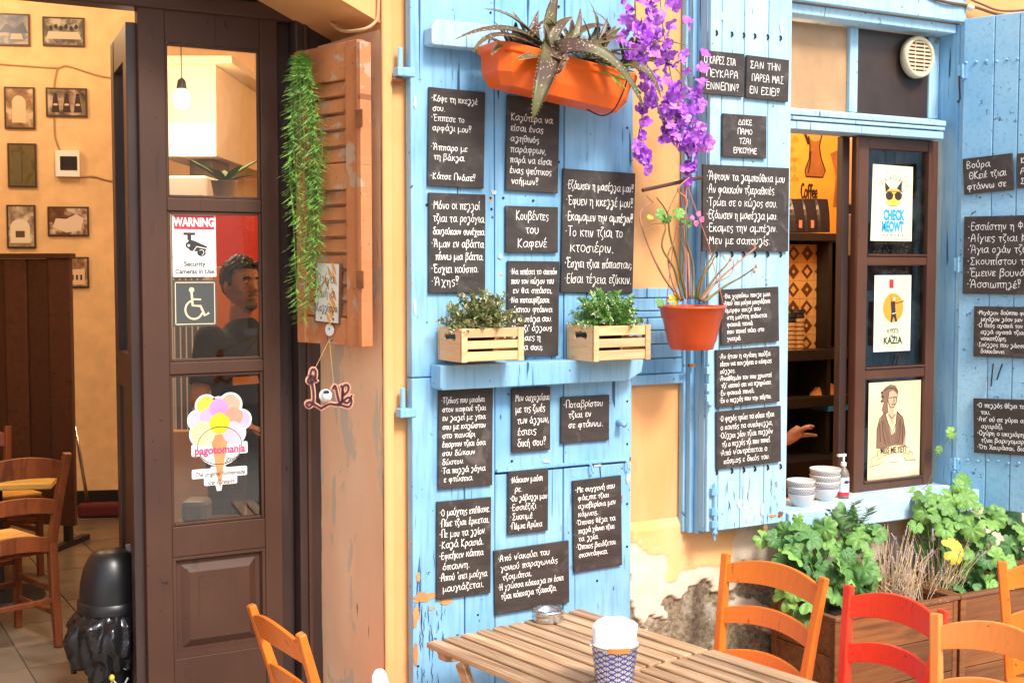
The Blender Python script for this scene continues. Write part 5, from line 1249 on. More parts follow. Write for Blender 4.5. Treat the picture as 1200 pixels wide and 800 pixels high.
# --- orange trough on the batten
tv = .30
tl_, tr_ = P(580, 57, tv), P(735, 96, tv); tilt = math.atan2(tr_.z-tl_.z, tr_.x-tl_.x)
TM = frame(P(655, 95, .215), (math.cos(tilt), 0, math.sin(tilt)))
Lh = (tr_-tl_).length/2+.01
tro = thing('flower_trough', 'bright orange plastic trough hung high on the blue door, tilted and holding aloe', 'planter', M=TM)
def trough(h0, h1, W0, W1, D0, D1, cut):
    def ring(hw, hd, y): c_ = cut; return [(-hw+c_, y, hd), (hw-c_, y, hd), (hw, y, hd-c_), (hw, y, -hd), (-hw, y, -hd), (-hw, y, hd-c_)]
    return ring
rg = trough(0, 0, 0, 0, 0, 0, .035)
hT = .070
rings = [rg(Lh*.80, .050, -hT), rg(Lh*.86, .058, -hT+.002), rg(Lh*.955, .076, -hT+.045), rg(Lh*.99, .080, hT-.03), rg(Lh*1.03, .088, hT-.026), rg(Lh*1.04, .090, hT), rg(Lh*1.01, .085, hT), rg(Lh*.96, .075, hT-.03), rg(Lh*.85, .06, hT-.04)]
vs = [p for r_ in rings for p in r_]; n = 6; fs = [tuple(range(n))]
for k in range(len(rings)-1):
    for i in range(n): j = (i+1) % n; fs.append((k*n+i, (k+1)*n+i, (k+1)*n+j, k*n+j))
mb = MB(); mb.add(vs, [f for f in fs]); bo = mb.build('box', ORPL, tro, bevel=.005, seg=3)
mb = MB(); mb.add([(-Lh*.93, hT-.032, .07), (Lh*.93, hT-.032, .07), (Lh*.93, hT-.032, -.075), (-Lh*.93, hT-.032, -.075)], [(0, 1, 2, 3)]); mb.build('soil', SOIL, tro)
mb = MB(); xw = Lh*.70
mb.tube(sm3([(xw-.12, hT+.004, .10), (xw+.0, hT-.0, .105), (xw+.02, hT-.03, .105), (xw, -hT+.01, .085), (xw-.035, -hT-.028, .06), (xw-.08, -hT-.01, .02)], 5), .0028, 6)
mb.build('wire_hanger', IRON, tro); mb = MB(); mb.tube([(-Lh*.86, hT+.06, -.09), (-Lh*.88, hT+.02, -.092), (-Lh*.80, hT+.01, -.06)], .003, 6); mb.build('wire_hanger', IRON, tro)
alo = thing('aloe_plant', 'large brown-green spotted aloe spilling over the orange trough with long toothed leaves', 'plant', M=TM @ Matrix.Translation((-.02, hT-.03, 0)))
def TL(px, py, v): return rootmat(alo).inverted() @ P(px, py, v)
hub = (642, 58, .22)
leaves = [ # base, mid, tip (px,py,v), width, thick
 ((642,60,.24),(596,31,.30),(532,47,.30),.066,.018), ((640,58,.22),(604,20,.26),(563,11,.22),.056,.014), ((640,60,.26),(585,38,.34),(553,64,.36),.046,.012),
 ((645,55,.22),(644,25,.22),(654,-14,.22),.085,.020), ((642,55,.24),(655,30,.24),(672,20,.20),.060,.014), ((648,57,.30),(636,95,.42),(624,142,.42),.105,.016),
 ((650,58,.28),(712,62,.40),(757,132,.44),.080,.018), ((652,58,.28),(700,60,.36),(748,104,.40),.074,.018), ((655,60,.24),(698,50,.30),(736,41,.34),.078,.016),
 ((655,58,.20),(700,45,.20),(690,0,.18),.046,.012), ((655,58,.20),(690,30,.22),(721,35,.20),.056,.012), ((640,58,.22),(628,40,.22),(631,12,.20),.040,.012),
 ((636,60,.22),(612,45,.28),(612,36,.26),.048,.012), ((640,62,.30),(660,70,.36),(662,64,.34),.050,.014), ((644,60,.28),(642,40,.30),(638,28,.30),.070,.022),
 ((612,62,.22),(618,45,.25),(630,14,.22),.036,.010), ((606,62,.24),(598,48,.28),(588,32,.26),.036,.010), ((648,82,.30),(655,84,.36),(664,66,.36),.040,.014),
 ((730,75,.22),(745,60,.25),(752,20,.22),.050,.012), ((722,80,.24),(755,78,.32),(775,116,.34),.060,.014), ((700,60,.20),(715,30,.20),(690,12,.16),.024,.008), ((738,72,.24),(765,48,.30),(812,56,.30),.028,.010), ((738,78,.24),(775,68,.30),(800,92,.30),.044,.012), ((600,60,.22),(590,50,.26),(575,66,.34),.040,.012), ((680,70,.24),(700,55,.28),(712,20,.26),.044,.012), ((665,60,.22),(676,40,.22),(680,10,.2),.05,.014), ((625,58,.22),(612,30,.24),(600,14,.22),.05,.014), ((690,74,.24),(715,70,.34),(742,90,.38),.05,.014), ((640,62,.24),(620,66,.34),(606,70,.36),.05,.014)]
for i, (a, b, c, w, th) in enumerate(leaves):
    A_, B_, C_ = TL(*a), TL(*b), TL(*c); B_ = B_*1.8-(A_+C_)*.4
    mb, mt = MB(), MB(); up = Vector((0, .35, 1)) if i in (5, 6, 7, 19) else Vector((0, 1, .6))
    aloe_leaf(mb, mt, A_, B_, C_, w, th, upv=up)
    lf = mb.build('leaf', ALOE, alo, smooth=True); mt.build('teeth', TEETH, lf).__setitem__('kind', 'stuff')
rq = random.Random(77)
for hx, hy, hv, nL, Ls in ((603, 62, .24, 12, .15), (700, 66, .25, 12, .15), (668, 60, .20, 8, .16), (735, 72, .22, 8, .12)):
    hb0 = TL(hx, hy, hv)
    for k in range(nL):
        a = rq.uniform(0, 6.28); el_q = rq.uniform(.25, 1.2); L_q = Ls*rq.uniform(.6, 1.1); d = Vector((math.cos(a)*math.cos(el_q)*1.2, math.sin(el_q), math.sin(a)*math.cos(el_q)*.7+.15)); mid_ = hb0+d*L_q*.55+Vector((0, .015, 0)); tip_ = hb0+d*L_q+Vector((0, -.02*math.cos(el_q), 0))
        mb, mt = MB(), MB(); aloe_leaf(mb, mt, hb0+Vector((rq.uniform(-.01, .01), 0, 0)), mid_, tip_, rq.uniform(.028, .050), .012, n=9, upv=Vector((0, 1, .6)))
        lf = mb.build('leaf', ALOE, alo, smooth=True); mt.build('teeth', TEETH, lf)['kind'] = 'stuff'
gr = thing('spiky_green_succulent', 'bright green strappy succulent at the right end of the orange trough', 'plant', M=TM @ Matrix.Translation((Lh*.55, hT-.03, .02)))
rr = random.Random(4)
for i in range(26):
    a = rr.uniform(0, 6.28); rd = rr.uniform(.02, .06); h_ = rr.uniform(.06, .12); b = Vector((rd*math.cos(a)*.8, 0, rd*math.sin(a)*.5))
    mb, mt = MB(), MB(); aloe_leaf(mb, mt, b, b+Vector((math.cos(a)*.03, h_*.7, math.sin(a)*.03)), b+Vector((math.cos(a)*(.05+.05*rr.random()), h_*rr.uniform(.5, 1), math.sin(a)*.05+.02)), .014, .005, n=7, teeth=False)
    mb.build('leaf', GREENS, gr, smooth=True)
for i in range(4):
    x = rr.uniform(-.06, .03); mb, mt = MB(), MB(); aloe_leaf(mb, mt, Vector((x, 0, .05)), Vector((x+.02, .02, .10)), Vector((x+.05+.02*i, -.06, .12)), .012, .004, n=7, teeth=False); mb.build('leaf', GREENS if i else LEAFY, gr, smooth=True)

# --- florets
def floret(seed):
    r_ = random.Random(seed); mb = MB()
    for k in range(5):
        a = k*2*math.pi/5+r_.uniform(-.25, .25); ca, sa = math.cos(a), math.sin(a); L = r_.uniform(.017, .025); W_ = r_.uniform(.011, .016); up = r_.uniform(-.004, .010)
        pts = [(0, 0, 0), (L*.35, W_*.6, up*.4), (L*.8, W_*.9, up), (L*1.05, W_*.25, up*1.2+.002), (L*.98, -W_*.3, up*.7-.001), (L*.7, -W_*.85, up*.9), (L*.3, -W_*.5, up*.3), (L*.6, 0, up*.5+.002)]
        vs = [(x*ca-y*sa, x*sa+y*ca, z) for x, y, z in pts]
        mb.add(vs, [(0, 1, 7), (1, 2, 7), (2, 3, 7), (3, 4, 7), (4, 5, 7), (5, 6, 7), (6, 0, 7)])
    return mb.mesh('flower', PURP)
def purp():
    t = NT('lilac_petal'); oi = t.n('ObjectInfo'); c = t.mix(oi.outputs['Random'], (.42, .08, .74), (.72, .30, .90))
    c = t.mix(t.ramp(t.noise(t.coord((1, 1, 1)), 60, 3), [(.4, 0.0), (.7, .6)]), c, (.38, .05, .68)); t.b.inputs['Emission Strength'].default_value = 0
    return t.done(c, .55, Transmission_Weight=0.0)
PURP = purp(); fme = [floret(s) for s in range(6)]
STEM = plain('green_stem', (.10, .20, .04), .6, .3); TWIG = plain('dry_twig', (.28, .16, .06), .8, .4, .5, 80)
def garland(label, strands, N, seed, spread):
    r_ = random.Random(seed); p0 = P(*strands[0][0]); t = thing('lilac_flower_garland', label, 'flowers', p0, group='lilac flower garlands'); im = Vector(p0)
    tot = sum(s[-1] for s in strands)
    for st in strands:
        pts = sm3([P(*q) for q in st[:-1]], 6); wgt = st[-1]
        mb = MB(); mb.tube([p-im for p in pts], .002, 5); mb.build('stem', STEM, t)
        for k in range(int(N*wgt/tot)):
            f_ = r_.random()**.9; q = pts[min(int(f_*(len(pts)-1)), len(pts)-1)].lerp(pts[min(int(f_*(len(pts)-1))+1, len(pts)-1)], r_.random())
            s = spread*(1.0-.65*f_)
            q = q+Vector((r_.gauss(0, s), r_.gauss(0, s*.7), r_.gauss(0, s*.8)))
            if q.y > -.075: q.y = -.075-r_.random()*.03
            R_ = Matrix.Rotation(r_.uniform(0, 6.28), 4, 'Z'); tl = Vector((r_.gauss(0, .7), -1, r_.gauss(-.1, .7))).normalized().to_track_quat('Z', 'Y').to_matrix().to_4x4()
            inst(fme[r_.randrange(6)], 'flower', t, Matrix.Translation(q-im) @ tl @ R_ @ Matrix.Scale(r_.uniform(.75, 1.25), 4))
garland('thick cascade of lilac paper-like flowers hanging from the top beside the shutter', [
 ((770, -40, .26), (778, 40, .30), (790, 110, .30), (800, 165, .28), (828, 165, .27), 120),
 ((745, -40, .26), (745, 20, .30), (752, 60, .30), (765, 105, .28), (783, 165, .26), 80),
 ((800, 60, .28), (810, 120, .28), (812, 170, .26), (806, 205, .24), 45)], 262, 11, .042)
garland('thin trailing strand of lilac flowers hanging left of the main cascade', [((757, 80, .24), (754, 130, .22), (748, 165, .20), (757, 185, .20), (758, 205, .20), 30)], 30, 12, .014)
for i, (px, py) in enumerate(((728, 45), (736, 62))): inst(fme[i], 'flower', bpy.data.objects['lilac_flower_garland'], Matrix.Translation(P(px, py, .3)-Vector(bpy.data.objects['lilac_flower_garland'].location)) @ Matrix.Rotation(R(90), 4, 'X'))

# --- hanging terracotta pot with dry geranium
pvv = .24
pc = P(811, 358, pvv); rT = .5*(P(850, 360, pvv)-P(773, 360, pvv)).length*.83; hP = (P(811, 360, pvv)-P(811, 411, pvv)).z
pot = thing('hanging_pot', 'terracotta coloured plastic pot hanging on wires in front of the window shutter', 'pot', (pc.x, pc.y, pc.z-hP))
PR = [(rT*.60, 0), (rT*.63, .002), (rT*.68, hP*.15), (rT*.71, hP*.17), (rT*.86, hP*.70), (rT*.90, hP*.72), (rT*.94, hP*.93), (rT*1.0, hP*.94), (rT*1.01, hP*.985), (rT*.97, hP), (rT*.92, hP*.98), (rT*.86, hP*.80), (0, hP*.80)]
MB().lathe(PR, 48, cap=False).build('body', TERR, pot, smooth=True)
mb = MB(); mb.disc(0, 0, rT*.9, z=hP*.84); mb.build('soil', SOIL, pot)
tw0, tw1 = P(753, 223, .22), P(822, 208, .20)
bar = thing('hanging_bar', 'short dark stick carrying the hanging pot just under the lilac flowers', 'stick', (tw0+tw1)/2); c_ = (tw0+tw1)/2
mb = MB(); mb.tube([tw0-c_, tw1-c_], .0075, 6); mb.build('stick', plain('dark_stick', (.09, .035, .02), .6, .3), bar)
pl = Vector(pot.location); hk = P(804, 214, .21)-pl
mb = MB()
for a in (-.3, 1.8, 3.9): mb.tube([hk, hk*.5+Vector((rT*.6*math.cos(a), rT*.6*math.sin(a), hP*.5)), Vector((rT*math.cos(a), rT*math.sin(a), hP*.96))], .0018, 5)
mb.tube([hk+Vector((0, 0, -.002)), hk+Vector((-.008, 0, -.05)), hk+Vector((.002, 0, -.09))], .005, 6)
mb.build('hanger_wires', plain('pink_red_wire', (.62, .16, .10), .5), pot)
ger = thing('dry_geranium', 'leggy almost bare geranium with twisted stems and one pink flower in the hanging pot', 'plant', (pc.x, pc.y, pc.z-hP*.16)); gl_ = Vector(ger.location)
BR = plain('green_brown_bark', (.24, .17, .04), .7, .5, .6, 60); BR2 = plain('pinkish_bark', (.50, .22, .12), .7, .4, .5, 60)
stems = [[(798,352),(775,320),(757,280),(750,250),(765,237)], [(800,352),(790,315),(776,290),(780,268),(778,262)], [(804,350),(795,310),(785,275),(782,250),(770,232)], [(808,350),(806,300),(800,262),(805,235),(794,222),(808,208)],
         [(812,350),(812,310),(804,280),(806,250)], [(818,352),(825,320),(835,300),(840,288)], [(822,352),(840,330),(862,310),(886,290)], [(825,354),(850,335),(868,325),(884,314)], [(820,352),(838,325),(850,312),(855,305)], [(798,352),(788,330),(783,300),(790,285)], [(815,350),(820,330),(832,312),(838,300)], [(805,350),(800,325),(802,300),(797,280)], [(782, 250), (790, 232), (800, 215)], [(765, 237), (758, 230)], [(781, 262), (768, 262), (752, 268)], [(840, 330), (856, 322), (860, 306)]]
for i, st in enumerate(stems):
    vv = pvv+rr.uniform(-.04, .05); pts = sm3([P(x, y, vv+rr.uniform(-.008, .008))-gl_ for x, y in st], 5); r0 = .0052 if i < 12 else .0025
    mb = MB(); mb.tube(pts, [r0*(1-.55*k/len(pts)) for k in range(len(pts))], 7)
    for k in range(2, len(pts), 3): mb.ball(pts[k], r0*1.15*(1-.5*k/len(pts)), 6, 4)
    mb.build('stem', BR if i % 3 else BR2, ger, smooth=True)
def gleaf(seed, rad, lobes=7):
    r_ = random.Random(seed); n = lobes*6; vs = [(0, 0, 0)]; fs = []
    ph = [r_.uniform(-.12, .12) for _ in range(lobes+1)]
    for ring, f_ in ((1, .5), (2, .8), (3, 1)):
        for i in range(n+1):
            t = i/n; a = R(-162)+R(324)*t; lo = abs(math.sin(math.pi*t*lobes)); sc = .80+.20*lo**.6+ph[int(t*lobes)]*.35
            if ring == 3: sc += .018*math.sin(t*n*2.1)
            rr_ = rad*f_*(1+(sc-1)*f_); fold = math.cos(2*math.pi*t*lobes)*.085*rad*f_
            z = .30*rad*f_*(1-f_)*1.5+fold - .10*rad*f_**3+.07*rad*math.sin(2*a+seed)*f_
            vs.append((rr_*math.sin(a), rr_*math.cos(a), z))
    m = n+1
    for i in range(n): fs.append((0, 1+i, 2+i))
    for k in range(2):
        for i in range(n): fs.append((1+k*m+i, 1+(k+1)*m+i, 1+(k+1)*m+i+1, 1+k*m+i+1))
    mb = MB(); mb.add(vs, [f[::-1] for f in fs]); return mb
def leafmesh(seed, mat, rad=1.0):
    me = gleaf(seed, rad).mesh('leaf', mat); me.shade_smooth(); return me
GL = [leafmesh(s, LEAFG) for s in range(5)]; GD = [leafmesh(s+9, LEAFD) for s in range(3)]; GY = leafmesh(3, LEAFY)
def putleaf(parent, p, nrm, size, me, rng, base):
    q = Vector(nrm).normalized().to_track_quat('Z', 'Y').to_matrix().to_4x4()
    inst(me, 'leaf', parent, Matrix.Translation(p-base) @ q @ Matrix.Rotation(rng.uniform(0, 6.28), 4, 'Z') @ Matrix.Scale(size, 4))
for px, py, s, me in ((775, 251, .026, GL[0]), (781, 256, .022, GL[1]), (795, 250, .026, GL[3]), (800, 258, .02, GL[4]), (762, 254, .014, GY), (790, 352, .028, GY), (774, 354, .020, GL[2]), (806, 262, .018, GL[1])):
    putleaf(ger, P(px, py, pvv+.03), (rr.gauss(0, .4), -1, rr.gauss(.2, .4)), s, me, rr, gl_)
PK = pm('pink_petal', (.88, .16, .34)); mb = MB()
for k, (px, py) in enumerate(((811, 255), (819, 250), (823, 257), (816, 262))):
    p = P(px, py, pvv+.05)-gl_; mb.add([p+Vector((.012*math.cos(a), .004*math.sin(a*2+k), .012*math.sin(a))) for a in [j*1.047 for j in range(6)]], [(0, 1, 2, 3, 4, 5)])
mb.build('flower', PK, ger); mb = MB()
for px, py in ((795, 266), (886, 312), (884, 318), (884, 288), (856, 304)): mb.ball(P(px, py, pvv+.02)-gl_, .007, 7, 5, sc=(1, .7, 1.2))
mb.build('buds', BR2, ger)

# --- crates with herbs
def crate(fl, fr, frb, blx, label, herb, hl, seed):
    """fl, fr: front top corners in pixels; blx: pixel x of the back left corner"""
    v1 = .255; v0 = .075
    a, b, c_ = P(*fl, v1), P(*fr, v1), P(*frb, v1); Wd = b.x-a.x+.01; Hh = a.z-P(fl[0], frb[1], v1).z; dp = v1-v0
    base = Vector((a.x, -v1, a.z-Hh)); t = thing('wooden_crate', label, 'crate', base, group='small crates on the blue shelf')
    def bx_(x0, x1, y0, y1, z0, z1, nm='slat'): return MB().box(x0, x1, y0, y1, z0, z1).build(nm, PINE, t, bevel=.0015)
    s_ = Hh
    for k, (z0, z1) in enumerate(((.03, .30), (.385, .625), (.72, .99))):
        bx_(.0125, Wd-.0125, .0045, .0105, z0*s_, z1*s_); bx_(.0125, Wd-.0125, dp-.0105, dp-.0045, z0*s_, z1*s_)
    for x in (0, Wd-.022):
        bx_(x, x+.022, -.001, .004, 0, s_, 'corner_post'); bx_(x, x+.022, dp-.004, dp+.001, 0, s_, 'corner_post')
    MO = Matrix(((0, 0, 1, 0), (1, 0, 0, 0), (0, 1, 0, 0), (0, 0, 0, 1)))   # (y,z) outline extruded in x
    for x in (.0, Wd-.0065):
        h0, h1, y0, y1 = s_*.60, s_*.82, dp*.28, dp*.72; yc = dp/2
        out = [(.0115, 0), (dp-.0115, 0), (dp-.0115, s_*.98), (.0115, s_*.98)]
        # side board as four pieces around the hand hole
        mb = MB(); mb.prism([(.0115, 0), (dp-.0115, 0), (dp-.0115, h0), (y1, h0), (yc, h0+.008), (y0, h0), (.0115, h0)], x, x+.0065, MO)
        mb.prism([(.0115, h0), (y0, h0), (y0-.006, (h0+h1)/2), (y0, h1), (.0115, h1)], x, x+.0065, MO); mb.prism([(y1, h0), (dp-.0115, h0), (dp-.0115, h1), (y1, h1), (y1+.006, (h0+h1)/2)], x, x+.0065, MO)
        mb.prism([(.0115, h1), (y0, h1), (yc-.012, h1-.002), (yc, h1+.006), (yc+.012, h1-.002), (y1, h1), (dp-.0115, h1), (dp-.0115, s_*.98), (.0115, s_*.98)], x, x+.0065, MO)
        mb.build('side_board', PINE, t)
    MB().box(.008, Wd-.008, .011, dp-.011, .001, .006).build('bottom', PINE, t)
    pb = thing('plant_pot', hl[0], 'pot', base+Vector((Wd*.5, dp*.5, .008))); hh_ = s_*.80
    MB().lathe([(.040, 0), (.052, hh_), (.055, hh_), (.055, hh_+.006), (.048, hh_+.004), (.0, hh_-.006)], 24, cap=False).build('body', PITCH_M, pb, smooth=True)
    r_ = random.Random(seed); hp_ = base+Vector((Wd*.5, dp*.5, s_*.85)); h_ = thing('herb_plant', hl[1], 'plant', hp_)
    st = MB(); lf = MB(); fl_ = MB()
    for k in range(115):
        a = r_.uniform(0, 6.28); e = r_.uniform(.05, 1.5); L = r_.uniform(.10, .145)*(1.0 if e > .7 else .95)
        d = Vector((math.cos(a)*math.cos(e)*1.15, math.sin(a)*math.cos(e)*.8, math.sin(e)*1.0)); p0 = Vector((r_.uniform(-.03, .03), r_.uniform(-.02, .02), 0)); p1 = p0+d*L
        st.tube([p0, p0.lerp(p1, .5)+Vector((0, 0, .01)), p1], .0012, 4)
        for q in range(9):
            f_ = .35+.65*q/8; p = p0.lerp(p1, f_)+Vector((0, 0, .01*math.sin(math.pi*f_)))
            for s in range(2):
                b = Vector((r_.gauss(0, 1), r_.gauss(0, 1), r_.gauss(.3, .7))).normalized(); b = (b+d*.6).normalized(); sd_ = b.cross(Vector((r_.random(), r_.random(), 1))).normalized(); l_ = r_.uniform(.014, .025); w_ = l_*.32; nn = b.cross(sd_)*l_*.12
                lf.mi = r_.choice((0, 0, 1)); lf.add([p, p+b*l_*.45+sd_*w_-nn, p+b*l_, p+b*l_*.45-sd_*w_-nn, p+b*l_*.5+nn*.2], [(0, 1, 4), (1, 2, 4), (2, 3, 4), (3, 0, 4)])
        if r_.random() < herb[2]:
            for q in range(4): fl_.ball(p1+Vector((r_.gauss(0, .004), r_.gauss(0, .004), r_.gauss(0, .004))), .0028, 5, 3)
    st.build('stems', STEM, h_)['kind'] = 'stuff'; o = lf.build('foliage', [herb[0], herb[1]], h_); o['kind'] = 'stuff'
    if fl_.v: fl_.build('blossoms', pm('tiny_white_blossom', (.85, .85, .72)), h_)['kind'] = 'stuff'
OL1 = leafmat('olive_leaf', (.16, .20, .06), (.30, .32, .12)); OL2 = leafmat('pale_olive_leaf', (.44, .42, .20), (.55, .50, .28)); FG1 = leafmat('fresh_leaf', (.10, .28, .04), (.18, .40, .08)); FG2 = leafmat('light_fresh_leaf', (.30, .50, .14), (.42, .58, .2))
crate((541, 385), (611, 383), (611, 425), 508, 'small pine crate on the left part of the blue shelf', (OL1, OL2, .3), ('black pot inside the left crate on the shelf', 'olive green variegated herb in the left crate'), 21)
crate((696, 382), (760, 382), (760, 424), 663, 'small pine crate on the right end of the blue shelf', (FG1, FG2, .8), ('black pot inside the right crate on the shelf', 'bright green herb with tiny white blossoms in the right crate'), 22)

# --- feathery greenery hanging on the brown shutter
hg0 = pplane(356, 62, hp+sn_*.05, sn_)
hgt = thing('hanging_greenery', 'long trailing bunch of feathery green artificial asparagus fern on the brown shutter', 'plant', hg0)
NEED = leafmat('feathery_green', (.035, .15, .02), (.24, .50, .06)); r_ = random.Random(8); dpx = (pplane(400, 200, hp, sn_)-pplane(350, 200, hp, sn_)).length/50
ku = Vector((hp-pplane(356, 225, hp, sn_))); ku.z = 0; ku.normalize(); camr = RIGHT
for k in range(20):
    tx = r_.uniform(-23, 18); ty = r_.uniform(150, 312) if abs(tx+5) > 8 else r_.uniform(240, 318)
    x1_ = 352+tx*.9+ty*.03; y1_ = 62+ty; sx0 = 356+r_.uniform(-3, 3)
    s0 = .035+r_.uniform(0, .08)
    def pt(px, py): return PD(px, py, (hg0-CAM).dot(FWD)-s0)
    pts = sm3([hg0+Vector((0, 0, .0)), pt(sx0-3+tx*.22, 82), pt(sx0-2+tx*.75, 62+ty*.35), pt(x1_+r_.uniform(-5, 8), 62+ty*.72), pt(x1_, y1_)], 7); pts = [p-hg0 for p in pts]
    mb = MB(); mb.tube(pts, .0016, 5); mb.build('stem', STEM, hgt)
    st = MB(); L = len(pts)
    n = int(ty*.48)
    for q in range(n):
        f_ = (q+r_.random())/n; f_ = .12+.88*f_; i = min(int(f_*(L-1)), L-2); p = pts[i].lerp(pts[i+1], f_*(L-1)-i); T = (pts[i+1]-pts[i]).normalized()
        a = r_.uniform(0, 6.28); o1 = T.orthogonal().normalized(); o2 = T.cross(o1); out = (o1*math.cos(a)+o2*math.sin(a)); d = (out*.9+T*.45).normalized(); l_ = r_.uniform(.022, .052)
        tip = p+d*l_; sdv = d.cross(T).normalized()*.0013
        st.add([p-sdv, p+sdv, p+d*l_*.6+sdv*1.1, tip, p+d*l_*.6-sdv*1.1], [(0, 1, 2, 3, 4)])
        for w_ in range(3):
            b = p+d*l_*(.35+.2*w_); d2_ = (d*.7+sdv.normalized()*(1 if w_ % 2 else -1)*.8+T*.2).normalized(); l2 = l_*.42; s2 = d2_.cross(out).normalized()*.001
            st.add([b-s2, b+s2, b+d2_*l2], [(0, 1, 2)])
    st.build('needles', NEED, hgt)['kind'] = 'stuff'

# ================================================================ planter boxes
HB = .62
pA, pB, pC = PZ(979, 727, HB), PZ(913, 703, HB), PZ(1122, 699, HB)
PBACK = -.06
def planter(x0, x1, y0, label):
    t = thing('planter_box', label, 'planter', (x0, y0, 0), group='wooden planter boxes under the window'); D = PBACK-y0; Wd = x1-x0; n = 4; ph = HB/n
    for k in range(n):
        z0, z1 = .02+k*(HB-.02)/n, .02+(k+1)*(HB-.02)/n-.003
        for (a, b, c, d) in ((0.022, Wd-.022, 0, .02), (.022, Wd-.022, D-.02, D), ): MB().box(a, b, c, d, z0, z1).build('plank', PLANT, t, bevel=.003)
        for x in (.002, Wd-.022): MB().box(x, x+.0195, .021, D-.021, z0, z1).build('plank', PLANT, t, bevel=.003)
    for x in (0, Wd-.03):
        for y in (-.003, D-.027): MB().box(x-.003 if x == 0 else x+.003, x+.03, y, y+.03, 0, HB-.004).build('corner_post', PLANT, t, bevel=.003)
    RIM = paint('chipped_rim_wood', (.20, .075, .028), (.28, .11, .04), (.62, .48, .34), chip=.60, rough=.5, dirt='2a120a', crack=.3) if 'chipped_rim_wood' not in bpy.data.materials else bpy.data.materials['chipped_rim_wood']
    for (a, b, c, d) in ((-.008, Wd+.008, -.010, .022), (-.008, Wd+.008, D-.022, D+.004)): MB().box(a, b, c, d, HB-.003, HB+.012).build('rim', RIM, t, bevel=.003)
    for x in (-.008, Wd-.02): MB().box(x, x+.028, .0225, D-.0225, HB-.003, HB+.0115).build('rim', RIM, t, bevel=.003)
    MB().box(.02, Wd-.02, .02, D-.02, HB-.08, HB-.06).build('soil', SOIL, t)
    return t
yF = pA.y; xL = pA.x
planter(xL, pC.x-.02, yF, 'varnished brown wooden planter box behind the red chair, left one')
planter(pC.x+.0, pC.x+.95, yF, 'varnished brown wooden planter box at the right edge under the open shutter')
def geranium(label, cx_, cy_, cz_, blobs, nleaf, seed, group=None, top=None):
    """blobs: (px,py,v,radius_px,count) clusters of leaves where the plant really spreads"""
    r_ = random.Random(seed); base = Vector((cx_, cy_, cz_)); t = thing('geranium_plant', label, 'plant', base, group='geraniums in the planter boxes')
    for (px, py, v, rp, cnt) in blobs:
        c_ = P(px, py, v); k = (P(px+50, py, v)-c_).length/50
        mb = MB(); mid = base.lerp(c_-Vector((0, 0, .0)), .5)+Vector((r_.uniform(-.04, .04), 0, .04)); pts = curvepts(Vector((0, 0, 0)), mid-base, c_-base, 8); mb.tube(pts, [.006-.0005*i for i in range(8)], 6); mb.build('stem', STEM, t, smooth=True)
        for i in range(cnt):
            a = r_.uniform(0, 6.28); q = math.sqrt(r_.random())*rp*k; p = c_+Vector((q*math.cos(a), r_.gauss(-.01, .035), q*math.sin(a)*.95))
            if p.y > -.02: p.y = -.02
            if p.z < HB-.04: p.z = HB-.04+r_.random()*.03
            sz = r_.uniform(.024, .064); nn = Vector((r_.gauss(-.15, .55), -.9+r_.gauss(0, .3), .65+r_.gauss(0, .45)))
            putleaf(t, p, nn, sz, r_.choice(GL+GL+GD+GD), r_, base)
            if i % 2 == 0: mb = MB(); mb.tube([c_.lerp(p, .0)-base, c_.lerp(p, .6)-base+Vector((0, .02, -.01)), p-base], .0016, 4); mb.build('leaf_stalk', STEM, t)
    return t
g1 = geranium('leafy green geranium spilling from the left planter, below the bowls on the sill', pA.x+.12, -.22, HB-.06,
 [(930, 640, .20, 30, 18), (950, 662, .26, 30, 16), (975, 625, .16, 24, 10), (985, 660, .22, 30, 14), (1005, 680, .20, 20, 9), (1018, 612, .16, 10, 3), (945, 700, .26, 26, 10), (905, 632, .16, 14, 4), (1000, 645, .2, 18, 6)], 0, 31)
g2 = geranium('large bushy geranium with one yellow leaf under the open right shutter', pC.x+.10, -.24, HB-.06,
 [(1085, 600, .22, 22, 10), (1110, 605, .22, 26, 12), (1135, 590, .20, 24, 11), (1155, 625, .26, 32, 18), (1185, 655, .28, 30, 16), (1165, 680, .30, 26, 12), (1125, 640, .22, 22, 8), (1150, 705, .32, 22, 8), (1200, 620, .24, 24, 10), (1215, 690, .30, 30, 12), (1095, 640, .18, 16, 5), (1185, 600, .2, 20, 6)], 0, 32)
putleaf(g2, P(1117, 645, .34), (-.1, -1, .45), .062, GY, rr, Vector(g2.location))
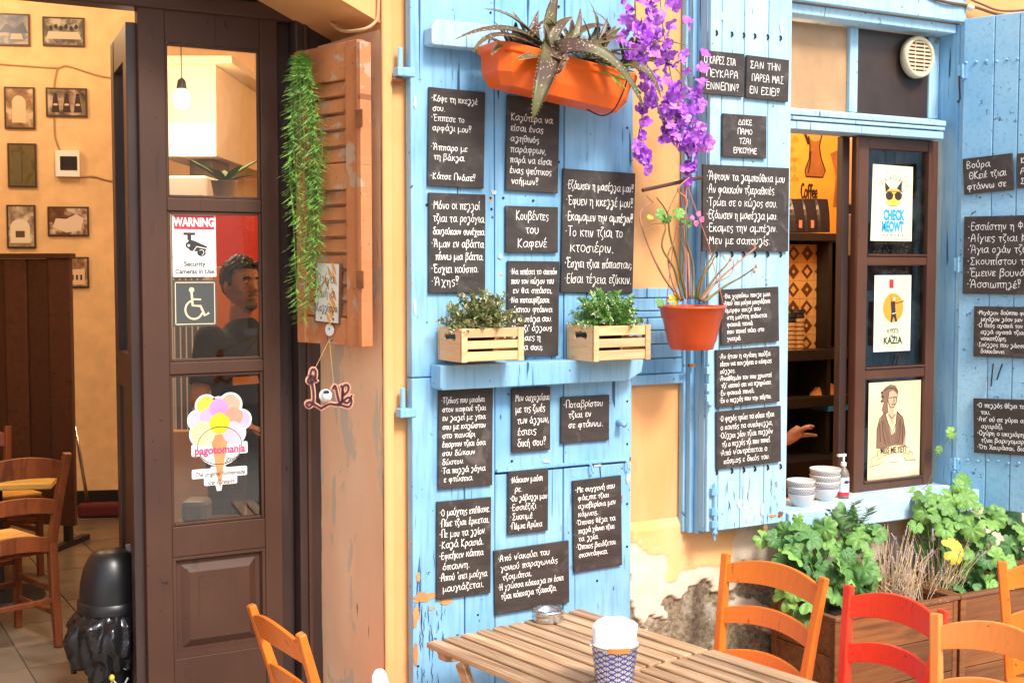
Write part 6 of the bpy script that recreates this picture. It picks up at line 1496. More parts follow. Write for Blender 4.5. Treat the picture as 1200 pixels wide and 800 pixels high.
# small-leaved shrub shoot over the sill
sp = P(1005, 640, .2); sh = thing('leafy_shoot', 'thin grey-green leafy shoot standing up before the blue sill', 'plant', sp)
def simpleleaf(L, W_, mat, nm='leaf'):
    mb = MB(); vs = []; n = 6
    for i in range(n+1):
        t = i/n; w = W_*math.sin(math.pi*min(1, t*.92+.06))**.8/2; z = -.12*L*t*t; vs += [(-w, L*t, z+.1*w), (0, L*t, z-.0), (w, L*t, z+.1*w)]
    fs = []
    for i in range(n): fs += [(i*3, i*3+1, i*3+4, i*3+3), (i*3+1, i*3+2, i*3+5, i*3+4)]
    mb.add(vs, fs); me = mb.mesh(nm, mat); me.shade_smooth(); return me
GRL = leafmat('grey_green_leaf', (.10, .17, .09), (.22, .30, .18)); SL = simpleleaf(.05, .022, GRL)
for st in ([(1005, 640), (1002, 610), (1000, 590)], [(1005, 640), (985, 615), (972, 598)], [(1003, 620), (1015, 605), (1018, 596)]):
    pts = sm3([P(x, y, .2)-sp for x, y in st], 5); mb = MB(); mb.tube(pts, .0022, 5); mb.build('stem', STEM, sh)
    for i in range(3, len(pts)):
        for s in (-1, 1):
            d = Vector((s*.9, -.4+rr.gauss(0, .2), .5)).normalized(); q = d.to_track_quat('Y', 'Z').to_matrix().to_4x4(); inst(SL, 'leaf', sh, Matrix.Translation(pts[i]) @ q @ Matrix.Scale(rr.uniform(.6, 1.1), 4))
# vine creeping on the casement
vn = [P(1068, 577, .02), P(1085, 570, .02), P(1092, 556, .02), P(1100, 530, .03), P(1112, 513, .04), P(1116, 505, .05)]
vi = thing('creeping_vine', 'thin vine tendril with a few small leaves climbing beside the casement', 'plant', vn[0]); mb = MB(); mb.tube([p-vn[0] for p in sm3(vn, 5)], .0015, 5); mb.build('stem', STEM, vi)
for px, py, s in ((1115, 507, .030), (1101, 527, .022), (1070, 575, .02), (1090, 572, .016)): putleaf(vi, P(px, py, .06), (-.2, -1, .2), s, GL[1], rr, vn[0])
# lavender
LAV = leafmat('lavender_dry', (.66, .44, .24), (.80, .60, .38)); LAVF = pm('lavender_flower', (.66, .54, .60), .8); LAVG = leafmat('lavender_grey_green', (.20, .22, .12), (.34, .34, .2))
def lavender(label, px, py, v, n, seed, w=45, h=90):
    h = h*.8
    b = P(px, py, v); r_ = random.Random(seed); t = thing('lavender_plant', label, 'plant', b, group='dry lavender clumps'); k = (P(px+50, py, v)-b).length/50
    st = MB(); nd = MB(); fl_ = MB()
    for i in range(n):
        a = r_.gauss(0, .42); L = r_.uniform(.45, 1)*h*k; d = Vector((math.sin(a), r_.gauss(0, .25), math.cos(a))).normalized(); p0 = Vector((r_.uniform(-.3, .3)*w*k, r_.uniform(-.03, .03), -.02)); p1 = p0+d*L; bend = Vector((r_.uniform(-.01, .01), 0, .01))
        pts = curvepts(p0, p0.lerp(p1, .5)+bend, p1, 6); st.tube(pts, .0011, 3)
        for q in range(14):
            f_ = r_.uniform(.15, .95); p = p0.lerp(p1, f_); e = (d+Vector((r_.gauss(0, .6), r_.gauss(0, .6), r_.gauss(0, .3)))).normalized(); l_ = r_.uniform(.008, .018); s = e.orthogonal().normalized()*.0013
            nd.mi = 0 if r_.random() < .6 else 1; nd.add([p-s, p+s, p+e*l_], [(0, 1, 2)])
        if i % 4 == 0:
            for q in range(6): fl_.ball(p1-d*q*.006+Vector((r_.gauss(0, .002),)*3), .0035, 5, 3)
    st.build('stems', LAV, t)['kind'] = 'stuff'; nd.build('needles', [LAV, LAVG], t)['kind'] = 'stuff'; fl_.build('flower_heads', LAVF, t)['kind'] = 'stuff'
lavender('dry brown lavender clump between the geraniums, nearer the left one', 1040, 700, .20, 60, 41, 40, 85)
lavender('dry lavender clump with pale lilac heads left of the bushy geranium', 1100, 705, .24, 75, 42, 55, 85)
lavender('small leaning lavender tuft in front of the brown wall corner', 1070, 702, .28, 50, 43, 40, 62)
# ================================================================ inside the left room
BKM = frame(BK0, bdir)                       # back wall frame: x along the wall, y up, z out to the room
def BKP(px, py): q = BKM.inverted() @ pplane(px, py, BK0, Vector(BKM.col[2][:3])); return q.x, q.y
def photo_mat(name, c1, c2, c3, sc=6):
    t = NT(name); co = t.coord((sc, sc, sc)); f = t.noise(co, 1.6, 5, .6, .5)
    return t.done(t.ramp(f, [(.35, c1), (.5, c2), (.62, c3)]), .35)
FRAME = pm('thin_photo_frame', (.05, .03, .02), .4)
pics = [((-4, 16, 36, 55), 'landscape photo with blue-grey hills at the top left of the cafe wall', ((.05, .07, .12), (.12, .14, .20), (.35, .28, .22))),
 ((50, 20, 100, 56), 'old dark group photo at a long table, top row right', ((.02, .02, .02), (.10, .09, .07), (.42, .38, .30))),
 ((5, 102, 42, 152), 'sepia photo of an arched doorway on the cafe wall', ((.10, .05, .02), (.28, .16, .08), (.55, .42, .28))),
 ((54, 103, 103, 138), 'old photo of three seated figures on the cafe wall', ((.03, .02, .02), (.22, .15, .10), (.50, .38, .28))),
 ((9, 168, 44, 220), 'greenish dark photo of a double door on the cafe wall', ((.07, .06, .02), (.14, .11, .04), (.10, .09, .05))),
 ((8, 240, 43, 291), 'photo of a white archway with a car, above the dark screen', ((.10, .07, .04), (.30, .24, .18), (.62, .56, .46))),
 ((56, 242, 105, 277), 'dark photo of a pale draped sheet, right of the archway photo', ((.06, .015, .010), (.16, .07, .04), (.58, .48, .42))),
 ((55, 301, 105, 337), 'lowest photo of pale house fronts, half hidden by the dark screen', ((.08, .04, .02), (.30, .18, .10), (.60, .44, .30)))]
for i, ((x0, y0, x1, y1), lb, cc) in enumerate(pics):
    (a, b), (c, d) = BKP(x0, y0), BKP(x1, y1); w, h = c-a, b-d; t = thing('framed_photo', lb, 'photo', M=BKM @ Matrix.Translation(((a+c)/2, (b+d)/2, .001)), group='photographs on the back wall')
    MB().box(-w/2, w/2, -h/2, h/2, 0, .018).build('frame', FRAME, t, bevel=.002)
    mb = MB(); e = .012; mb.flat([(-w/2+e, -h/2+e), (w/2-e, -h/2+e), (w/2-e, h/2-e), (-w/2+e, h/2-e)], .0186); mb.build('print', photo_mat('photo_print_%d' % i, *cc), t)
    m1 = MB(); m2 = MB(); z = .0192; Dk = pm('photo_dark_%d' % i, cc[0], .35); Lt = pm('photo_light_%d' % i, tuple(min(1, q*1.15) for q in cc[2]), .35)
    if i == 1:
        for k in range(6): m1.disc(-w*.3+k*w*.12, h*.12+(k % 2)*.01, w*.045, w*.06, z, 10)
        m2.flat([(-w*.42, -h*.25), (w*.42, -h*.25), (w*.36, -h*.0), (-w*.36, -h*.0)], z)
    elif i == 2: m2.flat([(-w*.25, -h*.35), (w*.2, -h*.35)]+[(-.025*w+w*.225*math.cos(R(a_)), h*.12+w*.25*math.sin(R(a_))) for a_ in range(0, 181, 20)], z)
    elif i == 3:
        for k in (-1, 0, 1): m1.flat([(k*w*.27-w*.1, -h*.35), (k*w*.27+w*.1, -h*.35), (k*w*.27+w*.05, h*.2), (k*w*.27-w*.05, h*.2)], z); m1.disc(k*w*.27, h*.25, w*.05, z=z, n=10); m2.disc(k*w*.27, -h*.08, w*.06, w*.03, z+.0004, 10)
    elif i == 4: m1.flat([(-.003, -h*.4), (.003, -h*.4), (.003, h*.3), (-.003, h*.3)], z); m2.flat([(-w*.3, -h*.35), (-w*.05, -h*.35), (-w*.05, h*.3), (-w*.3, h*.3)], z); 
    elif i == 5: m2.flat([(-w*.38, -h*.38), (w*.3, -h*.38)]+[(-.04*w+w*.34*math.cos(R(a_)), -h*.02+w*.3*math.sin(R(a_))) for a_ in range(0, 181, 20)], z); m1.flat([(-w*.2, -h*.25), (w*.12, -h*.25), (w*.12, -h*.1), (-w*.2, -h*.1)], z+.0004)
    elif i == 6: m2.flat([(-w*.38, -h*.2), (-w*.05, -h*.38), (w*.3, -h*.3), (w*.38, h*.1), (w*.2, h*.25), (-w*.05, h*.08), (-w*.3, h*.1)], z)
    elif i == 7:
        m2.flat([(-w*.42, -h*.4), (-w*.15, -h*.4), (-w*.15, h*.2), (-w*.3, h*.34), (-w*.42, h*.2)], z); m2.flat([(w*.05, -h*.4), (w*.4, -h*.4), (w*.4, h*.1), (w*.05, h*.1)], z)
        for k in (0, 1, 2): m1.flat([(w*.09+k*w*.1, -h*.25), (w*.14+k*w*.1, -h*.25), (w*.14+k*w*.1, -h*.08), (w*.09+k*w*.1, -h*.08)], z+.0004)
    else: m1.flat([(-w*.45, -h*.1), (-w*.2, h*.18), (w*.05, h*.02), (w*.3, h*.25), (w*.45, -h*.1)], z); m2.flat([(-w*.1, -h*.3), (w*.3, -h*.3), (w*.25, -h*.12), (-w*.05, -h*.12)], z+.0004)
    if m1.v: m1.build('print_dark', Dk, t)
    if m2.v: m2.build('print_light', Lt, t)
(a, b), (c, d) = BKP(66, 177), BKP(95, 208); w, h = c-a, b-d
t = thing('wall_thermostat', 'small white wall thermostat box with dark display among the photos', 'thermostat', M=BKM @ Matrix.Translation(((a+c)/2, (b+d)/2, .001)))
MB().box(-w/2, w/2, -h/2, h/2, 0, .05).build('case', WHITE, t, bevel=.004); MB().box(-w*.30, w*.40, -h*.25, h*.28, .0505, .053).build('display', PITCH_M, t)
CBL = pm('wall_cable_cream', (.40, .25, .12), .8)
for pts, lb in (([(68, 80), (64, 100), (64, 150), (66, 165), (72, 180)], 'cream cable running down the room wall to the thermostat'), ([(-20, 74), (20, 77), (66, 80), (80, 78), (120, 90), (160, 94)], 'cream cable running across the room wall above the photos'), ([(92, 208), (110, 207), (130, 212), (160, 212)], 'cream cable leading right from the thermostat')):
    q = [BKM @ Vector((*BKP(*p_), .006)) for p_ in pts]; cable(sm3(q), .006, lb, CBL)
# dark wooden screen with its feet
DKW = wood('dark_screen_wood', (.055, .020, .014), (.075, .028, .018), (.03, .012, .01), (40, 40, 3), .35, .1)
zs = 7.3
sc0, sc1 = PD(-70, 305, zs+.15), PD(83, 303, zs); sx = Vector((sc1.x-sc0.x, sc1.y-sc0.y, 0)); Wd = sx.length; SF = frame(Vector((sc0.x, sc0.y, ZI)), sx)
hS = sc1.z-ZI; scn = thing('wooden_screen', 'tall dark wooden partition screen standing before the photo wall', 'screen', M=SF)
for k in range(6): MB().box(k*Wd/6+.001, (k+1)*Wd/6-.001, .12, hS, -.02, .012*(k % 2)).build('board', DKW, scn, bevel=.003)
MB().box(-.01, Wd+.015, hS+.001, hS+.03, -.03, .03).build('top_rail', DKW, scn, bevel=.004)
for x in (.05, Wd-.05): mb = MB(); mb.box(x-.02, x+.02, 0, .12, -.02, .02); mb.box(x-.025, x+.025, 0, .03, -.2, .2); mb.build('foot', IRON, scn)
# broom against the wall
b0, b1 = PZ(92, 606, ZI), PZ(120, 602, ZI); brm = thing('broom', 'broom with dark red brush head leaning by the dark screen', 'broom', b0)
MB().box(0, .26, -.05, .05, .0, .09, Matrix.Rotation(math.atan2(bdir.y, bdir.x), 4, 'Z')).build('head', pm('dark_red_bristle', (.09, .008, .012), .9, bump=1.0, bscale=300), brm, bevel=.02)
mb = MB(); mb.tube([(.06, 0, .085), PD(85, 480, 8.1)-b0], .011, 8); mb.build('handle', METAL, brm, smooth=True)
# chairs inside
place('dark wooden taverna chair with woven seat at the left edge of the room', (-36, 546), (80, 540), .93, OLDWOOD, (-60, 700), lean=.05, seatmat=RUSH, floor=ZI, group='dark wooden chairs inside') if False else None
def place_in(label, l, r, z, Zl, Zr, mat, to, lean, **k):
    L, Q = PD(*l, Zl), PD(*r, Zr); L.z = Q.z = (L.z+Q.z)/2; H = L.z-ZI; mid = (L+Q)/2; tw = PD(*to[:2], to[2])
    xd = (Q-L); yd = Vector((-xd.y, xd.x, 0))
    if yd.dot(tw-mid) < 0: L, Q = Q, L
    t = chair(label, L, Q, H, mat, lean=lean, floor=ZI, group='dark wooden chairs inside', **k); return t
c1 = place_in('dark wooden taverna chair with woven rush seat at the left edge of the room', (-46, 540), (79, 534), 0, 5.02, 5.34, OLDWOOD, (-120, 500, 7), .09, seatmat=RUSH)
place_in('second dark chair further inside, only its woven seat and post visible', (-85, 503), (9, 503), 0, 6.6, 6.9, OLDWOOD, (30, 600, 5.6), .05, seatmat=RUSH)
tb = PD(-5, 560, 6.15); tbt = thing('cafe_table', 'small cafe table with yellow wooden top behind the near chair', 'table', (tb.x, tb.y, ZI)); YT = wood('yellow_table_top', (.72, .42, .08), (.80, .52, .14), (.5, .25, .05), (3, 40, 40), .4, .1)
zt_ = PD(-5, 556, 6.15).z-ZI; MB().box(-.33, .30, -.30, .30, zt_-.03, zt_, Matrix.Rotation(math.atan2(RIGHT.y, RIGHT.x)+.2, 4, 'Z')).build('top', YT, tbt, bevel=.006)
mb = MB(); mb.tube([(-.0, 0, .02), (-.0, 0, zt_-.03)], .03, 10); mb.build('leg', IRON, tbt); MB().lathe([(.22, 0), (.21, .02), (.03, .035)], 24).build('base', IRON, tbt)
# bin
bz = 4.72; bc = PD(131, 700, bz); bn_ = thing('rubbish_bin', 'black dome-topped rubbish bin lined with a shiny black bag inside the doorway', 'bin', (bc.x, bc.y, ZI))
rB = 38/1500*bz*1.0; zd = PD(131, 642, bz).z-ZI; zr = PD(131, 712, bz).z-ZI
prof = [(rB*.72, 0), (rB*.86, zr*.97), (rB*1.02, zr*.97), (rB*1.04, zr), (rB*1.04, zr+.035), (rB*.98, zr+.04)]
dome = [(rB*.97*math.cos(R(a))**.62, zr+.04+(zd-zr-.04)*math.sin(R(a))) for a in range(0, 91, 9)]; dome[-1] = (0, zd)
MB().lathe(prof, 40, cap=False).build('body', PITCH_M, bn_, smooth=True); MB().lathe(dome, 40, cap=False).build('dome_lid', PITCH_M, bn_, smooth=True)
mb = MB(); vs = []; nn = 90; kk_ = 26
for k in range(kk_+1):
    t_ = k/kk_; z = zr-.002-(zr*.62)*t_
    for i in range(nn):
        a = 2*math.pi*i/nn; q = Vector((math.cos(a)*2.2, math.sin(a)*2.2, z*7)); f = noise.turbulence(q, 4, True)
        r_b = rB*1.0+.022*math.sin(t_*3.1)+.045*f*min(1, t_*6)*(1-.2*t_)+.008*math.sin(a*23+f*6); vs.append((r_b*math.cos(a), r_b*math.sin(a), z-(.03*math.sin(a*5) if k == kk_ else 0)))
fs = [(k*nn+i, (k+1)*nn+i, (k+1)*nn+(i+1) % nn, k*nn+(i+1) % nn) for k in range(kk_) for i in range(nn)]
mb.add(vs, [f[::-1] for f in fs]); mb.build('bin_bag', plain('shiny_bag_plastic', (.012, .012, .014), .16, 0, .5, 40), bn_, smooth=True)
mb = MB(); bd = CAM-Vector(bn_.location); az = math.atan2(bd.y, bd.x)
def bnp(a, z): return Vector(((rB*.86+.006)*math.cos(az+a), (rB*.86+.006)*math.sin(az+a), z))
zb_ = PD(131, 792, bz).z-ZI
mb.tube([bnp(-.55, zb_+.02), bnp(-.45, zb_-.02), bnp(-.2, zb_-.01), bnp(.0, zb_+.02), bnp(.25, zb_-.02), bnp(.5, zb_+.02)], .004, 5); mb.build('graffiti_line', WHITE, bn_)
mb = MB(); mb.ball(tuple(bnp(-.05, zb_+.03)), .018, 8, 6, sc=(.6, .9, .7)); mb.build('yellow_mark', YEL, bn_)
# grey flap leaning on the bin (dustpan)
fp = PD(149, 655, 4.66); t = thing('grey_dustpan', 'grey plastic flap standing beside the black bin behind the door edge', 'dustpan', (fp.x, fp.y, ZI+.001)); M_ = Matrix.Rotation(math.atan2(RIGHT.y, RIGHT.x), 4, 'Z')
hz_ = PD(149, 640, 4.66).z-ZI; mb = MB(); mb.prism([(-.07, 0), (.10, 0), (.10, hz_), (-.03, hz_-.01), (-.02, hz_*.8), (-.045, hz_*.6)], -.006, .006, M_ @ Matrix(((1, 0, 0, 0), (0, 0, -1, .08), (0, 1, 0, 0), (0, 0, 0, 1)))); mb.build('flap', pm('grey_plastic', (.20, .18, .17)), t, bevel=.003)

# ---------------------------------------------------------------- lamps that are on
WARM = (1.0, .72, .43)
def emis(name, c, s):
    t = NT(name); t.b.inputs['Emission Color'].default_value = (*c, 1); t.b.inputs['Emission Strength'].default_value = s; return t.done(c, .5)
BULB = emis('lit_bulb', (1.0, .80, .50), 12)
def pendant(label, p, power, r=.05, cord=None, col=WARM):
    t = thing('pendant_lamp', label, 'lamp', p)
    MB().ball((0, 0, 0), r, 16, 10, sc=(.9, .9, 1.15)).build('bulb', BULB, t, smooth=True)
    MB().lathe([(.022, r*1.05), (.026, r*1.15), (.020, r*2.0), (.006, r*2.3)], 16).build('socket', PITCH_M, t, smooth=True)
    mb = MB(); mb.tube([(0, 0, r*2.2), (0, 0, 4.69-p[2])], .003, 6); mb.build('cord', PITCH_M, t)
    l = bpy.data.lights.new('bulb_light', 'POINT'); l.energy = power; l.color = col; l.shadow_soft_size = .25; o = bpy.data.objects.new('bulb_light', l); COL.objects.link(o); o.parent = t; o.location = (0, 0, -r*1.4)
    return t
# ================================================================ behind the glass of the brown door
pendant('lit pear-shaped bulb standing in for a bright reflection in the upper pane of the brown door', PD(213, 116, 6.4), 28, .045)  # bulb stands in for part of the street reflection in this pane
pendant('unseen bulb added above the inside of the brown door to light the man', PD(275, -25, 4.85), 50, .04)  # added out of view so the man's face is lit
pendant('lit bulb hanging over the tables near the photo wall', PD(-140, -60, 7.3), 36, .05)
pendant('lit bulb hanging deeper in the room, hidden above the doorway', PD(120, -130, 6.9), 30, .05)
PALE = plain('pale_reflection_paint', (.86, .72, .50), .7, .05)
RW = frame(PD(258, 300, 8.3), RIGHT)
# added cream box in place of a pale street reflection, white band lower
def cambox(name, label, cat, x0, y0, x1, y1, Z, dep, mat, part='body', bev=.005):
    a, b = PD(x0, y0, Z), PD(x1, y1, Z); c = (a+b)/2; t = thing(name, label, cat, M=frame(Vector((c.x, c.y, b.z)), RIGHT)); w = (Vector((b.x-a.x, b.y-a.y, 0))).length
    MB().box(-w/2, w/2, 0, a.z-b.z, -dep, 0).build(part, mat, t, bevel=bev); return t, w, a.z-b.z
t, w, h = cambox('reflection_box', 'cream box-shaped hood on the wall behind the upper door pane', 'standin', 180, 76, 254, 183, 6.9, 1.75, PALE)  # solid box added where the pane would mirror the pale street
MB().box(-w/2, w/2+.10, h*1.0, h*1.08, -1.75, .06).build('reflection_cap', PALE, t, bevel=.004); MB().box(-w/2, w/2-.001, -.002, h*.36, .001, .012).build('white_band', WHITE, t)
t, w, h = cambox('wall_cupboard', 'dark cupboard under the cream hood behind the upper pane', 'cupboard', 222, 186, 252, 300, 7.1, .4, DKW)
t, w, h = cambox('reflection_fridge', 'white upright fridge shape with glass door, added for white reflections in the door panes', 'fridge', 196, 206, 247, 528, 6.4, .55, plain('white_enamel_fridge', (.72, .74, .76), .3, .05), bev=.012)  # added body that replaces white reflections in the door glass
GR = plain('fridge_glass_dark', (.16, .18, .20), .12)
MB().box(-w*.40, w*.40, h*.70, h*.93, .002, .006).build('window', GR, t)
MB().box(-w*.40, w*.40, h*.34, h*.64, .002, .006).build('window', GR, t)
MB().box(-w*.40, w*.40, h*.06, h*.28, .002, .006).build('window', GR, t)
for k in range(6): MB().box(-w*.38+k*w*.15, -w*.38+k*w*.15+.006, h*.07, h*.63, .007, .012).build('bar', WHITE, t)
REDM = plain('red_painted_panel', (.62, .025, .012), .5, .1)
t, w, h = cambox('red_wall_panel', 'large plain red panel on the wall behind the man', 'panel', 249, 240, 330, 312, 6.2, .03, REDM)
t, w, h = cambox('orange_menu_board', 'orange board with two pale labels behind the man', 'board', 249, 313.5, 330, 440, 6.2, .03, plain('orange_panel', (.62, .17, .03), .5, .1))
for k in range(2): MB().box(w*.25, w*.36, h*(.58+.2*k), h*(.70+.2*k), .001, .004).build('label_strip', CRM, t)
t, w, h = cambox('room_partition', 'tan painted low partition behind the ice cream sticker', 'partition', 196, 505, 330, 640, 6.3, .08, plain('tan_partition', (.58, .36, .17), .8, .1))
cb = PD(300, 470, 5.9); cur = thing('pale_curtain', 'pale gathered curtain hanging at the right of the lowest door pane', 'curtain', (cb.x, cb.y, ZI))
mb = MB(); hh_ = PD(300, 478, 5.9).z-ZI; z_b = PD(300, 604, 5.9).z-ZI; vs = []
for k in range(2):
    for i in range(41): x = -.05+.14*i/40; y = .012*math.sin(i*1.25); v_ = RIGHT*x-FWD*y; vs.append((v_.x, v_.y, (z_b, hh_)[k]))
mb.add(vs, [(i, i+1, i+42, i+41) for i in range(40)]); mb.build('cloth', pm('curtain_beige', (.62, .44, .28), .9), cur, smooth=True, solid=.003)
mb = MB(); v_ = RIGHT*.12; mb.tube([(-v_.x, -v_.y, hh_), (v_.x, v_.y, hh_)], .008, 8); mb.build('rod', IRON, cur); mb = MB(); mb.tube([(v_.x, v_.y, 0), (v_.x, v_.y, hh_+.01)], .012, 8); mb.build('stand_pole', IRON, cur)
# ledge just inside the door with potted plant, dark box low down
t, w, h = cambox('inner_shelf', 'thin wooden shelf inside the door at the level of the upper pane', 'shelf', 225, 236, 330, 241, 5.3, .25, OLDWOOD, 'board')
pp_ = PD(263, 234, 5.18); pz = PD(263, 237, 5.3).z
pt_ = thing('small_pot', 'small pale pot of leaves seen through the upper door pane', 'pot', (pp_.x, pp_.y, pz+.002)); MB().lathe([(.040, 0), (.052, .075), (.055, .078), (.048, .07), (.0, .068)], 24, cap=False).build('body', pm('pale_ceramic', (.50, .42, .32), .3), pt_, smooth=True)
pf = thing('potted_fern', 'small arching green plant behind the upper door pane', 'plant', (pp_.x, pp_.y, pz+.07)); SL2 = simpleleaf(.17, .032, LEAFD)
for k in range(14):
    a = k*2.4; d = Vector((math.cos(a), math.sin(a), .55+.3*math.sin(k*1.7))).normalized(); inst(SL2, 'leaf', pf, Matrix.Translation((0, 0, 0)) @ d.to_track_quat('Y', 'Z').to_matrix().to_4x4() @ Matrix.Scale(.7+.45*abs(math.sin(k*2.1)), 4))
t, w, h = cambox('grey_box', 'small grey plastic box standing low behind the lowest door pane', 'box', 211, 587, 241, 614, 4.75, .12, pm('grey_box_plastic', (.22, .21, .20), .5), bev=.02)
t2, w, h = cambox('inner_ledge', 'low wooden ledge behind the lowest door pane, under the grey box', 'ledge', 200, 614.5, 330, 622, 4.8, .2, CASEM, 'board')
# ================================================================ people
SKIN = plain('skin', (.50, .24, .15), .55, .2, .25, 90); HAIR = plain('dark_hair', (.010, .008, .007), .5, .2, .8, 120); BLK = plain('black_cotton', (.016, .015, .016), .85, .2, .3, 200); BEARD = plain('grey_stubble', (.16, .11, .09), .8, .3, .5, 300)
def mkobj(mb, name, mat, parent, vox):
    o = mb.build(name, mat, parent, smooth=True); m = o.modifiers.new('remesh', 'REMESH'); m.mode = 'VOXEL'; m.voxel_size = vox; m.use_smooth_shade = True
    s = o.modifiers.new('smooth', 'SMOOTH'); s.iterations = 4; s.factor = .5; return o
def hand(mb, W_, d, n, s):
    """palm from wrist W_, along d, palm normal n; s = side of the thumb"""
    d = d.normalized(); x = d.cross(n).normalized()*s; n = x.cross(d)*s
    c = W_+d*.045
    mb.tube([W_-d*.01, W_+d*.02, W_+d*.05, W_+d*.09], [.025, .028, .032, .029], 12, flatz=1)
    for k, (o_, L, b) in enumerate(((-.030, .060, .5), (-.010, .075, .42), (.010, .080, .40), (.030, .070, .36))):
        o_ = -o_; a = W_+d*(.085-.006*abs(k-2))+x*o_; q = d
        p1 = a+q*L*.45-n*.004; q2 = (d-n*b).normalized(); p2 = p1+q2*L*.32; q3 = (d-n*b*2.4).normalized(); p3 = p2+q3*L*.26
        mb.tube([a-d*.02, a, p1, p2, p3], [.0105, .0105, .0092, .0085, .0065], 8); mb.ball(p3, .0066, 8, 6)
    a = W_+d*.025+x*.022; mb.tube([a, a+(d*.6+x*.7-n*.3)*.035, a+(d*.9+x*.55-n*.5)*.065, a+(d*1.1+x*.3-n*.7)*.085], [.014, .0125, .0105, .008], 8); mb.ball(a+(d*1.1+x*.3-n*.7)*.085, .008, 8, 6)
def person(label, loc, face, sc, armL, armR, headturn=0.0, vox=.0075, long=False):
    """armX = (elbow, wrist, hand dir) in local coords: x right, y forward, z up, metres for a 1.75 m body"""
    yd = Vector((face.x, face.y, 0)).normalized(); xd = yd.cross(Vector((0, 0, 1)))
    M = Matrix((xd*sc, yd*sc, Vector((0, 0, sc)))).transposed().to_4x4(); M.translation = Vector(loc)
    t = thing('person', label, 'person', M=M)
    V = Vector; b = MB()
    b.tube([V((0, 0, .88)), V((0, .005, 1.0)), V((0, .01, 1.15)), V((0, .005, 1.32)), V((0, 0, 1.42))], [.135, .128, .130, .145, .09], 20, flatz=1.0)
    for s in (-1, 1):
        b.ball((s*.09, .0, 1.30), .11, 14, 10, sc=(1, .95, 1.1)); b.ball((s*.165, -.01, 1.40), .058, 12, 8); b.ball((s*.08, -.02, .92), .11, 12, 8)
        b.tube([V((s*.09, 0, .92)), V((s*.10, .01, .70)), V((s*.10, .015, .49)), V((s*.10, -.01, .30)), V((s*.10, -.01, .08))], [.092, .076, .055, .056, .036], 14)
        b.tube([V((s*.10, -.04, .04)), V((s*.105, .06, .045)), V((s*.115, .15, .025))], [.040, .038, .028], 12)
    b.tube([V((0, -.01, 1.38)), V((0, -.008, 1.47)), V((0, .005, 1.55))], [.068, .057, .056], 16)
    Hh = V((0, .015, 1.635)); Rz = Matrix.Translation(V((0, .01, 0))) @ Matrix.Rotation(headturn, 4, 'Z') @ Matrix.Translation(V((0, -.01, 0)))
    hd = MB(); hb_ = hd
    hb_.ball((0, .0, 1.655), .100, 22, 16, sc=(.80, .98, 1.05)); hb_.ball((0, .030, 1.60), .070, 18, 12, sc=(.86, .85, 1.0)); hb_.ball((0, .060, 1.548), .034, 14, 10, sc=(1.0, .8, .75))
    hb_.ball((0, .088, 1.685), .030, 14, 8, sc=(1.5, .35, .35)); hb_.tube([V((0, .086, 1.672)), V((0, .098, 1.64)), V((0, .112, 1.618))], [.009, .012, .015], 10); hb_.ball((-.011, .098, 1.614), .010, 8, 6); hb_.ball((.011, .098, 1.614), .010, 8, 6)
    hb_.ball((0, .088, 1.588), .022, 12, 8, sc=(1.1, .45, .28)); hb_.ball((0, .086, 1.577), .020, 12, 8, sc=(1.0, .5, .32))
    for s in (-1, 1):
        hb_.ball((s*.042, .060, 1.628), .026, 12, 8, sc=(.9, .7, .9)); hb_.ball((s*.082, -.005, 1.635), .026, 12, 8, sc=(.35, .75, 1.25)); hb_.ball((s*.031, .074, 1.657), .014, 12, 8, sc=(1.2, .6, .8))
    b.add([Rz @ v for v in hd.v], hd.f)
    for s, (el, wr, hdv) in ((-1, armL), (1, armR)):
        b.tube([V((s*.17, -.01, 1.40)), V(el), ], [.052, .040], 12); b.ball(V(el), .041, 12, 8); b.tube([V(el), V(el).lerp(V(wr), .35), V(wr)], [.040, .040, .026], 12); hand(b, V(wr), V(hdv), V((0, 0, 1)) if abs(V(hdv).normalized().z) < .8 else V((s, 0, 0)), -s)
    mkobj(b, 'body', SKIN, t, vox)
    sh_ = MB()
    sh_.tube([V((0, 0, .86)), V((0, .005, 1.0)), V((0, .01, 1.15)), V((0, .005, 1.32)), V((0, 0, 1.44)), V((0, -.012, 1.475))], [.160, .150, .150, .163, .095, .068], 24)
    for s in (-1, 1):
        sh_.ball((s*.09, .0, 1.30), .124, 14, 10, sc=(1, .97, 1.1)); sh_.ball((s*.165, -.01, 1.40), .070, 12, 8)
        el = V((armL, armR)[s > 0][0]); a = V((s*.17, -.01, 1.40)); sh_.tube([a, a.lerp(el, .75)], [.068, .060], 14)
        if long: wv = V((armL, armR)[s > 0][1]); sh_.tube([a, el], [.068, .056], 14); sh_.ball(el, .056, 12, 8); sh_.tube([el, el.lerp(wv, .93)], [.056, .038], 14)
    mkobj(sh_, 'shirt', BLK, t, vox)
    cl = MB(); cl.tube([V((.065*math.cos(a_), -.005+.062*math.sin(a_), 1.445+.012*math.sin(a_)*-1)) for a_ in [k*math.pi/10 for k in range(21)]], .012, 8); cl.build('collar', BLK, t, smooth=True)
    tr_ = MB()
    for s in (-1, 1): tr_.ball((s*.08, -.02, .92), .122, 12, 8); tr_.tube([V((s*.09, 0, .93)), V((s*.10, .01, .70)), V((s*.10, .015, .49)), V((s*.10, -.01, .30)), V((s*.10, -.01, .06))], [.104, .088, .070, .068, .062], 16)
    tr_.tube([V((0, 0, .86)), V((0, 0, .98))], [.15, .148], 20); mkobj(tr_, 'trousers', plain('dark_denim', (.02, .022, .035), .85, .2), t, .01)
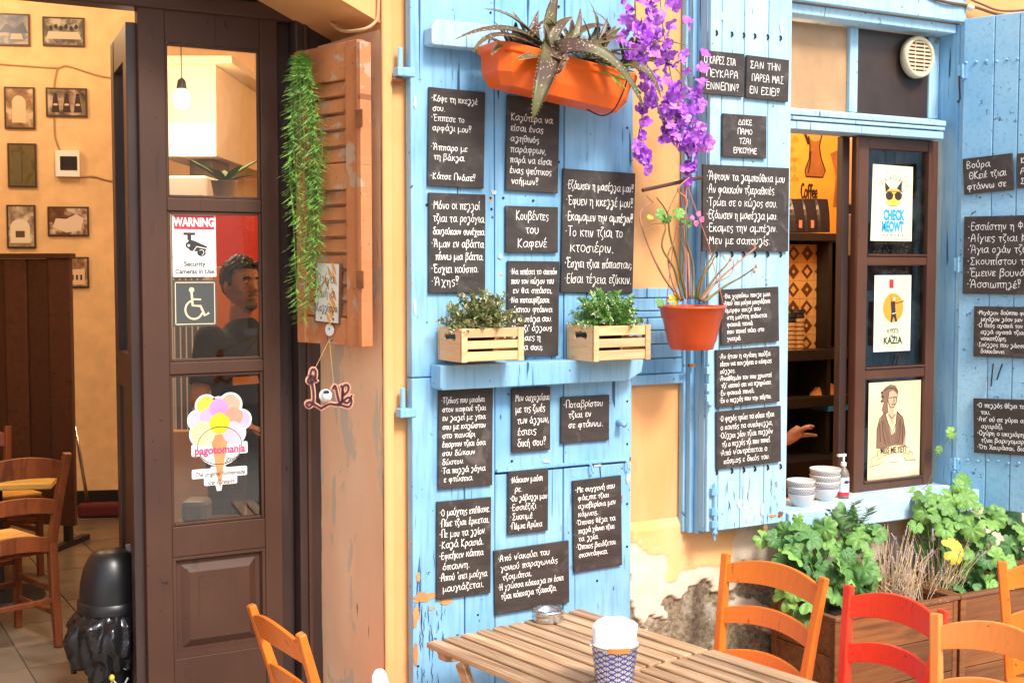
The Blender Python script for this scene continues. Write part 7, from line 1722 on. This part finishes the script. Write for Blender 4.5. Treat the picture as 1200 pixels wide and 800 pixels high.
    for s in (-1, 1): fm = MB(); fm.tube([V((s*.10, -.06, .035)), V((s*.105, .06, .045)), V((s*.118, .17, .028))], [.050, .047, .034], 14); fm.build('shoe', PITCH_M, t, smooth=True)
    hr = MB(); hr.ball((0, -.012, 1.672), .105, 56, 40, sc=(.81, .96, 1.01))
    hv = []; keep = MB()
    keep.v = list(hr.v); keep.f = [f for f in hr.f if not all(((hr.v[i].y > .030 and hr.v[i].z < 1.722) or (hr.v[i].y > .0 and hr.v[i].z < 1.64) or hr.v[i].z < 1.585+max(0, hr.v[i].y)*.9) for i in f)]
    for i, v in enumerate(keep.v): keep.v[i] = Rz @ (v+Vector((noise.noise(v*60), noise.noise(v*60+Vector((5, 5, 5))), noise.noise(v*60+Vector((9, 1, 3)))))*.005+(v-Vector((0, -.012, 1.66)))*.10*noise.noise(Vector((v.x*160, v.y*60, v.z*60))))
    keep.build('hair', HAIR, t, smooth=True, solid=.005)
    for s in (-1, 1):
        e = MB(); e.ball(Rz @ V((s*.031, .082, 1.656)), .0105, 12, 8); e.build('eye', pm('eye_white', (.6, .55, .5), .2), t, smooth=True); e = MB(); e.ball(Rz @ V((s*.031, .0905, 1.656)), .0045, 10, 6); e.build('iris', pm('dark_iris', (.02, .01, .008), .2), t, smooth=True)
        e = MB(); e.tube([Rz @ V((s*x_, y_, z_)) for x_, y_, z_ in ((.013, .098, 1.674), (.030, .096, 1.681), (.048, .082, 1.674))], .0042, 6); e.build('eyebrow', HAIR, t, smooth=True)
    e = MB(); e.ball((0, .073, 1.552), .031, 14, 10, sc=(1.1, .8, .8)); e.v = [Rz @ v for v in e.v]; e.build('beard', BEARD, t, smooth=True)
    e = MB(); e.tube([Rz @ V((x_, .100-abs(x_)*.4, 1.599-abs(x_)*.15)) for x_ in (-.028, -.012, 0, .012, .028)], .0035, 6); e.build('moustache', BEARD, t, smooth=True)
    e = MB(); e.tube([Rz @ V((x_, .097-abs(x_)*.3, 1.5825)) for x_ in (-.020, -.008, 0, .008, .020)], .0022, 6); e.build('mouth', pm('lip', (.26, .07, .05)), t, smooth=True)
    return t
zz5 = 5.5
hd_ = PD(283, 331, zz5); scl = (hd_.z-ZI)/1.655
man = person('man with short dark hair and grey goatee in black polo shirt behind the door glass', (hd_.x, hd_.y, ZI), RIGHT*.72-FWD*.69, scl,
       ((-.25, .02, 1.12), (-.20, .16, .92), (.3, 1, -.2)), ((.26, .04, 1.13), (.22, .24, 1.02), (-.5, 1, .1)))
ss = MB()
for s in (-1, 1): ss.ball((s*.036, .078, 1.738), .022, 12, 8, sc=(1.1, .45, .7))
ss.tube([(-.085, .0, 1.70), (-.06, .07, 1.74), (0, .092, 1.742), (.06, .07, 1.74), (.085, 0, 1.70)], .003, 6); o = ss.build('sunglasses', PITCH_M, None, smooth=True); ml_ = o.location.copy()
o.parent = man; tag(o)
st_ = MB(); st_.box(.02, .16, .155, .160, 1.20, 1.235, None); st_.build('shirt_print', pm('orange_print_stripe', (.62, .30, .08)), man)
# person at the kitchen counter, only a hand shows
hz = PD(942, 507, 6.1); zf = ZI; body_p = PD(872, 507, 6.35)
fdir = (PD(960, 507, 6.05)-body_p); fdir.z = 0; fdir.normalize(); xd_ = fdir.cross(Vector((0, 0, 1)))
def loc2(q): d = q-Vector((body_p.x, body_p.y, ZI)); return (d.dot(xd_), d.dot(fdir), d.z)
wr_ = PD(922, 516, 6.12); el_ = PD(884, 512, 6.3); hv_ = (PD(950, 494, 6.05)-wr_)
person('person in black standing behind the window shutter, one reaching hand visible in the opening', (body_p.x, body_p.y, ZI), fdir, 1.0,
       ((-.26, -.03, 1.10), (-.27, .0, .86), (0, .1, -1)), (loc2(el_), loc2(wr_), (hv_.dot(xd_), hv_.dot(fdir), hv_.z)), 0, .006, True)

# ================================================================ behind the window
def WIN(px, py, Y): return P(px, py, -Y)
YB = 1.9
MUR = plain('mustard_mural_paint', (.66, .28, .03), .8, .12, .2, 20)
a, b = WIN(905, 120, YB), WIN(984, 283, YB)
mur = thing('mural_wall', 'mustard wall painted with a coffee pot and the word Coffee, behind the window', 'mural', M=frame((a.x, YB, b.z), (1, 0, 0)))
wM, hM = b.x-a.x, 3.3-b.z
MB().box(-.4, wM, 0, hM, -.05, 0).build('wall', MUR, mur)
def MU(px, py): q = mur.matrix_basis.inverted() @ WIN(px, py, YB); return q.x, q.y
BRN = pm('mural_brown', (.26, .09, .015), .8, var=.3); BRL = pm('mural_light_brown', (.48, .24, .06), .8, var=.2); INKM = pm('mural_ink', (.02, .008, .004), .8)
mb = MB(); z = .001; mb.flat([MU(*q) for q in ((947, 160), (963, 158), (960, 172), (962, 186), (967, 200), (964, 208), (944, 207), (943, 200), (948, 186), (949, 172))], z); mb.flat([MU(*q) for q in ((973, 180), (986, 174), (986, 208), (981, 208), (985, 243), (976, 243), (979, 208), (978, 200))], z); mb.build('coffee_pot_print', BRN, mur)
mb = MB(); x, y = MU(955, 160); mb.disc(x, y, .045, .03, z+.001); mb.flat([MU(*q) for q in ((980, 204), (985, 204), (985, 211), (980, 211))], z+.001); mb.build('coffee_pot_light_print', BRL, mur)
mb = MB(); mb.ribbon([MU(936, 148), MU(942, 154), MU(947, 168)], .02, z+.002)
for l in (((947, 160), (949, 172), (948, 186), (943, 200), (944, 207), (964, 208), (967, 200), (962, 186), (960, 172), (963, 158)), ((950, 178), (949, 192), (947, 202))): mb.ribbon([MU(*q) for q in l], .009, z+.002)
x0, y0 = MU(938, 232); handline(mb, 'Coffee', x0, y0, .050, .62, .011, z+.0022, random.Random(2)); mb.build('lettering', INKM, mur)
mb = MB()
for k in range(5):
    x0, y0 = MU(925, 166+k*11.5); handline(mb, ('Cοffεε', 'τεα', 'καφες', 'ουζο', 'Cοffεε')[k], x0, y0, .022, .8, .005, z, random.Random(k))
mb.build('faint_lettering', pm('mural_faint', (.50, .19, .02)), mur)
x1b = b.x
# dark shelving block beneath
SHD = plain('dark_shelf_wood', (.013, .009, .008), .5, .2)
she = thing('dark_shelf_unit', 'dark brown wall shelving in the kitchen behind the window', 'shelf unit', (a.x-.3, YB, ZI))
def shb(px0, py0, px1, py1, Y0, Y1, nm, mat=SHD):
    p0, p1 = WIN(px0, py0, Y0), WIN(px1, py1, Y0); return MB().box(p0.x, p1.x, Y0, Y1, p1.z, p0.z).build(nm, mat, she, True, bevel=.003)
YS = 1.62
shb(880, 272, 1003, 283, YS, YB-.002, 'shelf'); shb(880, 413, 1003, 420, YS, YB-.002, 'shelf'); shb(880, 470, 1003, 474, YS, YB-.002, 'shelf')
p0, p1 = WIN(880, 278, YB), WIN(985, 278, YB); MB().box(p0.x, p1.x, YB+.002, YB+.03, ZI, p0.z).build('back_panel', SHD, she, True); MB().box(p1.x+.001, p1.x+1.1, YB+.002, YB+.03, ZI, 3.4).build('back_panel', SHD, she, True)
for px in (971, 996): p0 = WIN(px, 300, YS+.02); MB().box(p0.x, p0.x+.03, YS+.02, YB-.002, ZI, WIN(px, 284, YS+.02).z).build('upright', SHD, she, True)
p0, p1 = WIN(880, 520, YS-.1), WIN(1003, 530, YS-.1); MB().box(p0.x, p1.x, YS-.12, YB-.002, ZI, WIN(940, 540, YS-.1).z).build('counter', SHD, she, True)
# side wall of kitchen
m = MB(); m.box(WIN(1200, 300, 1.2).x+1.4, WIN(1200, 300, 1.2).x+1.5, .5, 2.5, ZI, 3.5); m.build('kitchen_side_wall', plain('grey_kitchen_wall', (.40, .35, .30), .8, .2)).__setitem__('kind', 'structure')
# patterned tiles
TLm = [pm('tile_cream', (.60, .36, .13), .3), pm('tile_brown', (.12, .045, .018), .3)]
p0, p1 = WIN(922, 286, YS+.12), WIN(968, 412, YS+.12); tw_ = (p1.x-p0.x)/3; nr_ = 6; th_ = (p0.z-p1.z)/nr_
til = thing('patterned_tile_panel', 'column of cream and brown diamond patterned tiles behind the window', 'tile panel', (p0.x, YS+.15, p1.z))
for i in range(3):
    for j in range(nr_):
        c_ = (p0.x+tw_*(i+.5), p1.z+th_*(j+.5)); M_ = frame((c_[0], YS+.12, c_[1]), (1, 0, 0)); iv = til.matrix_basis.inverted() @ M_
        mb = MB(); mb.mi = 0; mb.box(-tw_/2+.001, tw_/2-.001, -th_/2+.001, th_/2-.001, -.01, 0, iv); mb.mi = 1
        e = .44; mb.flat([(0, th_*e), (tw_*e, 0), (0, -th_*e), (-tw_*e, 0)], .0008, iv); mb.mi = 0
        if (i+j) % 2: mb.flat([(0, th_*.22), (tw_*.22, 0), (0, -th_*.22), (-tw_*.22, 0)], .0015, iv)
        else: mb.disc(0, 0, tw_*.1, z=.0015, n=8, M=iv)
        mb.build('tile', TLm, til)
for k in range(2):
    p0 = WIN(980, (296, 334)[k], YB-.08); p1 = WIN(996, (328, 350)[k], YB-.08); t = thing('amber_jar', ('upper amber lit box on the right of the kitchen shelf', 'lower amber lit box on the right of the kitchen shelf')[k], 'box', ((p0.x+p1.x)/2, YB-.05, p1.z)); MB().box(-(p1.x-p0.x)/2, (p1.x-p0.x)/2, -.03, .03, 0, p0.z-p1.z).build('body', pm('amber_box', (.66, .33, .10)), t, bevel=.004); MB().box(-(p1.x-p0.x)/2*.7, (p1.x-p0.x)/2*.7, -.033, -.0305, (p0.z-p1.z)*.2, (p0.z-p1.z)*.7).build('label_patch', CRM, t)
# coffee bags
for k, (px, w_) in enumerate(((931, 20), (945, 21), (960, 18))):
    p = WIN(px, 272, YS+.12); kx = (WIN(px+50, 272, YS+.12).x-p.x)/50; hw = w_*kx/2; H_ = WIN(px, 233, YS+.12).z-p.z
    t = thing('coffee_bag', ('black coffee bag with red and white mark, leftmost on the upper shelf', 'middle black coffee bag on the upper shelf', 'rightmost black coffee bag, under the word Coffee')[k], 'bag', p)
    vs = []; n = 8
    for r_ in range(7):
        f_ = r_/6; dd_ = .045*(1-f_**2.2)+.004; 
        for q in range(n): a_ = 2*math.pi*q/n+math.pi/8; vs.append((hw*1.0*max(-1, min(1, 1.3*math.cos(a_))), dd_*max(-1, min(1, 1.3*math.sin(a_))), H_*f_))
    mb = MB(); mb.add(vs, [(r_*n+q, r_*n+(q+1) % n, (r_+1)*n+(q+1) % n, (r_+1)*n+q) for r_ in range(6) for q in range(n)]+[tuple(range(6*n, 7*n))]); mb.build('bag_body', plain('black_foil_bag', (.016, .014, .018), .3, 0, .4, 50), t, smooth=False)
    if k < 2: mb = MB(); mb.box(-.012, .012, -.0525, -.050, H_*.12, H_*.35); mb.build('mark', pm('bag_mark', (.55, .20, .15)), t)
# paper cups
for s_, (px, n_c) in enumerate(((924, 9), (934, 10))):
    p = WIN(px, 413, YS+.08); t = thing('cup_stack', ('stack of upside-down paper cups at the left end of the kitchen shelf', 'second stack of paper cups beside the tiles on the kitchen shelf')[s_], 'cups', p)
    for k in range(n_c):
        z = k*.026; mb = MB(); mb.mi = 0; mb.lathe([(.040, z), (.042, z+.004), (.038, z+.024), (.030, z+.025)], 16); mb.build('cup', [pm('cup_tan', (.42, .25, .10))] if k < n_c-2 else [PITCH_M], t)
# crumpled paper & blue thing
p = WIN(966, 470, YS+.10); t = thing('paper_bag', 'crumpled orange-brown paper bag on the lower kitchen shelf', 'bag', p); mb = MB(); vs = []; n = 14
for r_ in range(8):
    f_ = r_/7
    for q in range(n): a_ = 2*math.pi*q/n; ww = (.13*(1-f_**2*.7)+.03*noise.noise(Vector((q*1.7, f_*5, 1)))); vs.append((ww*math.cos(a_), .06*math.sin(a_)*(1-f_*.5)+.02*noise.noise(Vector((q, f_*7, 4))), .105*f_+.025*noise.noise(Vector((q*2.1, f_*3, 9)))*f_))
mb.add(vs, [(r_*n+q, r_*n+(q+1) % n, (r_+1)*n+(q+1) % n, (r_+1)*n+q) for r_ in range(7) for q in range(n)]+[tuple(range(7*n, 8*n))]); mb.build('bag_body', pm('kraft_paper', (.55, .24, .06), .8), t)
p0, p1 = WIN(971, 474.5, YS), WIN(997, 480, YS); t = thing('blue_notebook', 'thin blue item lying under the lower kitchen shelf', 'notebook', (p0.x, YS, p1.z)); MB().box(0, p1.x-p0.x, 0, .14, 0, p0.z-p1.z-.002).build('cover', pm('blue_cover', (.02, .22, .55)), t)
# bowls on the sill
BW = pm('glazed_white', (.62, .59, .56), .2); BP = pm('bowl_pattern', (.10, .09, .10), .3); BB = pm('bowl_blue_rim', (.10, .12, .38), .3)
def bowls(px, py, n_b, lab, r0, lean):
    p = PZ(px, py, szt+.001); t = thing('bowl', lab[0], 'bowl', p, group='stacked bowls on the sill')
    z = 0
    for k in range(n_b):
        T_ = t if k == 0 else thing('bowl', lab[k], 'bowl', p+Vector((lean*k, 0, z)), group='stacked bowls on the sill')
        H_ = .058; r1 = r0*(1+.02*k)
        MB().lathe([(r1*.55, 0), (r1*.60, .004), (r1*.86, H_*.45), (r1*.97, H_*.8), (r1, H_), (r1*.96, H_), (r1*.90, H_*.7), (r1*.5, .012), (0, .010)], 36, cap=False).build('bowl_body', BW, T_, smooth=True)
        mb = MB(); 
        def bp(a_, f_): 
            r_ = (r1*.86+(r1*.97-r1*.86)*(f_-.45)/.35) if f_ < .8 else (r1*.97+(r1-r1*.97)*(f_-.8)/.2); r_ += .0007; return Vector((r_*math.cos(a_), r_*math.sin(a_), H_*f_))
        if k >= 1:
            for i in range(36):
                for j in range(4):
                    f0 = .48+j*.125; a0 = (i+.5*(j % 2))*2*math.pi/36; da = .055; df = .035
                    mb.add([bp(a0-da, f0), bp(a0, f0+df), bp(a0+da, f0), bp(a0, f0-df)], [(0, 3, 2, 1)]); 
            mb.build('pattern_print', BP, T_)['kind'] = 'stuff'
        else:
            for i in range(36): mb.add([bp(i*2*math.pi/36, .93), bp((i+1)*2*math.pi/36, .93), bp((i+1)*2*math.pi/36, .99), bp(i*2*math.pi/36, .99)], [(0, 1, 2, 3)])
            mb.build('rim_print', BB, T_)
        z += .026
zq = (PZ(957, 590, szt)-PZ(925, 590, szt)).length
bowls(939, 592, 3, ('lowest bowl of the left stack on the blue sill, blue rim', 'middle bowl of the left stack on the blue sill', 'top patterned bowl of the left stack on the blue sill'), zq*.50, -.002)
bowls(966, 585, 4, ('lowest bowl of the right stack on the blue sill, blue rim', 'second bowl from below in the right stack on the sill', 'third bowl from below in the right stack, patterned', 'top patterned bowl of the right stack next to the soap bottle'), zq*.55, .001)
p = PZ(988, 583, szt+.001); t = thing('soap_bottle', 'clear hand soap bottle with white pump and label behind the bowls', 'bottle', p); rs = .024; hs_ = .14
MB().lathe([(rs, 0), (rs*1.02, .01), (rs*1.02, hs_*.72), (rs*.8, hs_*.86), (rs*.45, hs_*.93), (rs*.45, hs_)], 24).build('bottle_body', pm('bottle_plastic', (.20, .18, .15), .1), t, smooth=True)
MB().lathe([(rs*1.04, hs_*.12), (rs*1.04, hs_*.66)], 24, cap=False).build('label_wrap', WHITE, t); MB().lathe([(rs*1.055, hs_*.08), (rs*1.055, hs_*.2)], 24, cap=False).build('red_band', REDP, t)
mb = MB(); mb.disc(0, 0, .012, .007, n=16, M=frame((-.2*rs, -rs*1.07, hs_*.52), (1, -.2, 0))); mb.build('emblem_print', pm('navy_print', (.02, .03, .15)), t)
mb = MB(); mb.lathe([(rs*.5, hs_), (rs*.5, hs_+.015), (rs*.2, hs_+.018), (rs*.2, hs_+.045)], 16); mb.box(-.034, .010, -.006, .006, hs_+.042, hs_+.052); mb.build('pump', WHITE, t)
pendant('lit bulb over the kitchen mural behind the window', WIN(912, 60, 1.1), 38, .04)
pendant('unseen bulb added above the transom to brighten the room behind the casement panes', WIN(1060, 40, .9), 45, .04)  # extra unseen lamp that lifts the dark casement panes
# clutter seen through the casement panes
for k, (x0, y0, x1, y1, Y_, c_) in enumerate(((1008, 160, 1024, 240, .9, (.40, .20, .09)), (1060, 180, 1072, 420, .8, (.34, .30, .26)), (1010, 250, 1032, 300, 1.0, (.16, .11, .08)), (1034, 300, 1060, 330, .9, (.34, .28, .22)))):
    p0, p1 = WIN(x0, y0, Y_), WIN(x1, y1, Y_); t = thing('cupboard_panel', ('tan slanted panel at the left of the top casement pane', 'grey upright strip behind the right side of the casement panes', 'dark brown box behind the lower left of the top pane', 'beige bundle between the two upper posters')[k], 'panel', ((p0.x+p1.x)/2, Y_, p1.z))
    MB().box(-(p1.x-p0.x)/2, (p1.x-p0.x)/2, 0, .12, 0, p0.z-p1.z).build('board', pm('clutter_%d' % k, c_, .6, var=.2), t, bevel=.006)

# ================================================================ across the street (seen only in the glass)
OB = thing('opposite_building', 'cream two-storey house across the street with shuttered windows', 'building', (2, -13, 0))
OW = plain('opposite_wall_paint', (.74, .66, .52), .9, .08, .3, 6)
mb = MB(); mb.box(-9, 9, -5, 0, 0, 5.2); mb.build('wall', OW, OB); MB().box(-9.2, 9.2, -5.2, .25, 5.2, 5.4).build('roof', plain('roof_edge', (.45, .25, .16), .8), OB)
for i in range(6):
    for z in (1.1, 3.3):
        x = -7.5+i*3; MB().box(x, x+1.1, .002, .05, z, z+1.4).build('window', plain('shutter_green', (.10, .20, .18), .6), OB)
        MB().box(x-.1, x+1.2, .002, .12, z-.1, z).build('sill', WHITE, OB)
MB().box(-1.0, .2, .002, .06, 0, 2.3).build('door', BROWN, OB)
